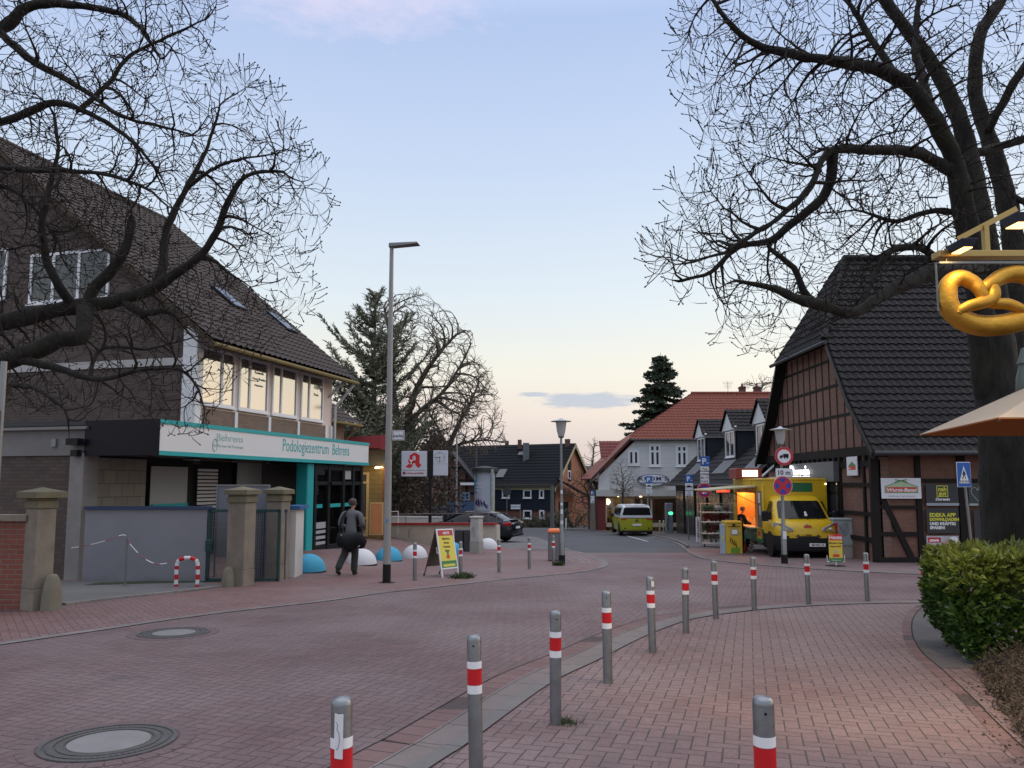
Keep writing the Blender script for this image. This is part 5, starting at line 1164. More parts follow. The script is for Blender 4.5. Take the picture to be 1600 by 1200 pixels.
m_=MB();m_.box(c.x-.03,c.x+.035,c.y-.090,c.y-.085,c.z+1.35,c.z+1.43);m_.build('blue_sticker',mat('blue_sticker',(.1,.25,.45),.5),tl_)
m_=MB(Matrix.Translation(c));m_.lathe([(.2,.0),(.19,.012),(.09,.02)],14,cap=False);m_.build('base_dirt_shade',mat('joint_dirt_shade',(.025,.022,.02),.95),tl_)
def mushroom(px,py,ytop,label):
 c=G(px,py);zt=P(px,ytop,c.y).z;t=thing('street_lamp',label,'street lamp',tuple(c),'mushroom-hooded street lamps')
 H=zt-c.z;T=Matrix.Translation(c)
 m_=MB(T);m_.lathe([(.085,-.05),(.085,.9),(.062,.95),(.045,2.2),(.035,H-.62)],14,cap=False);m_.build('pole',M_steel,t,smooth=True)
 m_=MB(T);m_.lathe([(.10,-.02),(.10,.28)],14,cap=False);m_.build('black_base_sleeve',M_black,t,smooth=True)
 m_=MB(T);m_.lathe([(.035,H-.62),(.08,H-.60),(.09,H-.55),(.05,H-.52)],14);m_.build('collar',M_steel,t,smooth=True)
 m_=MB(T);m_.lathe([(.09,H-.55),(.13,H-.40),(.165,H-.12),(.16,H-.1)],18,cap=False);m_.build('glass_lantern',mat('milky_lamp_glass',(.42,.43,.42),.15,0,.1,12),t,smooth=True)
 m_=MB(T);m_.lathe([(.001,H-.02),(.04,H-.01),(.08,H-.05),(.2,H-.075),(.31,H-.10),(.31,H-.115),(.14,H-.10)],24,cap=False);m_.build('hood',mat('pale_lamp_hood',(.42,.44,.46),.35,.4),t,smooth=True)
 return t,c,H
lm1,c1m,H1=mushroom(878,882,653,'mushroom-hooded street lamp beside the orange-lidded bin')
m_=MB(Matrix.Translation(c1m))
for z,h in((1.2,.1),(1.5,.14),(1.75,.08),(2.1,.1)):m_.box(-.035,.035,-.09,-.0865,z,z+h)
m_.build('sticker',M_paper,lm1)
lm2,c2m,H2=mushroom(1226,881,666,'mushroom-hooded street lamp carrying the round signs in front of the yellow truck')
def ptz(py,D):return P(1226,py,D).z
def disc(M_,r,y0,y1,name,m,par,n=32):
 mb=MB(M_);mb.poly([(r*math.cos(2*math.pi*k/n),r*math.sin(2*math.pi*k/n))for k in range(n)],y0,y1);return mb.build(name,m,par)
def flatshape(M_,polys,y,name,m,par,t=.002):
 mb=MB(M_)
 for p in polys:mb.poly(p,y-t,y)
 return mb.build(name,m,par)
T1=frame((P(1223,713,c2m.y).x,c2m.y-.11,ptz(713,c2m.y)),(1,.05,0))
s1=disc(T1,.285,.0,.015,'no_lorries_sign',mat('sign_back_grey',(.3,.3,.31),.5,.4),lm2)
disc(T1,.28,-.004,0,'red_ring',mat('traffic_red',(.50,.015,.03),.4,0,.05),s1);disc(T1,.205,-.008,-.005,'white_field',M_signw,s1)
flatshape(T1,[[(-.03,-.04),(.14,-.04),(.14,.07),(-.03,.07)],[(-.14,-.045),(-.04,-.045),(-.04,.035),(-.085,.035),(-.14,-.005)]]+[[(cx+.024*math.cos(k*.63),-.055+.024*math.sin(k*.63))for k in range(10)]for cx in(-.1,.02,.1)],-.0095,'lorry_symbol',M_black,s1,t=.0012)
r0,r1=P(1210,732,c2m.y),P(1235,745,c2m.y);m_=MB();m_.box(r0 .x,r1 .x,c2m.y-.11,c2m.y-.10,r1 .z,r0 .z);s2=m_.build('distance_plate',M_signw,lm2)
text('10 m','lettering',frame(((r0 .x+r1 .x)/2,c2m.y-.113,r1 .z+.06),(1,0,0)),.2,M_black,s2,'CENTER',bold=.003)
T2=frame((P(1221,759,c2m.y).x,c2m.y-.12,ptz(759,c2m.y)),(1,.05,0))
s3=disc(T2,.30,.0,.015,'no_stopping_sign',mat('sign_back_grey',(.3,.3,.31),.5,.4),lm2)
disc(T2,.295,-.004,0,'white_rim',M_signw,s3);disc(T2,.285,-.007,-.0045,'red_ring',mat('traffic_red',(.50,.015,.03),.4,0,.05),s3)
wedges=[]
for q in range(4):
 a0_=q*math.pi/2;pts=[]
 for k in range(9):a=a0_-.50+k*1.0/8;pts.append((.235*math.cos(a),.235*math.sin(a)))
 pts.append((.085*math.cos(a0_+.12),.085*math.sin(a0_+.12)));pts.append((.085*math.cos(a0_-.12),.085*math.sin(a0_-.12)));wedges.append(pts)
flatshape(T2,wedges,-.009,'blue_quadrants',mat('sign_blue',(.02,.05,.36),.4),s3,t=.0015)
m_=MB();m_.box(c2m.x-.05,c2m.x+.05,c2m.y-.1,c2m.y-.086,c2m.z+.75,c2m.z+.98);m_.build('hatch_sticker',M_paper,lm2)
M_pblue=mat('parking_blue',(.015,.11,.42),.4,0,.05)
def psign(px,pbase,Y,ytop,plates,label,name='parking_sign',ph=None):
 c=P(px,pbase,Y);b=gz(c.x,Y);t=thing(name,label,'road sign',(c.x,Y,b),'parking sign posts')
 zt=P(px,ytop,Y).z;m_=MB();m_.cyl((c.x,Y+.04,b-.02),(c.x,Y+.04,zt-.02),.035,n=10);m_.build('pole',M_steel,t)
 for(x0,y0,x1,y1,kind)in plates:
  a,d=P(x0,y0,Y),P(x1,y1,Y);m_=MB();m_.cbox(a.x,d.x,Y-.02,Y,d.z,a.z,.015)
  w,h=d.x-a.x,a.z-d.z;cx=(a.x+d.x)/2
  if kind in('P','PW'):
   s_=m_.build('parking_plate',M_pblue,t);text('P','letter',frame((cx-w*.12,Y-.022,d.z+h*.2),(1,0,0)),h*.86,M_wl,s_,'CENTER',bold=.012)
   m_=MB();m_.beam((cx+w*.12,Y-.024,d.z+h*.3),(cx+w*.42,Y-.024,d.z+h*.3),.03,.004,up=(0,1,0));m_.build('arrow',M_wl,s_)
  elif kind=='car':
   s_=m_.build('symbol_plate',M_signw,t);T=frame((cx,Y-.022,d.z+h*.5),(1,0,0));k=w*.38
   flatshape(T,[[(-k,-k*.25),(k,-k*.25),(k,k*.1),(k*.5,k*.15),(k*.25,k*.45),(-k*.5,k*.45),(-k*.8,k*.1),(-k,k*.1)]],0,'car_symbol',M_black,s_)
  elif kind=='stop':
   s_=m_.build('symbol_plate',M_signw,t)
  else:
   s_=m_.build('text_plate',M_signw,t);ls=kind.split('|')
   for i,q in enumerate(ls):text(q,'lettering',frame((cx,Y-.022,a.z-h*(i+.8)/len(ls)),(1,0,0)),h/len(ls)*.7,M_black,s_,'CENTER',bold=.001)
 return t
psign(1076.5,846,41,741,[(1070.5,742,1083,754,'P'),(1070.5,755,1083,766,'car'),(1070.5,767,1083,775,'frei|2 Std.')],'blue parking sign with two white plates on a tall post, left of the plant rack')
t_=psign(1101,855,35.5,712,[(1094,713,1109,728,'P'),(1094,729,1108,735.5,'Taxi'),(1094,737,1108,755,'werktags|Mo - Fr|9-18 h')],'parking sign with stacked plates and round no-stopping disc behind the plant rack')
T3=frame(tuple(P(1100.5,766,35.45)),(1,0,0));s3=disc(T3,.33,-.01,.005,'no_stopping_sign',M_signw,t_);disc(T3,.32,-.014,-.011,'red_ring',mat('traffic_red',(.50,.015,.03),.4,0,.05),s3)
flatshape(T3,[[(.23*math.cos(a),.23*math.sin(a))for a in[math.pi*(.15+.7*k/10)for k in range(11)]],[(.23*math.cos(a),.23*math.sin(a))for a in[math.pi*(1.15+.7*k/10)for k in range(11)]]],-.016,'blue_halves',mat('sign_blue',(.02,.05,.36),.4),s3)
flatshape(T3,[[(-.13,-.13),(-.02,-.19),(-.02,-.15),(.12,-.15),(.12,-.11),(-.02,-.11),(-.02,-.07)]],-.018,'white_arrow',M_wl,s3)
psign(1014,838,50,743,[(1009.5,744,1019,755,'P'),(1009.5,756,1019,763,'car'),(1009.5,764,1019,772,'frei|2 Std.')],'parking sign in front of the oval cafe sign, above the yellow van')
psign(926,832,56,766,[(922.5,767,929,773,'P'),(922.5,775,929,786,'Mo - Fr|2 Std.')],'small distant parking sign at the left corner of the cafe')
Y=20.0;c=P(1513,900,Y);b=gz(c.x,Y);z_=thing('pedestrian_sign','blue pedestrian crossing sign on a leaning steel pole, before the barn front','road sign',(c.x,Y,b))
pa=P(1509,762,Y);pb=P(1519,862,Y);dirv=(pb-pa);bot=pa+dirv*((b-pa.z)/dirv.z)
m_=MB();m_.cyl(bot,pa+(pa-pb)*.35+Vector((0,.03,0)),.033,n=12);m_.build('pole',M_steel,z_,smooth=True)
a_,d_=P(1492,722,Y),P(1516,761,Y);m_=MB();m_.cbox(a_.x,d_.x,Y-.06,Y-.04,d_.z,a_.z,.03);s_=m_.build('white_edge_plate',M_signw,z_)
w,h=d_.x-a_.x,a_.z-d_.z;cx,cz=(a_.x+d_.x)/2,(a_.z+d_.z)/2
m_=MB();m_.cbox(a_.x+.012,d_.x-.012,Y-.064,Y-.061,d_.z+.012,a_.z-.012,.025);m_.build('blue_field',M_pblue,s_)
T=frame((cx,Y-.066,cz-h*.05),(1,0,0));flatshape(T,[[(-w*.37,-h*.30),(w*.37,-h*.30),(0,h*.40)]],0,'white_triangle',M_wl,s_)
k=h;flatshape(T,[[(k*.022*math.cos(a*.6),k*.22+k*.022*math.sin(a*.6))for a in range(10)],[(-k*.03,k*.19),(-k*.045,k*.05),(-k*.01,k*.03),(k*.03,k*.04),(k*.02,k*.19)],[(-k*.03,k*.05),(-k*.085,-k*.13),(-k*.055,-k*.14),(0,k*.02)],[(0,k*.04),(k*.05,-k*.13),(k*.08,-k*.13),(k*.03,k*.04)],[(k*.02,k*.17),(k*.08,k*.05),(k*.065,k*.035),(k*.0,k*.14)],[(-k*.02,k*.17),(-k*.075,k*.05),(-k*.06,k*.04),(k*.0,k*.14)]]+[[(x*k,-k*.27),((x+.03)*k,-k*.27),((x*.8+.025)*k,-k*.18),(x*.8*k,-k*.18)]for x in(-.19,-.12,-.05,.02,.09,.155)],-.0025,'walking_figure',M_black,s_,t=.0015)
def pole(name,label,px,Y,ytop,r=.05,cat='post',m=M_steel,top=None):
 c=P(px,800,Y);b=gz(c.x,Y);t=thing(name,label,cat,(c.x,Y,b));m_=MB();m_.tube([(c.x,Y,b-.02),(c.x,Y,P(px,ytop,Y).z)],[r,r*.75],10);m_.build('pole',m,t);return t,c
t_,c_=pole('traffic_sign','round sign seen from behind before the dark-roofed house',792,60,762,.04,'road sign')
p=P(792,767.5,59.9);disc(frame((p.x,59.9,p.z),(1,0,0)),.34,0,.02,'round_plate',mat('sign_back',(.05,.055,.06),.5,.3),t_)
t_,c_=pole('direction_sign','double white direction sign on two low posts, right of the dark saloon',813,58,787,.035,'road sign')
for y0,y1 in((788.5,791.5),(792.5,795.5)):
 a_,d_=P(798,y0,58),P(813,y1,58);m_=MB();m_.box(a_.x,d_.x,57.94,57.97,d_.z,a_.z);m_.build('white_arrow_plate',M_signw,t_)
t_,c_=pole('slim_street_lamp','slim pale street lamp rising behind the clock sign',713,50,681,.07,'street lamp',mat('pale_pole',(.36,.37,.38),.5,.3))
p=P(713,679,50);m_=MB();m_.tube([(p.x,50,p.z-.15),(p.x+.08,50,p.z),(p.x+.55,50,p.z+.02)],[.045,.05,.05],8);m_.build('lamp_head',mat('pale_pole',(.36,.37,.38),.5,.3),t_)
t_,c_=pole('grey_mast','thick grey concrete mast right of the dark-roofed house windows',863,55,759,.16,'mast',mat('mast_grey',(.12,.13,.13),.8))
t_,c_=pole('slim_mast','slim pole with a white cross plate left of the advertising column',744,52,698,.06,'mast',mat('mast_brown',(.15,.13,.11),.8))
t_,c_=pole('thin_pole','thin graffitied pole right of the advertising column',769,46,733,.10,'mast',mat('postered_pole',(.35,.36,.33),.7,0,.5,9))
Y=47;c=P(757,800,Y);b=gz(c.x,Y);ac=thing('advertising_column','round advertising column with dark cap, blue poster and purple graffiti','advertising column',(c.x,Y,b));T=Matrix.Translation((c.x,Y,0));z0_,z1_=b,P(757,737,Y).z;rr_=.62
m_=MB(T);m_.lathe([(rr_,z0_-.05),(rr_,z1_)],28,cap=False);m_.build('drum',mat('column_white',(.42,.44,.50),.6,0,.06,2),ac,smooth=True)
m_=MB(T);m_.lathe([(.5,z1_-.01),(.82,z1_),(.82,z1_+.22),(.001,z1_+.36)],28,cap=False);m_.build('cap',mat('column_cap',(.03,.035,.035),.5),ac)
def patch(a0,a1,za,zb,m,nm,e=.004):m_=MB(T);m_.lathe([(rr_+e,za),(rr_+e,zb)],10,cap=False,a0=R(a0),a1=R(a1));m_.build(nm,m,ac)
zz=lambda py:P(757,py,Y).z
patch(185,225,zz(770),zz(740),mat('poster_blue',(.06,.30,.52),.5),'blue_poster');patch(190,212,zz(750),zz(743),mat('poster_yellow',(.5,.5,.12),.5),'yellow_patch',.007)
patch(305,325,zz(790),zz(742),mat('poster_teal',(.08,.25,.30),.5),'teal_poster');patch(322,345,zz(800),zz(775),mat('poster_lime',(.4,.45,.15),.5),'lime_poster',.008)
m_=MB()
gp=[(0,0),(3,-6),(5,1),(9,-7),(10,3),(14,-5),(17,2),(21,-3),(24,4),(29,5)]
for off in((0,0),(2,2.0),(1,-2.5)):
 pts=[]
 for x,y in gp:a=R(212+(x+off[0])*2.6);pts.append((c.x+(rr_+.012)*math.cos(a),Y+(rr_+.012)*math.sin(a),zz(787+(y+off[1])*.9)))
 m_.tube(pts,.028,4)
m_.build('purple_graffiti',mat('purple_spray',(.05,.015,.16),.6),ac)
for k in range(3):text(('Kultur','Sommer','Fest')[k],'poster_lettering',frame((c.x-.52,Y-.54,zz(762)+(-.1-.2*k)+.3),(.75,-.55,0)),.16,M_wl,ac,'LEFT')
Y=36.5;c=P(671.5,848,Y);c.z=gz(c.x,Y);ps=thing('pharmacy_clock_sign','black post carrying a white box with red gothic A and a small clock','sign',tuple(c))
m_=MB();m_.box(c.x-.07,c.x+.07,Y-.07,Y+.07,c.z-.03,P(671,742,Y).z);a_,d_=P(668.5,704.5,Y),P(676.5,746,Y);m_.box(a_.x,d_.x,Y-.14,Y+.14,d_.z,a_.z);m_.build('black_post',M_black,ps,bevel=.01)
a_,d_=P(628,705,Y),P(668,744.5,Y);m_=MB();m_.box(a_.x,d_.x-.01,Y-.12,Y+.12,d_.z,a_.z);ab=m_.build('light_box',mat('opal_panel',(.56,.60,.68),.3,0,.03,1),ps,bevel=.015)
w,h=d_.x-a_.x,a_.z-d_.z;T=frame((a_.x,Y-.122,d_.z),(1,0,0));u=lambda q:[((x-128)/640*w,(1-(y-240)/640)*h)for x,y in q]
A_=[[(330,350),(455,275),(455,340),(400,375),(400,440),(425,455),(425,500),(400,620),(340,670),(235,635),(300,575),(340,550),(300,520),(290,455),(330,445)],[(455,275),(575,345),(575,545),(620,590),(560,665),(480,605),(480,545),(400,540),(400,480),(480,470),(480,380),(455,340)]]
flatshape(T,[list(reversed(u(q)))for q in A_],0,'gothic_letter_a',mat('pharmacy_red',(.55,.01,.02),.4),ab,t=.012)
flatshape(T,[u([(310,460),(430,460),(400,500),(345,500)]),u([(362,498),(382,498),(382,560),(362,560)]),u([(345,560),(400,560),(400,572),(345,572)])],-.014,'cup_symbol',M_wl,ab,t=.004)
m_=MB(T);m_.box(w*.03,w*.95,-.004,0,h*.235,h*.25);m_.build('red_divider_line',mat('muted_violet',(.15,.12,.25),.5),ab)
m_=MB(T);m_.box(w*.06,w*.17,-.004,0,h*.08,h*.18);m_.build('crimson_emblem',mat('crimson',(.30,.01,.06),.5),ab)
text('rathaus apotheke','lettering',T@Matrix.Translation((w*.20,-.003,h*.10)),h*.105,mat('crimson',(.30,.01,.06),.5),ab,'LEFT',xs=.92,bold=.002)
a_,d_=P(677,704,Y),P(699.5,743,Y);m_=MB();m_.box(a_.x+.01,d_.x,Y-.12,Y+.12,d_.z,a_.z);cb=m_.build('clock_box',mat('opal_panel',(.56,.60,.68),.3,0,.03,1),ps,bevel=.015)
w,h=d_.x-a_.x,a_.z-d_.z;T=frame((a_.x+w*.47,Y-.122,a_.z-h*.27),(1,0,0));m_=MB(T)
for k in range(12):
 a=k*math.pi/6;l=.06 if k%3 else.09;r_=w*.37;m_.beam((math.sin(a)*r_,0,math.cos(a)*r_),(math.sin(a)*(r_-l),0,math.cos(a)*(r_-l)),.022 if k%3 else.035,.004,up=(0,1,0))
m_.build('hour_marks',M_black,cb)
m_=MB(T);m_.beam((0,-.003,.03),(0,-.003,-.25),.022,.004,up=(0,1,0));m_.beam((.02,-.006,.01),(-.17,-.006,-.045),.028,.004,up=(0,1,0));m_.build('clock_hands',M_black,cb)
m_=MB(T);m_.box(-w*.45,w*.45,-.002,0,-w*.46,-w*.445);m_.build('panel_line',M_dsteel,cb)
def cabinet(name,label,px0,px1,ytop,ybase,depth,m,lid=None,plinth=None,D=None):
 c=G((px0+px1)/2,ybase)if D is None else None
 if D:c=P((px0+px1)/2,ybase,D);c.z=gz(c.x,D)
 a_,b_=P(px0,ybase,c.y),P(px1,ybase,c.y);zt=P(px0,ytop,c.y).z;t=thing(name,label,'cabinet',tuple(c));return t,c,a_.x,b_.x,zt
M_cab=mat('stained_cabinet',(.44,.43,.39),.8,0,.35,6,.003)
t_,c,xa,xb,zt=cabinet('utility_cabinet','tall stained grey utility cabinet on a concrete base, right of the A-frame board',733,759,807,865,.5,M_cab)
T=frame((xa,c.y+.25,0),(1,-.35,0));W_=(xb-xa)*.62
m_=MB(frame((xa+.02,c.y+.12,0),(.93,-.36,0)));m_.cbox(0,W_*.95,0,.40,c.z+.45,zt-.06,.02);m_.build('cabinet_body',M_cab,t_,bevel=.01)
m_=MB(frame((xa+.02,c.y+.12,0),(.93,-.36,0)));m_.cbox(-.03,W_*.95+.03,-.03,.43,zt-.06,zt,.02);m_.build('lid',M_cab,t_,bevel=.01)
m_=MB(frame((xa+.02,c.y+.12,0),(.93,-.36,0)));m_.cbox(-.015,W_*.95+.015,-.015,.415,c.z-.05,c.z+.45,.02);m_.build('concrete_base',M_concrete,t_,bevel=.01)
m_=MB(frame((xa+.02,c.y+.12,0),(.93,-.36,0)));
for q in(.1,.16,.22):m_.tube([(q+.02*math.sin(z*9),-.004,z)for z in[c.z+.6+.08*k for k in range(6)]],.006,4)
m_.build('scribbles',mat('grey_scribble',(.1,.1,.1),.8),t_)
t_,c,xa,xb,zt=cabinet('litter_bins','two dark grey ribbed boxes behind the utility cabinet',710,735,828,862,.5,M_dsteel,D=30)
for x0,x1,nm in((xa,xa+.33,'left_box'),(xa+.35,xb+.05,'right_box')):
 m_=MB();m_.cbox(x0,x1,30,30.5,c.z-.02,zt,.03);m_.build('box_body',mat('dark_grey_plastic',(.045,.047,.05),.7,0,.2,5),t_,bevel=.01)
c=G(866,877);cb_=thing('litter_bin','grey litter bin with bright orange lid beside the mushroom lamp','litter bin',tuple(c));a_,b_=P(857,870,c.y),P(877,870,c.y);zt=P(866,832,c.y).z
m_=MB();m_.cbox(a_.x,b_.x,c.y,c.y+.45,c.z+.03,zt,.04);m_.build('bin_body',mat('bin_grey',(.16,.155,.15),.7,0,.15,6),cb_,bevel=.01)
m_=MB();m_.box(a_.x+.02,b_.x-.02,c.y+.02,c.y+.43,c.z-.02,c.z+.03);m_.build('bin_foot',M_black,cb_)
w=(b_.x-a_.x)/2+.01;cx=(a_.x+b_.x)/2;m_=MB();secs=[]
for f,z in((1,zt),(1,zt+.03),(.92,zt+.075),(.7,zt+.105),(.3,zt+.115)):secs.append([(cx-w*f,c.y+.225-.24*f,z),(cx+w*f,c.y+.225-.24*f,z),(cx+w*f,c.y+.225+.24*f,z),(cx-w*f,c.y+.225+.24*f,z)])
m_.loft(secs);m_.build('orange_lid',M_orange,cb_,smooth=True)
t_,c,xa,xb,zt=cabinet('utility_cabinet','pale scratched utility cabinet with red sticker at the barn gable corner',1306,1337,811,873,.5,M_cab)
M_cab2=mat('pale_cabinet',(.33,.37,.38),.7,0,.2,7,.002)
m_=MB(frame((xa,c.y+.1,0),(1,-.1,0)));m_.cbox(.02,xb-xa,.1,.5,c.z+.42,zt-.04,.02);m_.build('cabinet_body',M_cab2,t_,bevel=.01)
m_=MB(frame((xa,c.y+.1,0),(1,-.1,0)));m_.cbox(-.0,xb-xa+.02,.07,.53,zt-.04,zt+.02,.02);m_.build('lid',M_cab2,t_,bevel=.01)
m_=MB(frame((xa,c.y+.1,0),(1,-.1,0)));m_.cbox(.08,xb-xa-.01,.12,.5,c.z-.05,c.z+.42,.02);m_.build('concrete_base',M_concrete,t_,bevel=.01)
m_=MB(frame((xa,c.y+.1,0),(1,-.1,0)));m_.box(.04,.17,.094,.099,c.z+.75,zt-.14);m_.build('red_sticker',mat('cherry_red',(.5,.015,.04),.5),t_)
m_=MB(frame((xa,c.y+.1,0),(1,-.1,0)))
for q in range(7):m_.tube([(.22+.045*q+.02*math.sin(z*14+q),.095,z)for z in[c.z+.65+.09*k+.02*q for k in range(6)]],.005,4)
m_.build('scribbles',mat('dark_scribble',(.05,.07,.08),.8),t_)
def dome():
 t=thing('dome_stone','x','stone dome',(0,0,0),'painted half-dome stones on the pavement');m_=MB()
 m_.lathe([(.43*math.cos(a),.43*math.sin(a)+.02)for a in[k*math.pi/2/9 for k in range(9)]]+[(.001,.45)],32,cap=False);d=m_.build('dome',None or M_white,t,smooth='full')
 m_=MB();m_.lathe([(.44,-.03),(.44,.02),(.42,.03)],32,cap=False);m_.build('base_rim_shade',mat('joint_dirt_shade',(.025,.022,.02),.95),t)  # dark rim paints dirt and contact shade around the dome
 return t
M_dblue=mat('dome_blue',(.045,.32,.50),.75,0,.22,8,.003);M_dwhite=mat('dome_white',(.60,.61,.63),.75,0,.1,8,.003)
dm=None
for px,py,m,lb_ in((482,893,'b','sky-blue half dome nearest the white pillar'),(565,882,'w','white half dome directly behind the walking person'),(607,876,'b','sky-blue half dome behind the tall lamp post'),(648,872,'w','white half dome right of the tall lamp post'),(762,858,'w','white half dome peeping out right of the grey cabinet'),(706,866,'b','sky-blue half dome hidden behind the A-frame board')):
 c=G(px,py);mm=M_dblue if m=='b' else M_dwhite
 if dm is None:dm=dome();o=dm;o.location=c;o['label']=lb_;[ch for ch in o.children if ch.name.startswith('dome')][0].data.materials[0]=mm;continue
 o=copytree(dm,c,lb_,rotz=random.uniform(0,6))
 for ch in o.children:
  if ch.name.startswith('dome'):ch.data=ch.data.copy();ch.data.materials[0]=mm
c=G(690,902);Yf=c.y;af=thing('a_frame_board','yellow pharmacy A-frame board with red header, standing on the pavement','sandwich board',tuple(c))
bl,br_=G(691,903),G(717,900);tlp,trp=P(681,827,bl.y+.30),P(705,827,br_.y+.30)
e1=(br_-bl);e2=(tlp-bl);
T=Matrix.Identity(4);ux=(br_-bl).normalized();uz=(tlp-bl).normalized();uy=uz.cross(ux).normalized()
for i in range(3):T[i][0]=ux[i];T[i][1]=uy[i];T[i][2]=uz[i];T[i][3]=bl[i]
W_,H_=(br_-bl).length,(tlp-bl).length
m_=MB(T);z0_=.20
for q in((0,.03,0,H_),(W_-.03,W_,0,H_),(.03,W_-.03,z0_,z0_+.03),(.03,W_-.03,H_-.03,H_)):m_.box(q[0],q[1],-.015,.015,q[2],q[3])
m_.build('white_frame',M_white,af)
m_=MB(T);m_.box(.03,W_-.03,-.008,.008,z0_+.03,H_-.03);m_.build('yellow_panel',mat('poster_lemon',(.66,.56,.08),.5,0,.04),af)
m_=MB(T);m_.box(.03,W_-.03,-.011,-.009,H_-.17,H_-.03);m_.build('red_header',mat('header_red',(.40,.03,.035),.5),af)
m_=MB(T);m_.box(.03,W_-.03,-.011,-.009,z0_+.03,z0_+.20);m_.build('green_footer',mat('footer_green',(.03,.20,.06),.5),af)
text('HEUTE','lettering',T@Matrix.Translation((W_*.55,-.013,H_-.135)),.085,M_wl,af,'CENTER',bold=.002)
for k,s_ in enumerate(('Hähnchen,','Haxen,','Pommes,','Salate')):text(s_,'lettering',T@Matrix.Translation((W_*.5,-.011,H_-.27-.1*k)),.075,mat('brown_lettering',(.12,.07,.01),.5),af,'CENTER',bold=.001)
flatshape(T,[[(W_*.5+.07*math.cos(a),z0_+.30+.05*math.sin(a))for a in[k*.6 for k in range(10)]]],-.012,'red_picture_patch',M_sred,af)
flatshape(T,[[(W_*.45,z0_+.34),(W_*.55,z0_+.34),(W_*.58,z0_+.47),(W_*.42,z0_+.46)]],-.012,'green_picture_patch',M_sgrn,af)
m_=MB(T);m_.box(W_*.15,W_*.85,-.013,-.0115,z0_+.06,z0_+.12);m_.build('yellow_strip',mat('poster_lemon',(.66,.56,.08),.5,0,.04),af)
bk0,bk1=G(659,902),G(676,901)
Yb=bl.y+.55;q0=Vector((bl.x-.50,Yb,gz(bl.x,Yb)));q1=q0+(br_-bl)*.92
m_=MB();t0,t1=tlp+Vector((-.01,.03,0)),trp+Vector((-.01,.03,0))
f0,f1=q0 .lerp(t0,.2),q1 .lerp(t1,.2);m_.slab([f0,f1,t1,t0],.015);m_.build('rear_panel',mat('grey_rear_panel',(.10,.09,.08),.8,0,.2,4),af)
m_=MB();m_.tube([q0,t0],.014,6);m_.tube([q1,t1],.014,6);m_.build('rear_legs',mat('brown_metal',(.08,.05,.04),.7),af)
m_=MB()
for q in(q0,q1):m_.lathe([(.001,-.015),(.035,-.015),(.035,.015),(.001,.015)],14,Matrix.Translation(q+Vector((0,0,.035)))@Matrix.Rotation(R(90),4,'Y'),cap=False)
m_.build('wheels',M_rubber,af)
m_=MB();m_.tube([bl.lerp(tlp,.5),bl.lerp(tlp,.5)+Vector((-.05,.05,0)),bl.lerp(tlp,.62)+Vector((-.05,.05,0))],.01,5);m_.build('hinge_bar',M_white,af)
c=G(1306,885);D=c.y;pl_=thing('placard','red and yellow placard reading Heute on a low metal stand, right of the truck','placard',tuple(c))
a_,d_=P(1294.5,835,D),P(1317,878,D);w,h=d_.x-a_.x,a_.z-d_.z
m_=MB();m_.box(a_.x,d_.x,D,D+.02,d_.z,a_.z);m_.build('yellow_panel',mat('placard_yellow',(.70,.50,.06),.45,0,.04),pl_)
T=frame((a_.x,D,d_.z),(1,0,0));m_=MB(T);m_.box(0,w,-.006,-.001,h*.79,h);m_.build('red_header',mat('header_bright_red',(.62,.02,.03),.45),pl_)
m_=MB(T);m_.box(0,w,-.006,-.001,0,h*.14);m_.build('green_footer',mat('footer_green',(.03,.20,.06),.5),pl_)
text('Heute','lettering',T@Matrix.Translation((w*.5,-.008,h*.83)),h*.19,M_wl,pl_,'CENTER',bold=.004)
for k,s_ in enumerate(('Hähnchen, Haxe','Haxen 8,50')):text(s_,'lettering',T@Matrix.Translation((w*.5,-.004,h*(.66-.12*k))),h*.085,mat('brown_lettering',(.12,.07,.01),.5),pl_,'CENTER',bold=.001)
text('Partyservice','lettering',T@Matrix.Translation((w*.5,-.008,h*.04)),h*.07,M_wl,pl_,'CENTER')
flatshape(T,[[(w*.25,h*.18),(w*.78,h*.18),(w*.74,h*.28),(w*.3,h*.28)]],-.002,'red_picture_patch',M_sred,pl_)
flatshape(T,[[(w*.5+w*.13*math.cos(a*.6),h*.38+h*.07*math.sin(a*.6))for a in range(10)]],-.003,'cream_picture_patch',mat('sign_cream',(.42,.50,.33),.5),pl_)
m_=MB(T);m_.tube([(-.06,.01,h*.24),(-.06,.01,-.0),(w+.06,.01,-.0),(w+.06,.01,h*.24)],.012,6);m_.tube([(w*.5,.01,0),(w*.5,.01,-.12)],.015,6);m_.build('metal_stand',M_white,pl_)
m_=MB(Matrix.Translation((c.x,c.y,c.z)));m_.lathe([(.30,.0),(.28,.02),(.03,.03)],20,cap=False);m_.build('foot_plate',M_black,pl_)
c=G(1146,867);D=c.y;a_,d_=P(1132,867,D),P(1160,814,D);ym=thing('yellow_post_box','yellow post box with graffiti and a light grey side, near the plant rack','post box',tuple(c))
T=frame((a_.x,D,c.z),(1,.06,0));w,h=d_.x-a_.x,d_.z-c.z
m_=MB(T);m_.cbox(.07,w,0,.5,.04,h*.93,.02);m_.cbox(.07,w,-.02,.52,h*.93,h,.03);m_.build('yellow_body',mat('post_yellow',(.56,.37,.03),.45,0,.14,5),ym,bevel=.01)
m_=MB(T);m_.cbox(0,.066,.02,.48,.02,h*.9,.015);m_.build('grey_side',mat('pale_blue_grey',(.34,.40,.46),.5),ym)
m_=MB(T);m_.box(.05,w-.01,.01,.49,-.03,.04);m_.build('foot',M_dsteel,ym)
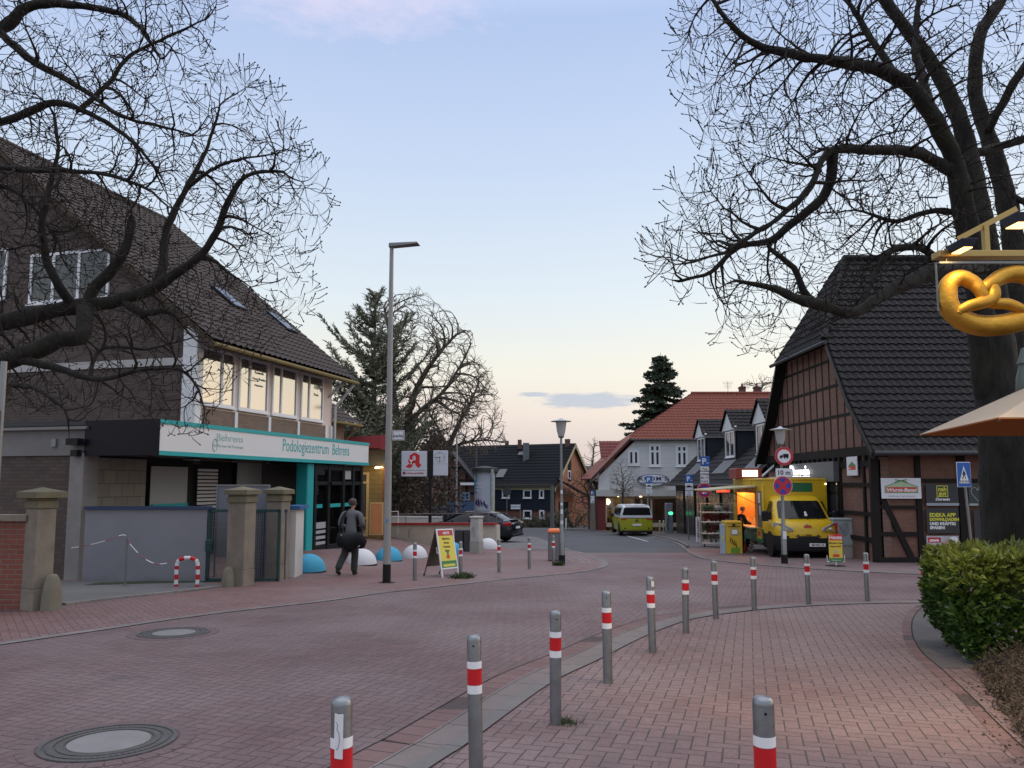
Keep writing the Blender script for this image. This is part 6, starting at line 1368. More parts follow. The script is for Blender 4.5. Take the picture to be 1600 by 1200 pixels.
m_=MB(T);m_.box(.15,w-.08,-.03,-.022,h*.83,h*.85);m_.cbox(w*.45,w*.62,-.035,-.022,h*.86,h*.91,.005);m_.build('letter_slot',M_black,ym)
m_=MB(T);m_.box(w*.38,w*.76,-.012,-.003,h*.58,h*.76);l_=m_.build('label_frame',M_dsteel,ym);m_=MB(T);m_.box(w*.42,w*.72,-.015,-.013,h*.61,h*.74);m_.build('white_label',M_paper,l_)
m_=MB(T);m_.lathe([(.03,0),(.03,.012)],12,T.inverted()@T@Matrix.Translation((w*.87,-.014,h*.64))@Matrix.Rotation(R(90),4,'X'));m_.build('lock',M_dsteel,ym)
m_=MB(T)
for k in range(4):m_.tube([(w*(.35+.1*k)+.03*math.sin(q*2.1+k),-.006,h*(.48-.05*k)-.035*q*.5+.05*math.cos(q*1.7))for q in range(7)],.012,4)
m_.build('black_graffiti',mat('black_spray',(.01,.015,.012),.6),ym)
m_=MB(T)
for k in range(9):m_.tube([(w*(.36+.055*k),-.004,h*.06),(w*(.37+.055*k)+.02,-.004,h*.22)],.016,4)
m_.build('green_graffiti',mat('green_spray',(.12,.30,.03),.6),ym)
m_=MB(T);m_.box(-.02,-.002,.0,.12,h*.42,h*.56);m_.build('yellow_sticker',M_lime,ym)
c0_=G(1098,855);D=c0_.y;a_,d_=P(1096,855,D),P(1146,786,D);w=d_.x-a_.x;h=d_.z-c0_.z;T=frame((a_.x,D,c0_.z),(1,.0,0));M_alu=mat('aluminium',(.42,.42,.42),.4,.6,.1)
pr_=thing('plant_rack','wheeled metal plant trolley with four shelves, left of the yellow post box','plant rack',tuple(c0_))
m_=MB(T)
for x in(0,w):
 for y in(0,.55):m_.box(x-.018,x+.018,y-.018,y+.018,.12,h)
 m_.box(x-.016,x+.016,0,.55,h-.03,h)
m_.box(0,w,-.015,.015,h-.03,h);m_.build('frame',M_alu,pr_)
for f in(.08,.30,.56,.78):
 m_=MB(T);m_.box(0,w,-.03,.58,h*f,h*f+.03);m_.build('shelf',M_alu,pr_);m_=MB(T);m_.box(.05,w-.05,-.036,-.031,h*f+.0,h*f+.045);m_.build('price_strip',M_paper,pr_)
m_=MB(T)
for x in(.15,w-.15):m_.lathe([(.001,-.02),(.06,-.02),(.06,.02),(.001,.02)],12,Matrix.Translation((x,.05,.05))@Matrix.Rotation(R(90),4,'Y'),cap=False)
m_.build('castors',M_rubber,pr_)
m_=MB(T)
for k in range(16):x=.25+k*(w-.5)/16;m_.cyl((x,-.02,h*.11),(x,-.02,h*.30),.006,n=5)
m_.build('wire_front',M_alu,pr_)
rng=random.Random(8);M_pot=mat('dark_flower_pot',(.06,.035,.03),.7,0,.3,5);M_potw=mat('white_flower_pot',(.55,.54,.52),.5,0,.1)
flow=[leafmat('plant_dark_green',(.03,.07,.02),(.09,.15,.05),trans=.1,sc_=9),leafmat('plant_red_leaves',(.14,.02,.02),(.25,.05,.05),trans=.1,sc_=9),leafmat('plant_white_flowers',(.35,.34,.32),(.55,.54,.5),trans=.1,sc_=9)]
nm_=['dark green','reddish','white-flowering'];shelfn=['bottom','second lowest','second highest','top'];idx=0
for fi,f in enumerate((.08,.30,.56,.78)):
 n=(5,8,7,7)[fi]
 for k in range(n):
  x=.14+(w-.28)*(k+.5)/n+rng.uniform(-.03,.03);z=h*f+.032;typ=(0,0,1,0)[fi]if rng.random()<.6 else rng.choice((0,1,2));ph_=(.14,.10,.09,.09)[fi]
  loc=T@Vector((x,.2,z));pt_=thing('potted_plant','%s potted plant, %s trolley shelf, %s from left'%(nm_[typ],shelfn[fi],('first','second','third','fourth','fifth','sixth','seventh','eighth')[k]),'potted plant',tuple(loc),'potted plants on the trolley')
  m_=MB(Matrix.Translation(loc));m_.lathe([(.04,0),(.06,ph_),(.055,ph_)],10);m_.build('pot',M_potw if rng.random()<.35 else M_pot,pt_)
  m_=MB();m_.fixn=False;hh=(.2,.22,.20,.16)[fi]
  for q in range(110):
   a=rng.uniform(0,6.28);rr_=rng.random()**.5*.10;p=loc+Vector((rr_*math.cos(a),rr_*math.sin(a),ph_+rng.random()*hh));i=len(m_.v);d=Vector((rng.gauss(0,1),rng.gauss(0,1),rng.gauss(.3,1))).normalized();s_=d.orthogonal().normalized();L=.085
   m_.v+=[tuple(p),tuple(p+d*L*.5+s_*L*.25),tuple(p+d*L),tuple(p+d*L*.5-s_*L*.25)];m_.f.append([i,i+1,i+2,i+3]);m_.mi.append(0)
  m_.build('leaves',flow[typ],pt_)
c=P(1091,838,38);b=gz(c.x,38);sb_=thing('pavement_board','narrow white pavement board standing left of the plant trolley','sign board',(c.x,38,b));a_,d_=P(1088,838,38),P(1093.5,808,38)
m_=MB();m_.cbox(a_.x,d_.x,38,38.08,b+.02,d_.z,.02);m_.build('panel',M_white,sb_)
m_=MB();m_.box(a_.x+.04,d_.x-.04,37.99,37.998,b+.25,d_.z-.15);m_.build('print',mat('grey_print',(.25,.25,.27),.6),sb_)
c=P(1046,831,52);b=gz(c.x,52);cp_=thing('charging_point','tall grey charging pillar with a glowing green light, right of the yellow van','charging point',(c.x,52,b));a_,d_=P(1040.5,831,52),P(1051.5,786,52)
m_=MB();m_.cbox(a_.x,d_.x,52,52.3,b-.03,d_.z,.04);m_.build('pillar',mat('charger_grey',(.20,.22,.26),.5,.1,.08),cp_,bevel=.01)
p=P(1048,802,51.99);m_=MB(frame((p.x,51.995,p.z),(1,0,0)));m_.poly([(.16*math.cos(a*.4),.11*math.sin(a*.4))for a in range(16)],-.01,0);m_.build('green_light',emit('green_led',(.08,.9,.35),1.6),cp_)
p=P(1044.5,806,51.98);m_=MB(frame((p.x,51.98,p.z),(1,0,0)));m_.tube([(0,-.02,0),(-.05,-.12,-.3),(-.1,-.15,-.7),(.0,-.08,-.95)],.025,6);m_.build('cable',M_rubber,cp_)
for k,px in enumerate((1031,1037)):
 p=P(px,836,49.5);b=gz(p.x,49.5);t_=thing('bike_hoop',('left' if k==0 else 'right')+' pale yellow hoop of the pair beside the yellow van','bike stand',(p.x,49.5,b),'pale hoops beside the van');m_=MB();z_=.85
 m_.tube(along([(p.x,49.5,b),(p.x,49.5,b+z_-.15),(p.x+.05,49.6,b+z_),(p.x+.1,50.1,b+z_),(p.x+.12,50.25,b+z_-.15),(p.x+.12,50.25,b)],n=4),.03,8);m_.tube([(p.x,49.5,b+.4),(p.x+.12,50.25,b+.4)],.025,6);m_.build('hoop',mat('cream_tube',(.45,.43,.3),.5),t_)
for k,(px,lb_)in enumerate(((884.5,'small white marker post before the orange gable'),)):
 p=P(px,820,64);b=gz(p.x,64);t_=thing('marker_post',lb_,'post',(p.x,64,b));m_=MB();m_.cyl((p.x,64,b),(p.x,64,b+.85),.06,n=8);m_.build('post',M_white,t_)
D=5.0;pz=thing('pretzel_sign','big gilded pretzel hanging in a steel frame under brass-lit lamps, upper right','shop sign',tuple(P(1540,470,D)))
gold=NT('gilded_metal');gold.base((.62,.34,.05));gold.b.inputs['Metallic'].default_value=.85;f=gold.noise(9,5,.6);gold.rough(gold.ramp(f,[(.3,.38),(.7,.6)]));gold.bump(gold.noise(14,4),.012,.6);M_gold=gold.m
def pz3(lst,D=D):
 out=[]
 for q in lst:out.append(P(q[0],q[1],D+(q[2]if len(q)>2 else 0)))
 return out
ring=[(1538,468,-.035),(1530,452,-.03),(1519,441,-.01),(1500,434,0),(1483,444,0),(1480,466,0),(1487,486,0),(1508,502,0),(1535,509,0),(1562,508,0),(1590,502,0),(1613,490,0),(1628,470,0),(1626,447,0),(1610,433,0),(1588,428,0),(1566,432,.0),(1550,442,-.02),(1538,452,-.01),(1534,464,.03)]
rp_=along(pz3(ring),n=6);n_=len(rp_);px2m=D/1200
rad=[]
for i in range(n_):
 f=i/(n_-1);b=math.sin(math.pi*f);rad.append((7.5+8.5*b**.8)*px2m*1.05)
m_=MB();m_.tube(rp_,rad,20);m_.build('pretzel_ring',M_gold,pz,smooth='full')
for nm,pts,rr_ in(('pretzel_arm',[(1534,458,.02),(1540,470,.03),(1556,474,.0),(1575,475,-.02),(1592,481,-.035),(1607,487,-.045)],(9,9.5,9,9,8,6)),('pretzel_arm',[(1550,447,-.03),(1553,458,-.035),(1547,468,-.04),(1530,474,-.05),(1515,478,-.05),(1502,484,-.05),(1497,489,-.045)],(9,10,10,10,9,7.5,6))):
 q=pz3(pts);c_=along(q,n=5);rl_=[(rr_[min(int(i/5),len(rr_)-2)]*(1-(i%5)/5)+rr_[min(int(i/5)+1,len(rr_)-1)]*((i%5)/5))*px2m for i in range(len(c_))];m_=MB();m_.tube(c_,rl_,16);m_.build(nm,M_gold,pz,smooth='full')
M_brs=mat('goldlit_steel_bracket',(.46,.32,.12),.42,.8,.15,10)  # gold tint on the steel paints the lamps' glow on the bars
def pbox(m_,u0,v0,u1,v1,d0,d1):a,b=P(u0,v0,(d0+d1)/2),P(u1,v1,(d0+d1)/2);m_.box(a.x,b.x,d0,d1,b.z,a.z)
m_=MB();pbox(m_,1461,394,1836,404,D-.04,D+.06);m_.build('cross_bar',M_brs,pz,bevel=.004)
m_=MB();pbox(m_,1535,353,1545,394,D-.02,D+.02);m_.build('hanger_post',M_brs,pz)
m_=MB();pbox(m_,1462,410,1466,486,D-.012,D+.012);m_.build('frame_rod',M_steel,pz)
m_=MB();pbox(m_,1466.2,409,1680,412,D-.012,D+.012);m_.build('frame_rod',M_steel,pz)
m_=MB();a_,b_=P(1496,374,D),P(1588,326,D);m_.beam(a_,b_,.016,.035);m_.build('slanting_arm',M_brs,pz)
m_=MB();pbox(m_,1477,404,1479,410,D-.008,D+.008);m_.build('link',M_brs,pz)
for(u0,v0,u1,v1,nm)in((1489,379,1515,391,'spot_lamp'),(1574,338,1610,352,'spot_lamp')):
 D=5.0 if u0<1500 else 5.55;a,b=P(u0,v0,D-.12),P(u1,v1,D-.12);m_=MB();m_.add([(a.x,D-.22,a.z),(b.x,D-.22,a.z),(b.x,D-.02,a.z),(a.x,D-.02,a.z),(a.x+.02,D-.2,b.z),(b.x-.02,D-.2,b.z),(b.x-.02,D-.05,b.z),(a.x+.02,D-.05,b.z)],[(0,1,2,3),(7,6,5,4),(0,4,5,1),(1,5,6,2),(2,6,7,3),(3,7,4,0)]);s_=m_.build(nm,mat('navy_lamp_housing',(.02,.03,.05),.4),pz,bevel=.005)
 m_=MB();m_.box(a.x+.025,b.x-.025,D-.195,D-.055,b.z-.006,b.z-.001);m_.build('lens',emit('warm_lens',(1,.62,.20),3.2),s_)
 l=bpy.data.lights.new('pretzel_light','SPOT');l.energy=8 if u0<1500 else 420;l.color=(1,.66,.26);l.spot_size=R(140)if u0<1500 else R(88);l.spot_blend=.7;l.shadow_soft_size=.04
 lo=bpy.data.objects.new('pretzel_light',l);COL.objects.link(lo);lo.location=((a.x+b.x)/2,D-.15,b.z-.02);tgt=Vector(((a.x+b.x)/2,D+.05,b.z-.6))if u0<1500 else Vector((3.4,7.9,-.2));lo.rotation_euler=(tgt-lo.location).to_track_quat('-Z','Y').to_euler()
c=P(1846,394,5.0);m_=MB();m_.box(c.x-.05,c.x+.05,4.96,5.06,-.2,c.z+.35);m_.build('support_post',M_brs,pz)
D=10.0;Lc=P(1437,679,D);V2=P(1560,652,8.0);zrim=Lc.z;V2 .z=zrim
ra=ray(1560,652);tt_=(zrim-CAMZ)/ra.z;V2=Vector((ra.x*tt_,ra.y*tt_,zrim))
Sx=3.2;Fr=Vector((Lc.x+Sx,Lc.y,zrim));Nr=Vector((V2 .x+Sx,V2 .y,zrim));ap=Vector(((Lc.x+Nr.x)/2,(Lc.y+Nr.y)/2,zrim+.78))
pr2=thing('market_parasol','open cream market parasol corner with lamplit orange underside reaching in from the right edge','parasol',(ap.x,ap.y,gz(ap.x,ap.y)))
M_can=NT('cream_canvas');M_can.base((.70,.58,.41));tb_=M_can.n('ShaderNodeBsdfTranslucent');tb_.inputs[0].default_value=(.62,.36,.17,1);mx_=M_can.n('ShaderNodeMixShader');mx_.inputs[0].default_value=.35;M_can.l(M_can.b.outputs[0],mx_.inputs[1]);M_can.l(tb_.outputs[0],mx_.inputs[2]);M_can.l(mx_.outputs[0],M_can.o.inputs[0]);M_can=M_can.m
M_ocan=mat('lamplit_canvas',(.55,.17,.045),.8,0,.05)  # orange colour paints the lamplight under the cream canopy
cs=[Lc,V2,Nr,Fr];m_=MB()
for i in range(4):
 a,b=cs[i],cs[(i+1)%4];m_.slab([a,b,ap],.006)
m_.build('canopy',M_can,pr2)
m_=MB()
for i in range(4):
 a,b=cs[i],cs[(i+1)%4];off=Vector((0,0,-.012));m_.slab([a+off,b+off,ap+off],.004)
m_.build('lamplit_underside',M_ocan,pr2)
m_=MB();m_.cyl((ap.x,ap.y,gz(ap.x,ap.y)),(ap.x,ap.y,ap.z+.08),.035);
m_.build('mast',M_dwood,pr2)
for a in cs:m_=MB();m_.cyl(ap+Vector((0,0,-.03)),a+Vector((0,0,-.03)),.014,n=6);m_.build('rib',M_dwood,pr2)
p=P(1597,600,9.2);ln_=thing('garden_lantern','grey-green bell-shaped lantern above the parasol, cut by the right edge','lantern',tuple(p));T=Matrix.Translation((P(1603,600,9.2).x,9.2,0));zc=lambda y:P(1600,y,9.2).z
m_=MB(T);m_.lathe([(.001,zc(543)),(.03,zc(545)),(.06,zc(560)),(.085,zc(568)),(.06,zc(570)),(.1,zc(590)),(.11,zc(612)),(.08,zc(622))],20,cap=False);m_.build('lantern_body',mat('grey_green_enamel',(.085,.11,.10),.5,0,.1),ln_,smooth=True)
m_=MB(T);m_.cyl((0,0,zc(622)),(0,0,gz(6,9.2)),.03);m_.build('lantern_post',M_dsteel,ln_)
M_tyre=mat('tyre_rubber',(.012,.012,.013),.8,0,.2,9);M_rim=mat('alloy_rim',(.35,.36,.37),.35,.8,.1)
M_cglass=glassmat('car_glass',(.008,.010,.012),.06);M_cglass.node_tree.nodes['Principled BSDF'].inputs['IOR'].default_value=1.4
def wheel(par,T,r,w=.2,hub=.62):
 """axle along local x, centre at origin of T"""
 Rm=T@Matrix.Rotation(R(90),4,'Y')
 m_=MB(Rm);m_.lathe([(r*hub,-w/2),(r*.93,-w/2),(r,-w*.32),(r,w*.32),(r*.93,w/2),(r*hub,w/2)],28,cap=False);wh=m_.build('wheel',M_tyre,par,smooth=True)
 m_=MB(Rm);m_.lathe([(.001,-w*.30),(r*hub,-w*.42),(r*hub,w*.42),(.001,w*.30)],24,cap=False)
 for k in range(5):
  a=2*math.pi*k/5
  for s_ in(-1,1):m_.beam((r*.1*math.cos(a),r*.1*math.sin(a),s_*w*.40),(r*hub*.97*math.cos(a),r*hub*.97*math.sin(a),s_*w*.45),r*.14,.02,up=(0,0,1))
 m_.build('rim',M_rim,wh);return wh
def mirrored(half):
 return half+[(-x,z)for x,z in reversed(half[1:-1])]
def shell(T,stations,name,m,par,cap=True,smooth=True):
 m_=MB(T);m_.loft([[(x,y,z)for x,z in mirrored(h)]for y,h in stations],cap=cap);return m_.build(name,m,par,smooth=smooth)
def saloon(name,label,loc,heading,paint,scale=1.0,detail=True):
 h=Vector((heading[0],heading[1],0)).normalized();xr_=Vector((h.y,-h.x,0))
 T=Matrix.Identity(4)
 for i in range(3):T[i][0]=xr_[i]*scale;T[i][1]=h[i]*scale;T[i][2]=(0,0,1)[i]*scale;T[i][3]=loc[i]
 t=thing(name,label,'car',tuple(loc));W=.92
 def low(w,zb,zm,zt,cr):return[(0,zb),(w*.80,zb),(w*.97,zb+.10),(w,zb+.28),(w*.995,zm),(w*.97,zt-.10),(w*.90,zt-.015),(w*.6,zt+cr),(0,zt+cr+.01)]
 st=[(0.0,low(W*.72,.38,.60,.80,.02)),(.05,low(W*.86,.30,.60,.93,.03)),(.18,low(W*.94,.25,.62,1.04,.025)),(.55,low(W*.985,.22,.64,1.06,.02)),(.95,low(W,.2,.64,1.04,.02)),(1.8,low(W,.18,.62,1.01,.01)),(2.6,low(W,.18,.62,.98,.01)),(3.4,low(W,.18,.60,.95,.02)),(3.9,low(W*.99,.2,.58,.92,.03)),(4.4,low(W*.95,.22,.54,.84,.04)),(4.7,low(W*.84,.25,.50,.72,.04)),(4.85,low(W*.66,.33,.48,.60,.02))]
 body=shell(T,st,'body',paint,t)
 def cab(wb,zb,wt,zt):return[(0,zb),(wb*.8,zb),(wb,zb),(wb*.985,zb+.02),((wb+wt)/2+.01,(zb+zt)/2),(wt,zt-.04),(wt*.85,zt-.005),(wt*.5,zt+.01),(0,zt+.015)]
 shell(T,[(.50,cab(.74,.98,.70,1.06)),(.95,cab(.82,.97,.64,1.30)),(1.35,cab(.86,.96,.62,1.42)),(2.0,cab(.87,.95,.62,1.455)),(2.7,cab(.86,.93,.61,1.42)),(3.1,cab(.84,.92,.62,1.28)),(3.6,cab(.80,.90,.70,.99))],'glasshouse',M_cglass,t)
 m_=MB(T)
 rf=[(1.02,.60,1.335),(1.35,.61,1.425),(2.0,.615,1.465),(2.65,.61,1.435),(2.95,.60,1.36)]
 m_.loft([[(-w,y,z-.035),(-w*.8,y,z+.006),(-w*.4,y,z+.018),(0,y,z+.022),(w*.4,y,z+.018),(w*.8,y,z+.006),(w,y,z-.035),(0,y,z-.03)]for y,w,z in rf]);m_.build('roof',paint,t,smooth=True)
 m_=MB(T)
 for s_ in(-1,1):
  m_.tube([(s_*.77,.46,1.05),(s_*.655,.98,1.32),(s_*.64,1.35,1.405),(s_*.64,2.65,1.405),(s_*.66,3.0,1.31),(s_*.78,3.58,.96)],.028,6);m_.beam((s_*.865,1.22,.98),(s_*.655,1.28,1.38),.06,.03);m_.beam((s_*.875,2.2,.96),(s_*.655,2.15,1.40),.06,.03)
 m_.build('window_pillars',paint,t)
 for y in(1.0,3.75):
  for s_ in(-1,1):
   m_=MB(T);m_.lathe([(.001,-.03),(.375,-.03),(.375,.09),(.001,.09)],24,Matrix.Translation((s_*.86,y,.34))@Matrix.Rotation(R(90)*s_,4,'Y'),cap=False);m_.build('wheel_arch',M_black,t)
   wheel(t,T@Matrix.Translation((s_*.83,y,.32)),.32,.21)
 for s_ in(-1,1):
  m_=MB(T);m_.loft([[(s_*.45,.035,.83),(s_*.45,.04,.95),(s_*.47,.02,.95)],[(s_*.74,.055,.80),(s_*.74,.08,.98),(s_*.75,.03,.97)],[(s_*.90,.15,.80),(s_*.90,.17,.97),(s_*.915,.12,.96)],[(s_*.93,.42,.86),(s_*.925,.42,.95),(s_*.95,.40,.92)]]);m_.build('tail_light',mat('tail_light_red',(.42,.01,.015),.2,0,.1),t)
 m_=MB(T)
 for s_ in(-1,1):m_.box(s_*.60-.14,s_*.60+.14,.0,.05,.90,.945)
 m_.build('reversing_lens',mat('clear_lens',(.6,.6,.6),.2),t)
 m_=MB(T);m_.box(-.26,.26,-.02,.03,.66,.77);m_.build('number_plate',M_paper,t)
 m_=MB(T);m_.cbox(-.72,.72,-.03,.12,.30,.42,.03);m_.build('bumper_trim',M_black,t)
 m_=MB(T);m_.box(-.55,.55,.02,.22,1.065,1.085);m_.build('boot_lip',paint,t)
 m_=MB(T)
 for y in(1.5,2.4):
  for s_ in(-1,1):m_.box(s_*.925-.015,s_*.925+.015,y,y+.2,.86,.89)
 m_.build('door_handles',paint,t)
 for s_ in(-1,1):m_=MB(T);m_.sphere((s_*1.0,3.05,1.0),.1,10,6,(1,.6,.7));m_.build('wing_mirror',paint,t)
 return t
M_bmw=mat('graphite_car_paint',(.022,.027,.036),.18,.5,.05,2);M_silver=mat('silver_car_paint',(.35,.37,.40),.25,.6,.05)
hd=Vector((-.93,.37,0)).normalized();xr_=Vector((hd.y,-hd.x,0));org=Vector((-.05,37.8,0))+xr_*.92;org.z=gz(org.x,org.y)
saloon('saloon_car','dark blue-grey saloon car parked behind the red-capped ramp wall',org,hd,M_bmw,1.03)
o_=P(806,815,56);saloon('saloon_car','small silver car far behind, beyond the boot of the dark saloon',Vector((o_.x,56,gz(o_.x,56))),(-1,.1),M_silver,.92)
loc=Vector((P(995.5,836,47).x,47,gz(7,47)));T=Matrix.Translation(loc);vn=thing('family_van','two-tone family van, white above and yellow-green below, parked before the cafe','van',tuple(loc))
M_vy=mat('acid_yellow_paint',(.36,.38,.025),.25,.1,.04,2);M_vw=mat('white_car_paint',(.62,.64,.66),.25,0,.03,2)
def vl(w,zb,zt):return[(0,zb),(w*.85,zb),(w*.97,zb+.08),(w,zb+.3),(w,zt-.2),(w*.985,zt),(0,zt)]
shell(T,[(0,vl(.90,.36,1.08)),(.05,vl(.96,.28,1.10)),(.2,vl(.985,.22,1.10)),(1,vl(.99,.2,1.10)),(3.6,vl(.99,.2,1.10)),(4.3,vl(.95,.24,1.08)),(4.65,vl(.8,.32,.95))],'lower_body',M_vy,vn)
def vu(w,wt,zb,zt):return[(0,zb),(w*.8,zb),(w,zb),(w*.99,zb+.2),(wt+.05,zt-.25),(wt,zt-.06),(wt*.85,zt),(0,zt+.02)]
shell(T,[(.04,vu(.95,.78,1.09,1.72)),(.14,vu(.97,.80,1.09,1.80)),(.35,vu(.98,.82,1.09,1.86)),(1.6,vu(.98,.83,1.09,1.88)),(2.8,vu(.97,.82,1.09,1.84)),(3.4,vu(.95,.78,1.09,1.60)),(4.1,vu(.90,.7,1.08,1.22))],'upper_body',M_vw,vn)
m_=MB(T);m_.loft([[(-.86,.035,1.25),(.86,.035,1.25),(.86,.06,1.25),(-.86,.06,1.25)],[(-.76,.01,1.70),(.76,.01,1.70),(.76,.08,1.70),(-.76,.08,1.70)]]);m_.build('rear_window',M_cglass,vn)
m_=MB(T);
for s_ in(-1,1):
 for y0,y1 in((.35,1.3),(1.38,2.3),(2.38,3.1)):m_.slab([(s_*.985,y0,1.22),(s_*.985,y1,1.22),(s_*.885,y1,1.68),(s_*.885,y0,1.68)],.02,nrm=(s_,0,.1))
m_.build('side_windows',M_cglass,vn)
m_=MB(T);m_.box(-.93,.93,-.015,.03,1.075,1.10);m_.build('black_trim_line',M_black,vn)
for s_ in(-1,1):m_=MB(T);m_.cbox(s_*.78-.17,s_*.78+.17,-.02,.06,.98,1.05,.01);m_.build('tail_light',mat('tail_light_red',(.42,.01,.015),.2,0,.1),vn)
for s_ in(-1,1):m_=MB(T);m_.lathe([(.001,0),(.05,0),(.05,.03),(.001,.03)],12,Matrix.Translation((s_*.72,.02,.46))@Matrix.Rotation(R(90),4,'X'),cap=False);m_.build('rear_fog_lamp',M_black,vn)
m_=MB(T);m_.box(-.27,.27,-.03,.02,.62,.73);p_=m_.build('number_plate',M_paper,vn)
m_=MB(T);m_.lathe([(.05,0),(.085,0),(.085,.015),(.05,.015)],18,Matrix.Translation((0,.0,.92))@Matrix.Rotation(R(90),4,'X'),cap=False);m_.beam((-.035,-.01,.95),(0,-.01,.87),.014);m_.beam((.035,-.01,.95),(0,-.01,.87),.014);m_.build('round_emblem',mat('chrome_dark',(.10,.10,.10),.3,.5),vn)
m_=MB(T);m_.cbox(-.9,.9,.0,.2,.2,.34,.03);m_.build('black_underrun',M_black,vn);m_=MB(T);m_.cbox(-.7,.7,-.03,.1,1.82,1.87,.01);m_.build('roof_spoiler',M_vw,vn)
for y in(.75,3.7):
 for s_ in(-1,1):
  m_=MB(T);m_.lathe([(.001,-.03),(.41,-.03),(.41,.075),(.001,.075)],24,Matrix.Translation((s_*.92,y,.38))@Matrix.Rotation(R(90)*s_,4,'Y'),cap=False);m_.build('wheel_arch',M_black,vn)
  wheel(vn,T@Matrix.Translation((s_*.88,y,.35)),.35,.24)
for s_ in(-1,1):m_=MB(T);m_.sphere((s_*1.08,3.2,1.15),.12,10,6,(1,.6,.9));m_.build('wing_mirror',M_black,vn)
Lx=Vector((.998,-.060,0));T=frame((8.86,26.0,gz(9,26)),Lx);ft=thing('food_truck','yellow snack truck with open lit serving hatch and green lower panels beside the barn','truck',(8.86,26,gz(9,26)))
M_ty=mat('truck_yellow',(.60,.39,.012),.3,0,.08,3);M_tg=mat('truck_green',(.015,.13,.05),.4,0,.15,4)
CX=1.04
def row(z,y,w,back=1.9):return[(CX-w,back,z),(CX-w,y+.42,z),(CX-w*.975,y+.22,z),(CX-w*.90,y+.09,z),(CX-w*.72,y+.02,z),(CX-w*.35,y-.02,z),(CX,y-.03,z),(CX+w*.35,y-.02,z),(CX+w*.72,y+.02,z),(CX+w*.90,y+.09,z),(CX+w*.975,y+.22,z),(CX+w,y+.42,z),(CX+w,back,z)]
def rows(T,rs,name,m,par):m_=MB(T);m_.loft([row(*q)for q in rs],closed=True);return m_.build(name,m,par,smooth=True)
rows(T,[(.20,.16,.90),(.26,.05,.98),(.45,.0,1.03),(.62,.0,1.04),(.745,.012,1.045)],'bumper',mat('black_bumper',(.018,.018,.02),.7,0,.2,6),ft)
rows(T,[(.746,.03,1.02),(.80,.04,1.03),(.98,.07,1.03),(1.14,.14,1.02),(1.22,.26,1.0),(1.27,.42,.98)],'bonnet',M_ty,ft)
rows(T,[(1.271,.43,.975),(1.45,.60,.95),(1.70,.84,.90),(1.93,1.06,.85),(2.02,1.20,.80),(2.07,1.45,.72),(2.08,1.7,.5)],'cab',M_ty,ft)
m_=MB(T);rs=[(1.31,.45,.90),(1.50,.63,.87),(1.72,.845,.83),(1.90,1.02,.78)]
m_.loft([[(x,y-.018,z)for x,y,z in row(zz_,yy_,ww_)[2:11]]+[(x,y+.02,z)for x,y,z in reversed(row(zz_,yy_,ww_)[2:11])]for zz_,yy_,ww_ in rs]);wsn=m_.build('windscreen',M_cglass,ft,smooth=True)
m_=MB(T);m_.sphere((CX+.10,.57,1.50),.045,8,6);m_.sphere((CX+.10,.50,1.42),.06,8,6);m_.build('dashboard_mascot',M_paper,wsn)
m_=MB(T)
for s_ in(-1,1):
 m_.slab([(CX+s_*.985,.78,1.33),(CX+s_*.985,1.55,1.33),(CX+s_*.86,1.55,1.88),(CX+s_*.875,1.15,1.88)],.02,nrm=(s_,0,.2))
m_.build('side_windows',M_cglass,ft)
for s_ in(-1,1):
 m_=MB(T);q=[(CX+s_*1.03,.40,1.17),(CX+s_*1.05,.38,1.02),(CX+s_*.86,.04,.90),(CX+s_*.48,-.01,.93),(CX+s_*.52,.02,1.01),(CX+s_*.86,.12,1.15)]
 c_=sum((Vector(p)for p in q),Vector())/6;m_.add(q+[tuple(Vector(p)+Vector((-s_*.03,.06,0)))for p in q],[(0,1,2,3,4,5),(11,10,9,8,7,6)]+[(i,(i+1)%6,(i+1)%6+6,i+6)for i in range(6)]);o_=m_.build('headlight',mat('headlight_glass',(.35,.37,.40),.12,.3,.2,14),ft)
 m_=MB(T);m_.sphere((CX+s_*.74,.03,.99),.05,10,6,(1.2,.5,.7));m_.build('bulb',M_white,o_)
 o2=MB(T);o2 .cbox(CX+s_*1.19-.11,CX+s_*1.19+.11,.72,.86,1.20,1.56,.04);o2 .beam((CX+s_*1.10,.8,1.28),(CX+s_*.97,.85,1.30),.05,.08);o2 .beam((CX+s_*1.10,.8,1.48),(CX+s_*.95,.9,1.46),.04,.05);o2 .build('wing_mirror',M_black,ft,bevel=.01)
 a_=MB(T);a_.lathe([(.001,-.02),(.44,-.02),(.44,.06),(.001,.06)],26,Matrix.Translation((CX+s_*.985,.85,.42))@Matrix.Rotation(R(90)*s_,4,'Y'),cap=False);a_.build('wheel_arch',M_black,ft)
 wheel(ft,T@Matrix.Translation((CX+s_*.92,.85,.34)),.34,.22,.6);wheel(ft,T@Matrix.Translation((CX+s_*.92,4.6,.34)),.34,.22,.6)
m_=MB(T);m_.cbox(CX-.62,CX+.62,-.012,.02,.68,.83,.02);g_=m_.build('yellow_grille_strip',M_ty,ft)
m_=MB(T)
for x0,w_ in((-.42,.18),(-.2,.06),(.02,.06),(.22,.2)):m_.box(CX+x0,CX+x0+w_,-.018,-.0125,.72,.75);m_.box(CX+x0+w_*.3,CX+x0+w_*.7,-.018,-.0125,.7455,.79)
m_.build('grille_ornament',mat('dark_brown',(.06,.025,.015),.6),g_)
text('FOCO','lettering',T@Matrix.Translation((CX,-.02,.755)),.07,mat('dark_brown',(.06,.025,.015),.6),g_,'CENTER',bold=.003)
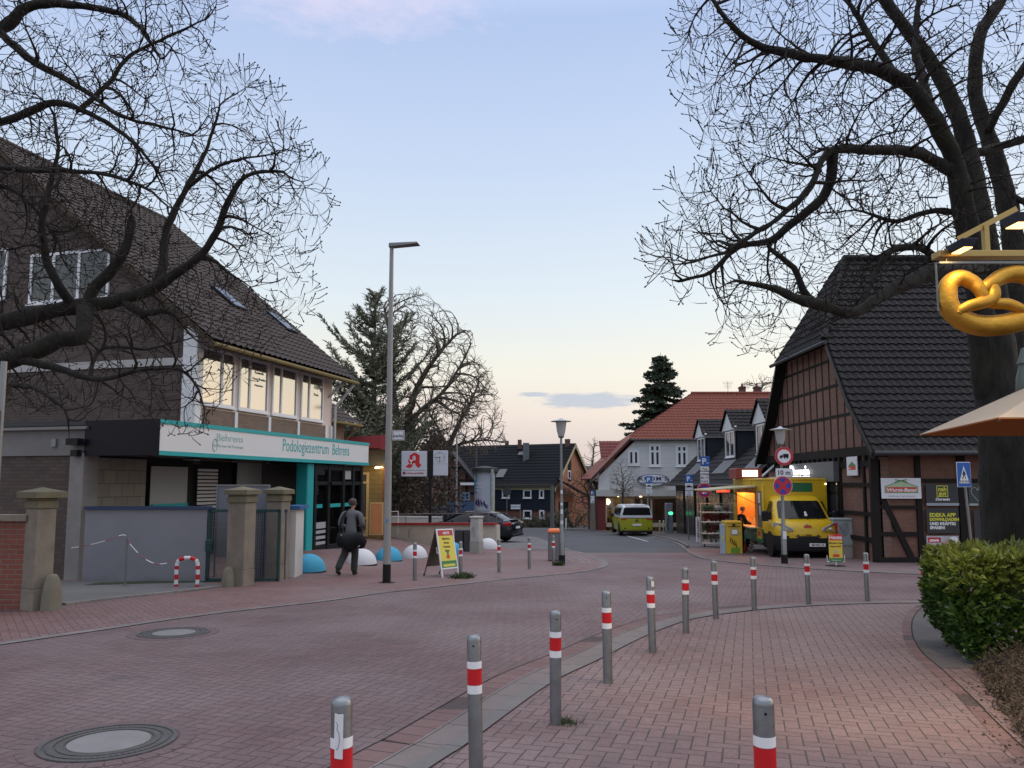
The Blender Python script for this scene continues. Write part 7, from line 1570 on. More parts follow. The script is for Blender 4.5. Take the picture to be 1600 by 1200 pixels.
m_=MB(T);m_.box(CX+.02,CX+.54,-.035,-.02,.40,.51);p_=m_.build('number_plate',M_paper,ft);text('MI-WB 119','lettering',T@Matrix.Translation((CX+.29,-.037,.425)),.085,M_black,p_,'CENTER',bold=.002)
m_=MB(T);m_.poly([(CX-.12,1.03),(CX+.14,1.03),(CX+.12,1.10),(CX-.10,1.10)],.035,.06);m_.build('red_bonnet_badge',M_sred,ft);m_=MB(T);m_.sphere((CX,.10,1.13),.045,8,6,(1,.4,1));m_.build('cream_bonnet_badge',mat('sign_cream',(.42,.50,.33),.5),ft)
m_=MB(T);m_.tube([(CX-.5,.40,1.29),(CX-.1,.50,1.40)],.008,4);m_.tube([(CX+.1,.40,1.29),(CX+.5,.5,1.38)],.008,4);m_.build('wipers',M_black,ft)
bx0,bx1,by0,by1,bz0,bz1=0.0,2.25,1.62,6.2,.38,2.62
op0,op1,oz0,oz1=2.45,5.8,.86,2.14
m_=MB(T);m_.cbox(bx0,bx1,by0,by0+.05,bz0+.6,bz1,.01);m_.box(bx1-.05,bx1,by0+.05,by1,bz0,bz1);m_.box(bx0,bx1-.05,by1-.05,by1,bz0,bz1);m_.cbox(bx0-.02,bx1+.02,by0-.02,by1+.02,bz1,bz1+.06,.03);m_.box(bx0,bx1-.05,by0+.05,by1-.05,bz0,bz0+.05)
m_.box(bx0,bx0+.05,by0+.05,by1-.05,oz1,bz1);m_.box(bx0,bx0+.05,by0+.05,op0,oz0,oz1);m_.box(bx0,bx0+.05,op1,by1-.05,oz0,oz1);m_.build('box_body',M_ty,ft)
m_=MB(T);m_.tube([(bx0+.02,by0+.02,oz0),(bx0+.02,by0+.02,bz1-.25),(bx0+.08,by0+.05,bz1-.05)],.05,8);m_.build('corner_moulding',M_ty,ft,smooth=True)
m_=MB(T);m_.box(bx0-.012,bx0+.05,by0+.05,by1-.05,bz0,oz0);m_.build('green_lower_panel',M_tg,ft)
m_=MB(T);m_.box(bx0-.018,bx0-.013,by0+.25,by0+.85,bz0+.12,oz0-.03);m_.build('yellow_mascot_panel',M_ty,ft)
m_=MB(T);m_.poly([(0,0)],0,0)if False else m_.box(bx0-.022,bx0-.019,by0+.35,by0+.75,bz0+.22,bz0+.40);m_.build('red_picture_patch',M_sred,ft)
rng=random.Random(3);m_=MB(T)
for k in range(26):
 y=rng.uniform(op0,op1);z=rng.uniform(bz0+.08,oz0-.12);m_.lathe([(.001,0),(rng.uniform(.03,.09),0.0),(.001,.004)],7,Matrix.Translation((bx0-.014-.0004*k,y,z))@Matrix.Rotation(R(-90),4,'Y'),cap=False)
m_.build('printed_herbs',mat('herb_print',(.30,.36,.20),.6,0,.6,9),ft)
m_=MB(T);m_.box(bx0-.014,bx0-.001,by0+.18,op0-.12,oz0+.06,oz1+.08);m_.build('grey_notice_panel',mat('notice_panel',(.12,.12,.125),.5),ft)
m_=MB(T);m_.box(bx0-.02,bx0-.015,by0+.3,op0-.22,oz1-.35,oz1+.02);m_.box(bx0-.02,bx0-.015,by0+.3,op0-.4,oz0+.5,oz0+.85);m_.build('price_lists',M_paper,ft)
m_=MB(T);m_.box(1.05-.32,1.75,by0-.006,by0-.001,2.2,2.52);m_.build('green_front_panel',M_tg,ft)
m_=MB(T);m_.cbox(bx0-.30,bx0+.5,op0,op1,oz0-.0,oz0+.045,.01);m_.build('counter',mat('cream_counter',(.62,.52,.32),.4),ft)
M_inn=mat('warm_inner_panel',(.52,.27,.09),.5,0,.15,3)
m_=MB(T);m_.box(bx1-.12,bx1-.06,by0+.1,by1-.1,bz0+.1,1.3);m_.box(bx0+.06,bx1-.1,op1+.02,op1+.07,bz0+.1,bz1-.05);m_.box(bx0+.06,bx1-.1,op0-.07,op0-.02,bz0+.1,bz1-.05);m_.box(bx0+.05,bx1-.1,op0,op1,bz1-.08,bz1-.04);m_.build('interior_lining',M_inn,ft)
m_=MB(T);m_.box(bx1-.12,bx1-.06,by0+.1,by1-.1,1.31,2.4);m_.build('dark_rear_windows',mat('inner_dark',(.05,.035,.03),.4),ft)
for y in(op0+.05,op1-.28):m_=MB(T);m_.box(bx0-.01,bx0+.05,y,y+.23,oz0+.05,oz1);m_.box(bx0+.05,bx0+.3,y+.1,y+.13,oz0+.05,oz1);m_.build('orange_side_panel',mat('orange_panel',(.70,.28,.05),.45),ft)
m_=MB(T);rng=random.Random(5)
for k in range(26):
 y=op0+.3+(op1-op0-.7)*rng.random();x=rng.uniform(.1,.45);h_=rng.uniform(.10,.34);r_=rng.uniform(.022,.045);m_.lathe([(r_,0),(r_,h_*.7),(r_*.4,h_*.85),(r_*.4,h_)],8,Matrix.Translation((x,y,oz0+.046)))
m_.build('bottles_and_jars',mat('bottle_mix',(.60,.45,.28),.3,0,.5,8),ft)
m_=MB(T);m_.cbox(.55,1.1,op0+.4,op0+1.4,oz0-.2,oz0+.3,.03);m_.cbox(.6,1.15,op0+1.6,op1-.5,oz0-.2,oz0+.42,.03);m_.build('grill_units',mat('steel_grill',(.5,.42,.35),.3,.7),ft)
for y in(op0+.7,op0+1.6,op1-.5):
 m_=MB(T);m_.lathe([(.001,0),(.07,0),(.05,.05),(.001,.05)],12,Matrix.Translation((.45,y,oz1+.12)));m_.build('ceiling_lamp',emit('orange_lamp',(1,.45,.12),12),ft)
 l=bpy.data.lights.new('truck_light','POINT');l.energy=42;l.color=(1,.42,.12);l.shadow_soft_size=.08;lo=bpy.data.objects.new('truck_light',l);COL.objects.link(lo);lo.location=T@Vector((.45,y,oz1+.05))
m_=MB(T);m_.slab([(bx0+.0,op0-.1,oz1+.28),(bx0-1.75,op0-.1,oz1+.12),(bx0-1.75,op1+.1,oz1+.12),(bx0+.0,op1+.1,oz1+.28)],.05,nrm=(0,0,1));h_=m_.build('serving_hatch',mat('cream_hatch',(.42,.38,.22),.5),ft)
m_=MB(T);m_.beam((bx0-.02,op0+.1,oz0+.9),(bx0-1.1,op0+.1,oz1+.14),.025);m_.beam((bx0-.02,op1-.1,oz0+.9),(bx0-1.1,op1-.1,oz1+.14),.025);m_.build('gas_struts',M_black,h_)
m_=MB(T);m_.cyl((bx0-1.25,op0+1.0,oz1+.06),(bx0-.75,op0+1.0,oz1+.07),.045,n=8);m_.build('heater_lamp',emit('red_heater',(1,.10,.04),1.3),h_)
m_=MB(T);m_.cbox(bx0-.25,bx0+.75,by1-1.7,by1-.35,bz1+.07,bz1+.48,.03);s_=m_.build('roof_sign',mat('sign_box_red',(.22,.035,.03),.5),ft);m_=MB(T);m_.box(bx0-.02,bx0+.58,by1-1.715,by1-1.70,bz1+.14,bz1+.40);m_.build('lit_panel',emit('cream_lit_panel',(1,.82,.55),1.6),s_)
m_=MB(T);m_.box(bx0+.9,bx1-.2,by0+.4,by1-.6,bz1+.065,bz1+.12);m_.tube([(bx0+.8,by0+.6,bz1+.18),(bx1-.2,by0+.6,bz1+.18)],.02,6);m_.build('roof_rack',M_alu,ft)
m_=MB(T);m_.box(bx1-.06,bx1-.01,by0-.03,by0-.01,bz1-.16,bz1-.12);m_.build('marker_lamp',emit('marker',(1,.9,.7),4),ft)
p=G(1163,862);ob=thing('onion_net','reddish net bag of onions on the ground by the truck counter','net bag',tuple(p));m_=MB(Matrix.Translation(p));m_.lathe([(.06,0),(.13,.06),(.14,.18),(.08,.32),(.03,.4)],14);m_.build('net',mat('red_net',(.35,.08,.05),.8,0,.4,20),ob)
p=G(1172,862);gb=thing('garlic_braid','upright pale braid of garlic leaning against the green truck panel','garlic braid',tuple(p));m_=MB();m_.tube([p+Vector((0,0,0)),p+Vector((.12,.05,.42)),p+Vector((.24,.1,.85))],[.05,.06,.03],8);m_.build('braid_stem',mat('straw',(.42,.36,.24),.9,0,.2,20),gb)
m_=MB()
for k in range(14):q=p+Vector((.13,.05,.45))*(k/7)+Vector((.05*(-1)**k,-.04,.05));m_.sphere(tuple(q),.05,8,6)
m_.build('bulbs',mat('garlic_white',(.55,.50,.42),.7,0,.1,9),gb)
def skin(name,joints,edges,m,par,T,sub=2,root=0):
 names=list(joints);idx={n:i for i,n in enumerate(names)};me=bpy.data.meshes.new(name)
 me.from_pydata([tuple(T@Vector(joints[n][:3]))for n in names],[(idx[a],idx[b])for a,b in edges],[]);me.materials.append(m)
 o=bpy.data.objects.new(name,me);COL.objects.link(o);md=o.modifiers.new('skin','SKIN');md.use_smooth_shade=True;md.branch_smoothing=.6
 if not len(me.skin_vertices):
  bm=bmesh.new();bm.from_mesh(me);bm.verts.layers.skin.verify();bm.to_mesh(me);bm.free()
 for i,n in enumerate(names):
  r=joints[n][3];r2=joints[n][4]if len(joints[n])>4 else r;sv=me.skin_vertices[0].data[i];sv.radius=(r,r2);sv.use_root=(i==root)
 s2=o.modifiers.new('sub','SUBSURF');s2 .levels=s2 .render_levels=sub
 dg=bpy.context.evaluated_depsgraph_get();ev=bpy.data.meshes.new_from_object(o.evaluated_get(dg));bpy.data.objects.remove(o)
 ev.materials.clear();ev.materials.append(m);ev.polygons.foreach_set('use_smooth',[True]*len(ev.polygons));ev.name=name;o=bpy.data.objects.new(name,ev);COL.objects.link(o)
 if par is not None:o.parent=par;o.matrix_parent_inverse=par.matrix_basis.inverted()
 return o
M_skin=mat('skin',(.45,.24,.17),.6,0,.06,9)
def hand_edges(J,E,w,wrist,d,side,curl=.35):
 """palm and five separate fingers from a wrist joint; d = forward direction"""
 d=Vector(d).normalized();s_=Vector((0,0,1)).cross(d).normalized();dn=d.cross(s_)*-1
 wv=Vector(wrist);pc=wv+d*.05;J[w+'palm']=(*pc,.028,.018);E.append((w,w+'palm'));pk=wv+d*.085;J[w+'kn']=(*pk,.034,.014);E.append((w+'palm',w+'kn'))
 for i,(o_,L)in enumerate(((-.030,.055),(-.010,.068),(.010,.074),(.029,.066))):
  a=pk+s_*o_*1+d*.015;b=a+(d-Vector((0,0,curl*.6))).normalized()*L*.5;c=b+(d*.6-Vector((0,0,curl*1.4))).normalized()*L*.5;
  for n_,q,r in(('a',a,.0095),('b',b,.009),('c',c,.0075)):J[w+'f%d%s'%(i,n_)]=(*q,r)
  E+=[(w+'kn',w+'f%da'%i),(w+'f%da'%i,w+'f%db'%i),(w+'f%db'%i,w+'f%dc'%i)]
 t1=pc+s_*.038*side;t2=t1+(d+s_*.6*side).normalized()*.035;J[w+'t1']=(*t1,.012);J[w+'t2']=(*t2,.009);E+=[(w+'palm',w+'t1'),(w+'t1',w+'t2')]
def person(label,loc,rot,H,J,hair_c,top_m,leg_m,shoe_m,hairR=1.0,extra=None):
 t=thing('person',label,'person',tuple(loc));T=Matrix.Translation(loc)@Matrix.Rotation(rot,4,'Z')@Matrix.Scale(H,4)
 g=lambda n,*r:(*J[n],*r)
 B={'pelvis':g('pelvis',.08,.06),'chest':g('chest',.095,.06),'neck0':g('neck0',.042),'neck1':g('neck1',.045),'sk':g('sk',.055,.065),'brow':g('brow',.062,.075),'crown':g('crown',.045,.055),'jaw':g('jaw',.035,.032),'nose':g('nose',.012)}
 E=[('pelvis','chest'),('chest','neck0'),('neck0','neck1'),('neck1','sk'),('sk','brow'),('brow','crown'),('sk','jaw'),('brow','nose')]
 for s_ in 'LR':
  B['sh'+s_]=g('sh'+s_,.03);B['el'+s_]=g('el'+s_,.035);B['wr'+s_]=g('wr'+s_,.024);E+=[('chest','sh'+s_),('sh'+s_,'el'+s_),('el'+s_,'wr'+s_)]
  d=Vector(J['wr'+s_])-Vector(J['el'+s_]);hand_edges(B,E,'wr'+s_,J['wr'+s_],d,-1 if s_=='R' else 1)
  B['hp'+s_]=g('hp'+s_,.075);B['kn'+s_]=g('kn'+s_,.05);B['an'+s_]=g('an'+s_,.035);B['to'+s_]=g('to'+s_,.03);E+=[('pelvis','hp'+s_),('hp'+s_,'kn'+s_),('kn'+s_,'an'+s_),('an'+s_,'to'+s_)]
 body=skin('body',B,E,M_skin,t,T)
 fwd=(Vector(J['nose'])-Vector(J['brow']));fwd.z=0;fwd.normalize();sd=Vector((fwd.y,-fwd.x,0));br=Vector(J['brow'])
 m_=MB(T)
 for q in(-1,1):m_.sphere(tuple(br+fwd*.078+sd*q*.03+Vector((0,0,-.02))),.011,8,6)
 m_.build('eyes',mat('eye_white',(.5,.5,.5),.3),t)
 m_=MB(T)
 for q in(-1,1):m_.sphere(tuple(br+sd*q*.072+Vector((0,0,-.03))),.028,8,6,(.35,.7,1.1))
 m_.build('ears',M_skin,t,smooth='full')
 m_=MB(T);m_.sphere(tuple(br+fwd*.078+Vector((0,0,-.078))),.018,8,6,(1.2,.4,.3));m_.build('mouth',mat('lips',(.30,.10,.08),.6),t)
 hp=T@br;m_=MB();n1,n2=22,14;vs=[];fs=[]
 for i in range(n2+1):
  ph_=math.pi*i/n2*.66
  for j in range(n1):
   th=2*math.pi*j/n1;v=Vector((math.sin(ph_)*math.cos(th)*.096,math.sin(ph_)*math.sin(th)*.106,math.cos(ph_)*.106));v*=hairR
   k=v.normalized().dot(fwd);
   if k>.3 and v.z<.03:v*=.6
   v+=noise.noise_vector(v*40)*.006;vs.append(tuple(br+Vector((0,0,.008))-fwd*.012+v))
 for i in range(n2):
  for j in range(n1):fs.append((i*n1+j,i*n1+(j+1)%n1,(i+1)*n1+(j+1)%n1,(i+1)*n1+j))
 m_=MB(T);m_.add(vs,fs);m_.build('hair',hair_c,t,smooth='full')
 Tp={'hem':(*(Vector(J['pelvis'])+Vector((0,0,-.07))),.165,.13),'waist':(*(Vector(J['pelvis'])+Vector((0,0,.08))),.155,.125),'chest':g('chest',.165,.125),'up':(*(Vector(J['chest'])*.3+Vector(J['neck0'])*.7),.11,.095),'collar':(*(Vector(J['neck0'])+Vector((0,-.02,.0))),.07)}
 E2=[('hem','waist'),('waist','chest'),('chest','up'),('up','collar')]
 for s_ in 'LR':Tp['sh'+s_]=g('sh'+s_,.085);Tp['el'+s_]=g('el'+s_,.072);Tp['wr'+s_]=(*(Vector(J['wr'+s_]).lerp(Vector(J['el'+s_]),.08)),.042);E2+=[('up','sh'+s_),('sh'+s_,'el'+s_),('el'+s_,'wr'+s_)]
 if extra:extra(Tp,E2)
 skin('top',Tp,E2,top_m,t,T)
 Lg={'w':(*(Vector(J['pelvis'])+Vector((0,0,-.01))),.145,.12)};E3=[]
 for s_ in 'LR':
  an=Vector(J['an'+s_]);Lg['hp'+s_]=g('hp'+s_,.118);Lg['kn'+s_]=g('kn'+s_,.10);Lg['sh'+s_]=(*(Vector(J['kn'+s_]).lerp(an,.6)),.092);Lg['an'+s_]=(*(an-Vector((0,0,.035))),.088);E3+=[('w','hp'+s_),('hp'+s_,'kn'+s_),('kn'+s_,'sh'+s_),('sh'+s_,'an'+s_)]
 skin('trousers',Lg,E3,leg_m,t,T)
 for s_ in 'LR':
  an,to=Vector(J['an'+s_]),Vector(J['to'+s_]);d=(to-an);he=an-Vector((0,0,.04))-Vector((d.x,d.y,0))*.25
  skin('shoe',{'h':(*he,.052),'m':(*(he.lerp(to,.55)+Vector((0,0,.005))),.056,.045),'t':(*to,.05,.036)},[('h','m'),('m','t')],shoe_m,t,T)
 return t,T
wl=G(547,899);J=dict(pelvis=(0,0,.97),chest=(0,.02,1.30),neck0=(.0,.05,1.46),neck1=(.005,.075,1.52),sk=(.012,.09,1.585),brow=(.015,.095,1.645),crown=(.015,.085,1.70),jaw=(.028,.135,1.545),nose=(.06,.175,1.615),shL=(-.19,.02,1.40),elL=(-.27,.0,1.14),wrL=(-.17,.21,1.10),shR=(.19,.03,1.40),elR=(.27,.03,1.14),wrR=(.17,.23,1.12),hpL=(-.09,0,.90),knL=(-.14,.05,.50),anL=(-.24,-.20,.17),toL=(-.225,-.06,.035),hpR=(.09,0,.90),knR=(.085,.07,.49),anR=(.075,.05,.10),toR=(.085,.21,.035))
M_hood=mat('heather_grey_fleece',(.125,.13,.142),.95,0,.3,24,.004);M_trs=mat('faded_black_trousers',(.035,.040,.036),.9,0,.35,14,.004)
def hood(Tp,E2):Tp['hd']=(0.0,-.055,1.465,.085,.06);Tp['hdl']=(-.085,-.0,1.475,.045);Tp['hdr']=(.085,.0,1.475,.045);E2+=[('collar','hd'),('hd','hdl'),('hd','hdr')]
pw,Tw=person('person in grey hoodie and dark baggy trousers walking away with a big black shoulder bag',wl,R(-4),1.085,J,mat('brown_hair',(.055,.032,.022),.7,0,.35,40),M_hood,M_trs,mat('dark_trainers',(.03,.03,.032),.7,0,.3,20),1.02,hood)
bg_=thing('shoulder_bag','bulging black shoulder bag slung behind the hips of the walking person','bag',tuple(Tw@Vector((.03,-.18,.62))))
m_=MB(Tw);secs=[]
for i in range(15):
 f=i/14;x=-.29+.72*f;b=math.sin(math.pi*min(1,max(0,(f*1.0))))**.24 if 0<f<1 else.05;zc_=.82-.035*math.sin(math.pi*f)+.03*math.sin(f*11);hz=.19*b*(1+.12*math.sin(f*17));hy=.115*b
 secs.append([(x,-.21+hy*math.cos(a)*(1+.05*math.sin(5*a+f*9)),zc_+hz*math.sin(a)*(.92 if math.sin(a)>0 else 1.05))for a in[2*math.pi*k/16 for k in range(16)]])
m_.v=[tuple(Vector(v)+noise.noise_vector(Vector(v)*7)*.035)for v in m_.v]if False else m_.v;M_bag=mat('black_nylon',(.010,.011,.014),.7,0,.3,12,.006);m_.loft(secs);m_.build('bag_body',M_bag,bg_,smooth='full')
m_=MB(Tw)
for o_ in(0,):m_.loft([[tuple(Vector(p)+Vector((0,0,-.002))),tuple(Vector(p)+Vector((.035,0,0))),tuple(Vector(p)+Vector((.035,.012,0))),tuple(Vector(p)+Vector((0,.012,0)))]for p in[(-.235,-.20,.90),(-.245,-.15,1.02),(-.225,-.145,1.18),(-.185,-.135,1.32),(-.13,-.105,1.44),(-.10,-.0,1.485),(-.05,.12,1.40),(.05,.17,1.2),(.2,.13,1.0),(.30,-.1,.88)]])
m_.build('strap',M_bag,bg_)
m_=MB(Tw);m_.sphere((-.13,-.335,.93),.02,8,6,(1,.4,1));m_.build('buckle',M_rim,bg_);m_=MB(Tw);m_.beam((.26,-.32,.68),(.30,-.31,.70),.01);m_.build('bag_label',M_wl,bg_)
c=Vector((P(1156,800,29.3).x-.02,29.3,gz(9,29.3)))
J2=dict(pelvis=(0,0,.93),chest=(0,.05,1.26),neck0=(.0,.10,1.41),neck1=(.0,.13,1.46),sk=(.0,.15,1.52),brow=(.0,.155,1.58),crown=(.0,.14,1.635),jaw=(0,.20,1.48),nose=(0,.245,1.55),shL=(-.18,.06,1.34),elL=(-.22,.16,1.10),wrL=(-.13,.38,1.04),shR=(.18,.06,1.34),elR=(.22,.16,1.10),wrR=(.13,.40,1.05),hpL=(-.09,0,.86),knL=(-.10,.04,.48),anL=(-.10,0,.09),toL=(-.11,.15,.035),hpR=(.09,0,.86),knR=(.10,.03,.48),anR=(.10,-.02,.09),toR=(.11,.14,.035))
person('grey-haired person in a dark coat standing at the lit truck counter',c,R(-80),1.03,J2,mat('grey_hair',(.16,.13,.11),.8,0,.2,40),mat('dark_coat',(.012,.012,.014),.9,0,.2,14,.004),mat('dark_trousers',(.015,.015,.018),.9,0,.2,12),mat('dark_shoes',(.02,.02,.02),.6),1.0)
def inpoly(x,y,poly):
 c=False;j=len(poly)-1
 for i in range(len(poly)):
  xi,yi=poly[i];xj,yj=poly[j]
  if(yi>y)!=(yj>y)and x<(xj-xi)*(y-yi)/(yj-yi)+xi:c=not c
  j=i
 return c
def attract(poly,d0,d1,n,rng,dens=None):
 xs=[p[0]for p in poly];ys=[p[1]for p in poly];out=[]
 while len(out)<n:
  x=rng.uniform(min(xs),max(xs));y=rng.uniform(min(ys),max(ys))
  if not inpoly(x,y,poly):continue
  if dens and rng.random()>dens(x,y):continue
  q=P(x,y,rng.uniform(d0,d1))
  if dens and noise.noise(q*.95)<-.16+.1*rng.random():continue
  out.append(tuple(q))
 return np.array(out)
def colonise(nodes,parents,A,step,infl,kill,iters,rng,trop=(0,0,0),jit=.25,inert=.8):
 """space colonisation; returns nodes, parents"""
 nodes=[np.array(p,float)for p in nodes];parents=list(parents);dirs=[]
 for i,p in enumerate(nodes):
  q=nodes[parents[i]]if parents[i]>=0 else p-np.array([0,0,.1]);d=p-q;dirs.append(d/(np.linalg.norm(d)+1e-9))
 best=np.full(len(A),1e9);bi=np.zeros(len(A),int);alive=np.ones(len(A),bool)
 def upd(start):
  N=np.array(nodes[start:]);
  if not len(N):return
  idx=np.where(alive)[0]
  for s0 in range(0,len(N),400):
   n=N[s0:s0+400];d=np.linalg.norm(A[idx][:,None,:]-n[None],axis=2);k=d.argmin(1);m=d[np.arange(len(idx)),k]
   b=m<best[idx];best[idx[b]]=m[b];bi[idx[b]]=start+s0+k[b]
 upd(0);trop=np.array(trop)
 childn={}
 for it in range(iters):
  alive&=best>kill
  idx=np.where(alive&(best<infl))[0]
  if not len(idx):break
  acc={}
  for a in idx:
   n=bi[a];d=A[a]-nodes[n];d/=np.linalg.norm(d)+1e-9
   if n in acc:acc[n]+=d
   else:acc[n]=d.copy()
  s=len(nodes);grew=0
  for n,d in acc.items():
   if childn.get(n,0)>=3:continue
   d=d/(np.linalg.norm(d)+1e-9)+dirs[n]*inert+trop+np.array([rng.gauss(0,jit)for _ in range(3)]);d/=np.linalg.norm(d)+1e-9
   nodes.append(nodes[n]+d*step);parents.append(n);dirs.append(d);childn[n]=childn.get(n,0)+1;grew+=1
  if not grew:break
  upd(s)
 return nodes,parents
def limbnodes(limbs,step):
 """limbs: list of (points3d, r0, r1, attach) -> nodes, parents, radii(fixed)"""
 nodes,par,rad=[],[],[]
 for pts,r0,r1 in limbs:
  c=along(pts,step=step);start=len(nodes);prev=-1
  if nodes:
   d=[(Vector(q)-c[0]).length for q in nodes];prev=int(np.argmin(d))
  L=len(c)
  for i,p in enumerate(c):
   if i==0 and prev>=0 and(Vector(nodes[prev])-p).length<step*.6:continue
   nodes.append(np.array(p));par.append(prev);rad.append(r0+(r1-r0)*i/(L-1));prev=len(nodes)-1
 return nodes,par,rad
def treemesh(nodes,par,rfix,tip,expo,mbt,mbc,rsplit,buds=0,budup=.8,rng=random,nseg=None,curl=0,col2=None):
 n=len(nodes);kids=[[]for _ in range(n)]
 for i,p in enumerate(par):
  if p>=0:kids[p].append(i)
 r=[0.0]*n
 for i in range(n-1,-1,-1):
  if not kids[i]:r[i]=tip
  else:r[i]=min(sum(r[k]**expo for k in kids[i])**(1/expo),1.0)
 for i,f in enumerate(rfix):r[i]=max(f,0.0)if f else r[i]
 nf=len(rfix)
 for i in range(nf,n):
  if r[i]>r[par[i]]*.8:r[i]=r[par[i]]*.8
 roots=[i for i in range(n)if par[i]<0];stack=[(i,None)for i in roots]
 while stack:
  i,p=stack.pop();chain=[i];pts=[];rr=[]
  if p is not None:pts.append(nodes[p]);rr.append(min(r[p],r[i]*1.25))
  while True:
   pts.append(nodes[i]);rr.append(r[i])
   if not kids[i]:break
   ks=sorted(kids[i],key=lambda k:-r[k]-(10 if k<nf and i<nf else 0));
   for k in ks[1:]:stack.append((k,i))
   i=ks[0]
  if not kids[i]and curl:
   d=(nodes[i]-pts[-2])if len(pts)>1 else np.array([0,0,1.]);d=d/(np.linalg.norm(d)+1e-9)
   for q in range(2):
    d=d*.9+np.array([rng.gauss(0,.1),rng.gauss(0,.1),curl*rng.uniform(.2,1.1)]);d/=np.linalg.norm(d);pts.append(pts[-1]+d*buds*3.2);rr.append(tip*.85)
   if buds:pts.append(pts[-1]+d*buds*.3);rr.append(tip*1.9);pts.append(pts[-1]+d*buds*.7);rr.append(tip*.2)
  big=rr[0]>rsplit or(len(rr)>2 and max(rr)>rsplit)
  k=4 if max(rr)<.02*tip/.006 else(6 if max(rr)<.06 else(10 if max(rr)<.2 else 20))
  if max(rr)<tip*1.6:k=3
  (mbt if max(rr)>rsplit else mbc).tube([Vector(q)for q in pts],rr,k,cap=False)
 return r
def px3(lst):
 return[P(*p)for p in lst]
def bigtree(name,label,limbs,polys,kw,mats,loc,group=None):
 rng=random.Random(kw.get('seed',1))
 nodes,par,rad=limbnodes(limbs,kw['step']*1.0)
 A=np.concatenate([attract(pl,a,b,n,rng,dn)for pl,a,b,n,dn in polys])
 for fac,st_ in kw.get('pre',((30,1.5),(7,1.2))):
  A1_=A[::fac];kk=kw['kill']*fac**.42
  nodes,par=colonise(nodes,par,A1_,kw['step']*st_,kw['infl']*6/fac**.3,kk,60,rng,kw.get('trop',(0,0,0)),.16)
 nodes,par=colonise(nodes,par,A,kw['step'],kw['infl'],kw['kill'],kw['iters'],rng,kw.get('trop',(0,0,0)),kw.get('jit',.2))
 t=thing(name,label,'tree',loc,group)
 mt,mc=MB(),MB();mt.fixn=mc.fixn=False
 treemesh(nodes,par,rad,kw['tip'],kw.get('expo',2.3),mt,mc,kw['rsplit'],kw.get('buds',0),rng=rng,curl=kw.get('curl',0))
 q=kw.get('rough',.02)
 mt.v=[tuple(Vector(v)+noise.noise_vector(Vector(v)*3.1)*q*1.2+noise.noise_vector(Vector(v)*9)*q*.6)for v in mt.v]
 mt.build('trunk',mats[0],t,smooth='full');mc.build('crown',mats[1],t,smooth='full')
 print(name,len(nodes),'faces',len(mt.f)+len(mc.f))
 return t
M_bark=bark('chestnut_bark',(.005,.0045,.004),(.028,.025,.020))
M_twig=mat('twig_bark',(.026,.021,.018),.9,0,.35,2)
Rt=[(px3([(1600,1010,11.6),(1594,900,11.6),(1580,760,11.6),(1568,660,11.6),(1556,570,11.6),(1550,500,11.6)]),.55,.27),(px3([(1545,620,11.6),(1536,530,11.55),(1524,420,11.5),(1506,330,11.4),(1490,250,11.3),(1455,180,11.1),(1425,140,11.0),(1380,110,10.8),(1330,100,10.6),(1270,90,10.4),(1190,72,10.2),(1140,35,10.0),(1110,-10,10.0)]),.22,.025),(px3([(1560,640,11.7),(1558,520,11.7),(1545,420,11.8),(1530,320,12.0),(1515,250,12.2),(1500,190,12.3),(1470,120,12.4),(1420,50,12.4),(1375,-10,12.4),(1340,-90,12.5)]),.23,.06),(px3([(1575,640,11.8),(1585,530,11.9),(1588,420,12.2),(1572,310,12.5),(1550,230,12.8),(1525,150,13),(1530,60,13),(1575,-20,13.2),(1600,-120,13.4)]),.20,.07),(px3([(1478,265,11.3),(1440,240,11.0),(1380,234,10.6),(1310,234,10.3),(1285,250,10.2),(1260,300,10.0),(1215,340,9.9),(1170,370,9.8),(1130,395,9.7),(1080,410,9.6)]),.095,.015),(px3([(1300,236,10.3),(1296,290,10.5),(1275,320,10.6),(1235,350,10.7),(1205,375,10.8),(1150,388,10.9),(1110,425,11),(1060,440,11)]),.08,.02),(px3([(1535,430,11.4),(1470,425,10.8),(1420,440,10.5),(1370,468,10.2),(1330,490,10.0),(1290,478,9.9),(1262,462,9.8),(1240,420,9.7),(1205,390,9.6)]),.14,.03),(px3([(1300,480,9.9),(1250,468,9.6),(1200,448,9.4),(1150,438,9.3)]),.09,.02),(px3([(1470,410,11.0),(1440,388,10.8),(1405,388,10.7),(1385,400,10.6),(1362,440,10.5),(1345,475,10.3)]),.06,.025),(px3([(1508,335,11.4),(1460,330,11.6),(1400,345,11.8),(1350,330,12)]),.06,.02),(px3([(1520,240,12.2),(1560,230,12.4),(1620,210,12.5),(1700,160,12.8)]),.08,.04),(px3([(1545,200,12.7),(1590,120,12.4),(1640,40,12.2),(1690,-60,12)]),.08,.04),(px3([(1460,190,11.2),(1440,120,11.6),(1430,60,11.8),(1440,-30,12)]),.09,.03),(px3([(1400,118,10.9),(1360,60,11.2),(1330,10,11.3),(1290,-40,11.5)]),.06,.03),(px3([(1570,300,12.5),(1610,320,12.2),(1680,330,12)]),.07,.03)]
Rp=[([(1010,425),(1000,385),(1050,330),(1040,285),(1100,240),(1050,130),(1055,40),(1080,-60),(1400,-120),(1750,-120),(1780,300),(1640,470),(1490,430),(1360,470),(1290,520),(1180,560),(1110,530),(1130,490),(1060,470)],9.2,13.2,17500,lambda x,y:(.55 if x>1450 else 1.0)*(.5 if y>430 and x<1200 else 1))]
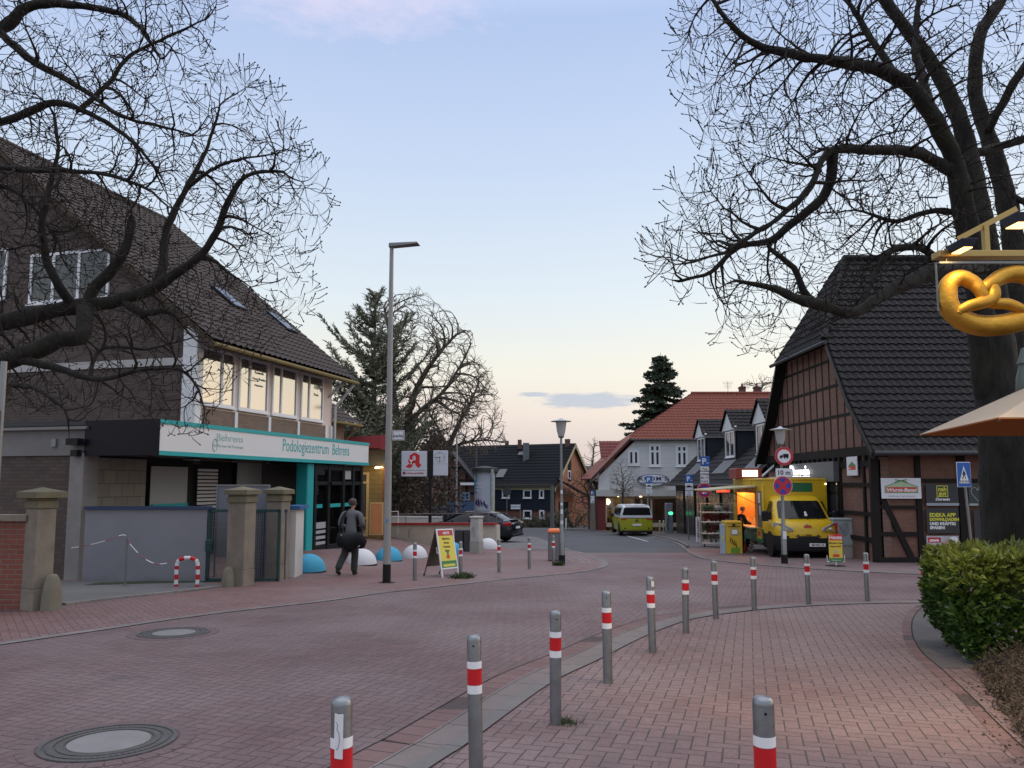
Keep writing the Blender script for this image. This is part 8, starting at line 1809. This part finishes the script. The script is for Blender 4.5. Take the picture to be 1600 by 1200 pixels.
bigtree('chestnut_tree','large bare chestnut tree with massive dark trunk behind the laurel hedge, right',Rt,Rp,dict(step=.095,infl=.9,kill=.17,iters=90,tip=.0068,expo=2.6,rsplit=.04,buds=.036,curl=.45,trop=(0,0,-.16),jit=.16,seed=3),(M_bark,M_twig),(P(1600,980,11.6).x,11.6,-.38))
Lt=[(px3([(-420,1000,12.6),(-400,800,12.6),(-370,620,12.6),(-340,480,12.6),(-300,300,12.6),(-270,150,12.6),(-240,-20,12.6),(-210,-160,12.6)]),.5,.16),(px3([(-350,520,12.6),(-200,515,12.7),(-60,512,12.7),(30,498,12.7),(100,482,12.7),(180,470,12.7),(235,452,12.7),(268,432,12.6),(310,402,12.5),(338,362,12.4),(355,318,12.3),(385,275,12.2),(430,268,12.2)]),.24,.025),(px3([(-350,600,12.6),(-200,600,12.2),(-60,585,12.0),(0,568,12.0),(60,545,12.0),(95,530,12.1),(128,528,12.2),(133,500,12.4),(132,480,12.6)]),.22,.12),(px3([(135,480,12.7),(150,448,12.7),(178,420,12.7),(196,385,12.7),(205,345,12.7)]),.10,.07),(px3([(115,480,12.7),(88,440,12.4),(72,400,12.3),(66,350,12.2),(76,300,12.2),(90,240,12.2),(85,180,12.2)]),.08,.02),(px3([(247,448,12.7),(256,400,12.9),(258,370,13),(272,330,13),(292,292,13),(318,245,13),(335,195,13),(345,165,13)]),.085,.015),(px3([(292,292,13),(335,262,12.8),(380,248,12.7),(430,240,12.6)]),.04,.012),(px3([(190,470,12.7),(225,490,12.6),(252,486,12.6)]),.07,.05),(px3([(-60,585,12.0),(0,600,11.6),(60,608,11.4),(100,640,11.3),(108,665,11.3)]),.06,.015),(px3([(20,562,12.0),(80,572,11.8),(140,592,11.7),(185,588,11.6),(225,578,11.6),(290,582,11.5),(320,640,11.5)]),.07,.012),(px3([(140,590,11.7),(160,545,11.9),(230,545,12),(290,530,12)]),.04,.01),(px3([(-250,80,12.6),(-120,90,12.6),(0,45,12.6),(40,12,12.6),(90,5,12.6),(140,12,12.6),(190,22,12.6),(220,45,12.5),(250,90,12.4)]),.16,.02),(px3([(0,50,12.6),(50,95,12.4),(100,122,12.3),(145,150,12.2),(185,180,12.1),(240,195,12.1),(300,210,12)]),.07,.015),(px3([(-200,190,12.6),(-60,200,12.9),(0,192,13),(50,172,13),(90,160,13),(140,178,13),(200,215,13),(250,270,13)]),.10,.02),(px3([(60,5,12.6),(110,-30,12.8),(200,-60,13)]),.08,.03),(px3([(-270,260,12.6),(-100,250,11.8),(0,262,11.5),(60,265,11.4),(120,268,11.3),(180,275,11.2),(240,300,11.1)]),.09,.02),(px3([(-320,380,12.6),(-100,300,13.4),(0,290,13.6),(50,320,13.6),(80,360,13.6)]),.09,.03),(px3([(120,175,13),(170,130,13.2),(200,90,13.3),(260,60,13.4),(320,30,13.4)]),.05,.015)]
Lp=[([(-150,-80),(330,-80),(352,20),(320,90),(345,130),(360,95),(440,140),(470,230),(515,260),(515,330),(480,420),(500,470),(470,500),(400,560),(350,620),(300,690),(200,640),(100,640),(-150,640)],10.6,14.6,16000,lambda x,y:(.8 if y>560 else 1.0)*(.5 if x<0 else 1))]
bigtree('chestnut_tree','spreading bare chestnut tree with broken limb stubs before the brown brick gable',Lt,Lp,dict(step=.10,infl=.9,kill=.18,iters=90,tip=.0072,expo=2.6,rsplit=.04,buds=.038,curl=.45,trop=(0,0,-.06),jit=.16,seed=5),(M_bark,M_twig),(P(-420,1000,12.6).x,12.6,-.41))
M_bark2=bark('grey_bark',(.045,.04,.032),(.10,.088,.068));M_twig2=mat('pale_twigs',(.11,.092,.072),.9,0,.3,1)
Bt=[(px3([(628,840,50),(630,760,50),(632,700,50)]),.55,.45),(px3([(632,700,50),(618,640,50),(612,580,50),(608,520,50),(600,480,50)]),.3,.06),(px3([(632,700,50),(640,640,50),(660,590,50),(688,550,50),(715,520,50)]),.3,.06),(px3([(634,705,50),(650,650,51),(690,615,51),(720,570,51),(735,540,51)]),.22,.05)]
bigtree('bare_tree','tall spreading bare tree rising behind the street lamp on the left',Bt,[([(590,470),(650,448),(690,478),(735,525),(765,585),(770,640),(700,690),(610,690),(575,600)],46,54,9500,None)],dict(step=.34,infl=3,kill=.42,iters=70,rough=.04,tip=.021,expo=2.4,rsplit=.14,jit=.2,trop=(0,0,.22),seed=11),(M_bark2,M_twig2),(P(628,840,50).x,50,-1.6),'bare background trees')
Bt2=[(px3([(690,790,54),(692,740,54),(700,700,54)]),.4,.32),(px3([(700,700,54),(718,660,54),(735,630,54),(748,600,54)]),.22,.05),(px3([(702,700,54),(735,690,54),(762,688,54),(780,690,54)]),.12,.04),(px3([(700,700,54),(680,660,54),(668,640,54)]),.12,.04)]
bigtree('bare_tree','lower leaning bare tree behind the clock sign, with branches out over the dark roof',Bt2,[([(660,640),(720,590),(765,575),(785,640),(792,690),(760,715),(690,715),(650,690)],51,57,5200,None)],dict(step=.34,infl=3,kill=.42,iters=60,rough=.04,tip=.021,expo=2.4,rsplit=.14,jit=.2,trop=(0,0,.22),seed=12),(M_bark2,M_twig2),(P(690,790,54).x,54,-1.7),'bare background trees')
def smalltree(px,Y,ybase,yfork,poly,label,seed,n=700,upright=True,r0=.09,step=.2,col=M_twig2):
 c=P(px,ybase,Y);b=gz(c.x,Y);limbs=[([Vector((c.x,Y,b)),P(px,yfork,Y),P(px,yfork-6,Y)],r0,r0*.8)]
 return bigtree('street_tree',label,limbs,[(poly,Y-1.3,Y+1.3,n,None)],dict(step=step,infl=3,kill=.22,iters=60,tip=.011*Y/50,expo=2.3,rsplit=r0*.5,jit=.12,trop=(0,0,.25 if upright else.0),seed=seed),(M_bark2,col),(c.x,Y,b),'small bare street trees')
smalltree(973,52.5,825,782,[(950,742),(958,725),(975,712),(992,722),(1000,742),(996,765),(978,783),(968,783),(952,768)],'small round-headed bare tree before the white cafe wall',21,2600,step=.15)
smalltree(921,62,822,796,[(878,770),(885,742),(905,735),(935,748),(948,770),(945,792),(925,800),(905,792)],'spreading bare tree before the orange brick gable',22,800,False,.14,.26,mat('reddish_twigs',(.11,.065,.045),.9,0,.3,1))
for k,(px,yb,poly,lb_)in enumerate(((925,760,[(905,745),(912,700),(928,680),(945,695),(952,740)],'hazy bare tree far behind the small red wing of the cafe'),(1188,640,[(1150,612),(1165,592),(1190,583),(1215,590),(1225,612)],'bare treetop above the red roof near the chimneys'))):
 Y=105;c=P(px,yb,Y)
 bigtree('bare_tree',lb_,[([Vector((c.x,Y,-2.6)),P(px,yb-10,Y),P(px,yb-25,Y)],.3,.2)],[(poly,Y-3,Y+3,800,None)],dict(step=.55,infl=9,kill=.8,iters=50,tip=.028,expo=2.3,rsplit=.15,jit=.2,trop=(0,0,.2),seed=30+k),(M_bark2,M_twig2),(c.x,Y,-2.6),'bare background trees')
smalltree(655,58,822,795,[(615,790),(612,740),(640,722),(680,735),(700,760),(690,790)],'gnarled small bare tree in front of the salmon porch',24,800,False,.12,.26,M_bark2)
def needles(mb,p,d,L,rng,w=.1,n=7,up=.25):
 d=d.normalized();s=d.orthogonal().normalized();t2=d.cross(s)
 for k in range(n):
  a=rng.uniform(0,2*math.pi);o=(s*math.cos(a)+t2*math.sin(a));q=p+d*L*k/n
  e=q+(d*.8+o*.7+Vector((0,0,up))).normalized()*L*.55;sd=d.cross(o).normalized()*w*.5
  i=len(mb.v);mb.v+=[tuple(q-sd*.5),tuple(q+sd*.5),tuple(e+sd*.6),tuple(e-sd*.6)];mb.f.append([i,i+1,i+2,i+3]);mb.mi.append(0)
def conifer(name,label,base,H,Rmax,seed,droop=-.25,tipup=.3,whorl=.5,m=None,shape=lambda f:(1-f)**.85,L=.42,z0=.12,w=.13,thin=1.0,cat='conifer'):
 rng=random.Random(seed);t=thing(name,label,'tree',tuple(base));tr=MB();cr_=MB();cr_.fixn=False
 tr.tube([base,base+Vector((0,0,H*.5)),base+Vector((0,0,H))],[H*.018,H*.011,.02],8)
 z=H*z0
 while z<H*.985:
  f=(z/H-z0)/(1-z0);R_=Rmax*shape(f)*rng.uniform(.8,1.15);nb=max(3,int(7*thin))
  for k in range(nb):
   a=rng.uniform(0,2*math.pi);r=R_*rng.uniform(.6,1.15);o=Vector((math.cos(a),math.sin(a),0));p=base+Vector((0,0,z+rng.uniform(-.5,.5)*whorl));pts=[]
   N=max(3,int(r/L*1.6))
   for j in range(N+1):
    s_=j/N;pts.append(p+o*r*s_+Vector((0,0,r*(droop*s_+tipup*s_*s_))))
   tr.tube(pts,[.03*H/14*(1-j/(N+1))+.008 for j in range(N+1)],4,cap=False)
   for j in range(1,N+1):
    d=pts[j]-pts[j-1];sd=d.cross(Vector((0,0,1))).normalized()
    needles(cr_,pts[j-1],d,L,rng,w)
    for sg_ in(-1,1):
     for rep in range(2):
      l_=r*.35*(1-j/N*.7);dd=(d.normalized()*.7+sd*sg_*rng.uniform(.6,1)+Vector((0,0,rng.uniform(-.35,.15)))).normalized()
      q=pts[j-1].lerp(pts[j],rng.random());m2=max(1,int(l_/L))
      for u in range(m2):needles(cr_,q+dd*L*u,dd,L,rng,w,6)
  z+=whorl*rng.uniform(.5,1.1)
 tr.build('trunk',M_bark2,t);cr_.build('crown',m,t);print(name,len(cr_.f));return t
M_spr=leafmat('dark_spruce_needles',(.022,.036,.022),(.055,.08,.045),trans=0,sc_=1.5,rough=.7)
M_pin=leafmat('grey_green_needles',(.085,.10,.066),(.19,.20,.135),trans=0,sc_=1.5,rough=.7)
bz=Vector((P(1035,700,82).x,82,-2.6));Ht=P(1035,551,82).z+2.6
conifer('spruce_tree','dark spruce tree rising behind the red cafe roof',bz,Ht,6.6,41,m=M_spr,whorl=.5,L=.5,w=.26,droop=-.35,tipup=.2,shape=lambda f:(1-f)**.82*.95+.02,z0=.1)
bz=Vector((P(583,700,46).x,46,-1.5));Ht=P(575,458,46).z+1.5
conifer('pine_tree','dense grey-green conifer behind the lamp post and teal canopy',bz,Ht,3.7,42,droop=-.05,tipup=.8,m=M_pin,whorl=.75,L=.34,w=.085,shape=lambda f:(1-f**3.2)*.98+.03,z0=.16,thin=.58)
def bush(name,label,cat,c,rx,ry,rz,n,ls,m,seed,stuffm=None,core=True,up=.3):
 rng=random.Random(seed);t=thing(name,label,cat,(c[0],c[1],c[2]));mb=MB();mb.fixn=False
 for k in range(n):
  a=rng.uniform(0,2*math.pi);ph=math.acos(rng.uniform(-.2,1));rr=(rng.uniform(.55,1)**.5)*(1+.12*math.sin(3*a+seed)+.1*noise.noise(Vector((math.cos(a)*2,math.sin(a)*2,ph*2+seed))))
  p=Vector((c[0]+rx*rr*math.sin(ph)*math.cos(a),c[1]+ry*rr*math.sin(ph)*math.sin(a),c[2]+max(0,rz*rr*math.cos(ph))))
  leaf(mb,p,Vector((rng.gauss(0,1),rng.gauss(0,1),rng.gauss(up,1))),ls*rng.uniform(.6,1.3),rng)
 mb.build('foliage',m,t);st=MB()
 for k in range(9):
  a=rng.uniform(0,6.28);st.tube([Vector((c[0],c[1],c[2]-.05)),Vector((c[0]+rx*.4*math.cos(a),c[1]+ry*.4*math.sin(a),c[2]+rz*.5)),Vector((c[0]+rx*.75*math.cos(a),c[1]+ry*.75*math.sin(a),c[2]+rz*.75))],[.03*rz,.02*rz,.006*rz],5)
 st.build('stems',M_bark2,t);return t
def leaf(mb,p,d,L,rng,wd=.42,fold=.25):
 d=d.normalized();s=d.cross(Vector((rng.gauss(0,1),rng.gauss(0,1),rng.gauss(0,1)))).normalized();u=s.cross(d)
 i=len(mb.v);w=L*wd*.5
 mb.v+=[tuple(p),tuple(p+d*L*.5+s*w+u*w*fold),tuple(p+d*L),tuple(p+d*L*.5-s*w+u*w*fold),tuple(p+d*L*.45)]
 mb.f+=[[i,i+1,i+2,i+4],[i,i+4,i+2,i+3]];mb.mi+=[0,0]
M_beech=leafmat('dry_brown_leaves',(.05,.03,.022),(.12,.075,.05),trans=.1,sc_=1)
M_ivy=leafmat('dark_ivy',(.02,.03,.015),(.05,.06,.03),trans=.1,sc_=1)
p=P(600,760,47.5);bush('beech_bush','tall brown-leaved bush behind the flat pharmacy roof','bush',(p.x,47.5,-1.5),4.6,2.2,P(600,640,47.5).z+1.5,9000,.30,M_beech,1)
p=P(545,760,44);bush('yew_bush','dark bushy shrub beside the rear wing of the corner building','bush',(p.x-.3,44,-1.4),2.2,2,P(540,600,44).z+1.4,5000,.28,M_pin,2)
p=P(640,800,57);bush('ivy_bush','dark ivy-clad shrub left of the pharmacy sign pole','bush',(p.x,57,-1.9),2.3,1.5,5.2,3500,.25,M_ivy,3)
for k,(px,w_,h_,lb_)in enumerate(((795,1.6,.9,'low clipped shrub left in front of the dark-roofed house'),(822,1.8,.8,'low dark shrub before the middle ground-floor windows'),(850,1.5,1.1,'low dark shrub at the corner of the dark-roofed house'),(897,2.2,1.9,'dark green shrub in front of the orange gable'),(873,1.3,1.5,'dark narrow shrub beside the orange house corner'))):
 p=P(px,820,68);bush('garden_shrub',lb_,'shrub',(p.x,68,gz(p.x,68)),w_,.9,h_,700,.2,M_ivy,50+k)
M_laur=leafmat('laurel_leaves',(.02,.055,.012),(.075,.145,.03),top=(.17,.215,.04),z0=.62,z1=1.0,sc_=7,rough=.32,trans=.15)  # top colour paints lamplight over the yellow-green tips
rng=random.Random(9)
hg=thing('laurel_hedge','clipped evergreen laurel hedge with yellow-green shoots on top, near right','hedge',(6.5,9,-.28))
mb=MB();mb.fixn=False
hx0,hx1,hy0,hy1=4.80,10.5,8.3,9.9
def htop(x,y):return.98+.07*noise.noise(Vector((x*1.7,y*1.7,3)))-.28*max(0,(hx0+.45-x))
zt_h=P(1520,871,8.3).z
for k in range(21000):
 f=rng.random();z=rng.uniform(-.2,zt_h-.02);x=rng.uniform(hx0,hx1);y=rng.uniform(hy0,hy1)
 if f<.42:y=hy0+abs(rng.gauss(0,.09));n=Vector((0,-1,.35));x=hx0+(hx1-hx0)*rng.random()**1.3*.75
 elif f<.62:x=hx0+abs(rng.gauss(0,.09));n=Vector((-1,-.2,.35))
 elif f<.9:z=zt_h-abs(rng.gauss(0,.07));n=Vector((0,-.2,1));y=hy0+(hy1-hy0)*rng.random()
 else:n=Vector((rng.gauss(0,1),rng.gauss(0,1),.5))
 bul=.16*noise.noise(Vector((x*2.2,y*2.2,z*2.6)))+.10*noise.noise(Vector((x*6,y*6,z*6)))
 edge=0.10*(max(0,z)/1.0)
 ins=.22*max(0,.25-z)+.14*max(0,z-zt_h+.3)/.3
 if f<.42:y+=bul+ins*.6-edge*.5
 elif f<.62:x+=bul+ins-edge
 elif f<.9:z+=bul*.7-.25*max(0,hx0+.25-x)
 x+=.30*(y-hy0)
 d=n.normalized()+Vector((rng.gauss(0,.55),rng.gauss(0,.55),rng.gauss(.1,.5)))
 leaf(mb,Vector((x,y,z)),d,rng.uniform(.06,.125),rng,.46,.3)
for k in range(110):
 if k%3:x,y,z,d0=rng.uniform(hx0+.4,hx1),rng.uniform(hy0,hy1),zt_h-.06,Vector((rng.gauss(0,.3),rng.gauss(0,.3),1))
 else:x,y,z,d0=rng.uniform(hx0,hx1*.8),hy0,rng.uniform(.2,.9),Vector((rng.gauss(0,.5),-1,.6))
 p=Vector((x+.3*(y-hy0),y,z));d0 .normalize()
 for q in range(7):leaf(mb,p+d0*.022*q,d0*.7+Vector((rng.gauss(0,.5),rng.gauss(0,.5),rng.gauss(.2,.4))),rng.uniform(.06,.10),rng,.4,.3)
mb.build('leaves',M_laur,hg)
st=MB()
for k in range(60):
 x,y=rng.uniform(hx0+.7,hx1-.2),rng.uniform(hy0+.35,hy1-.2);pts=[Vector((x,y,-.35))]
 for j in range(5):pts.append(pts[-1]+Vector((rng.gauss(0,.06),rng.gauss(0,.06),.24)))
 st.tube(pts,[.02,.017,.014,.011,.008,.005],5)
for k in range(500):
 p=Vector((rng.uniform(hx0+.5,hx1-.2),rng.uniform(hy0+.15,hy0+.8),rng.uniform(.1,.6)));st.tube([p,p+Vector((rng.gauss(0,.1),rng.gauss(0,.1),.15)),p+Vector((rng.gauss(0,.15),rng.gauss(-.05,.12),.3))],[.006,.005,.003],3)
st.build('stems',mat('laurel_stems',(.05,.045,.025),.8),hg)
M_dry=mat('dry_twigs',(.085,.062,.048),.9,0,.45,4);M_dryl=leafmat('dry_shrub_leaves',(.035,.028,.018),(.105,.085,.055),trans=.1,sc_=8,rough=.8)
ds_=thing('dry_shrub_border','low brown dry shrub border spilling onto the path at bottom right','shrub',(5.3,5.5,-.15))
tw_=MB();lf=MB();tw_.fixn=lf.fixn=False
def dryedge(y):return 3.30+(y-4.9)*.455
for k in range(5200):
 y=rng.uniform(3.2,8.1);x0=dryedge(y);x=x0+rng.random()**1.3*2.6
 hm=min(.5,.07+.55*(x-x0)**.8)+.07*noise.noise(Vector((x*3,y*3,1)));g_=-.0325*y
 p=Vector((x,y,g_+rng.random()*.5*hm));d=Vector((rng.gauss(-.15,.6),rng.gauss(-.1,.6),rng.uniform(.5,1.1))).normalized();L=hm*rng.uniform(.5,.9)
 pts=[p,p+d*L*.5,p+d*L*.8+Vector((rng.gauss(0,.03),rng.gauss(0,.03),.01))];tw_.tube(pts,[.0035,.0028,.0015],3,cap=False)
 for q in range(7):
  b=pts[0].lerp(pts[2],rng.uniform(.35,1));leaf(lf,b,Vector((rng.gauss(0,1),rng.gauss(0,1),rng.gauss(.2,.7))),rng.uniform(.018,.042),rng,.45,.2)
tw_.build('twigs',M_dry,ds_);lf.build('leaves',M_dryl,ds_)
lm=MB();lm.fixn=False
for k in range(420):
 y=rng.uniform(2.8,7.8);x=dryedge(y)-abs(rng.gauss(0,.16));p=Vector((x,y,-.0325*y+.016));leaf(lm,p,Vector((rng.gauss(0,1),rng.gauss(0,1),.08)),rng.uniform(.012,.035),rng,.5,.15)
for k in range(240):
 y=rng.uniform(3.5,13);x=rng.uniform(0.2,6.5);p=Vector((x,y,-.0325*y+.016));leaf(lm,p,Vector((rng.gauss(0,1),rng.gauss(0,1),.05)),rng.uniform(.008,.02),rng,.5,.15)
tag(lm.build('leaf_litter',mat('dead_leaves',(.05,.035,.025),.9,0,.5,9)),'scattered dead leaf litter on the footpath by the dry shrubs','leaf litter',kind='stuff')
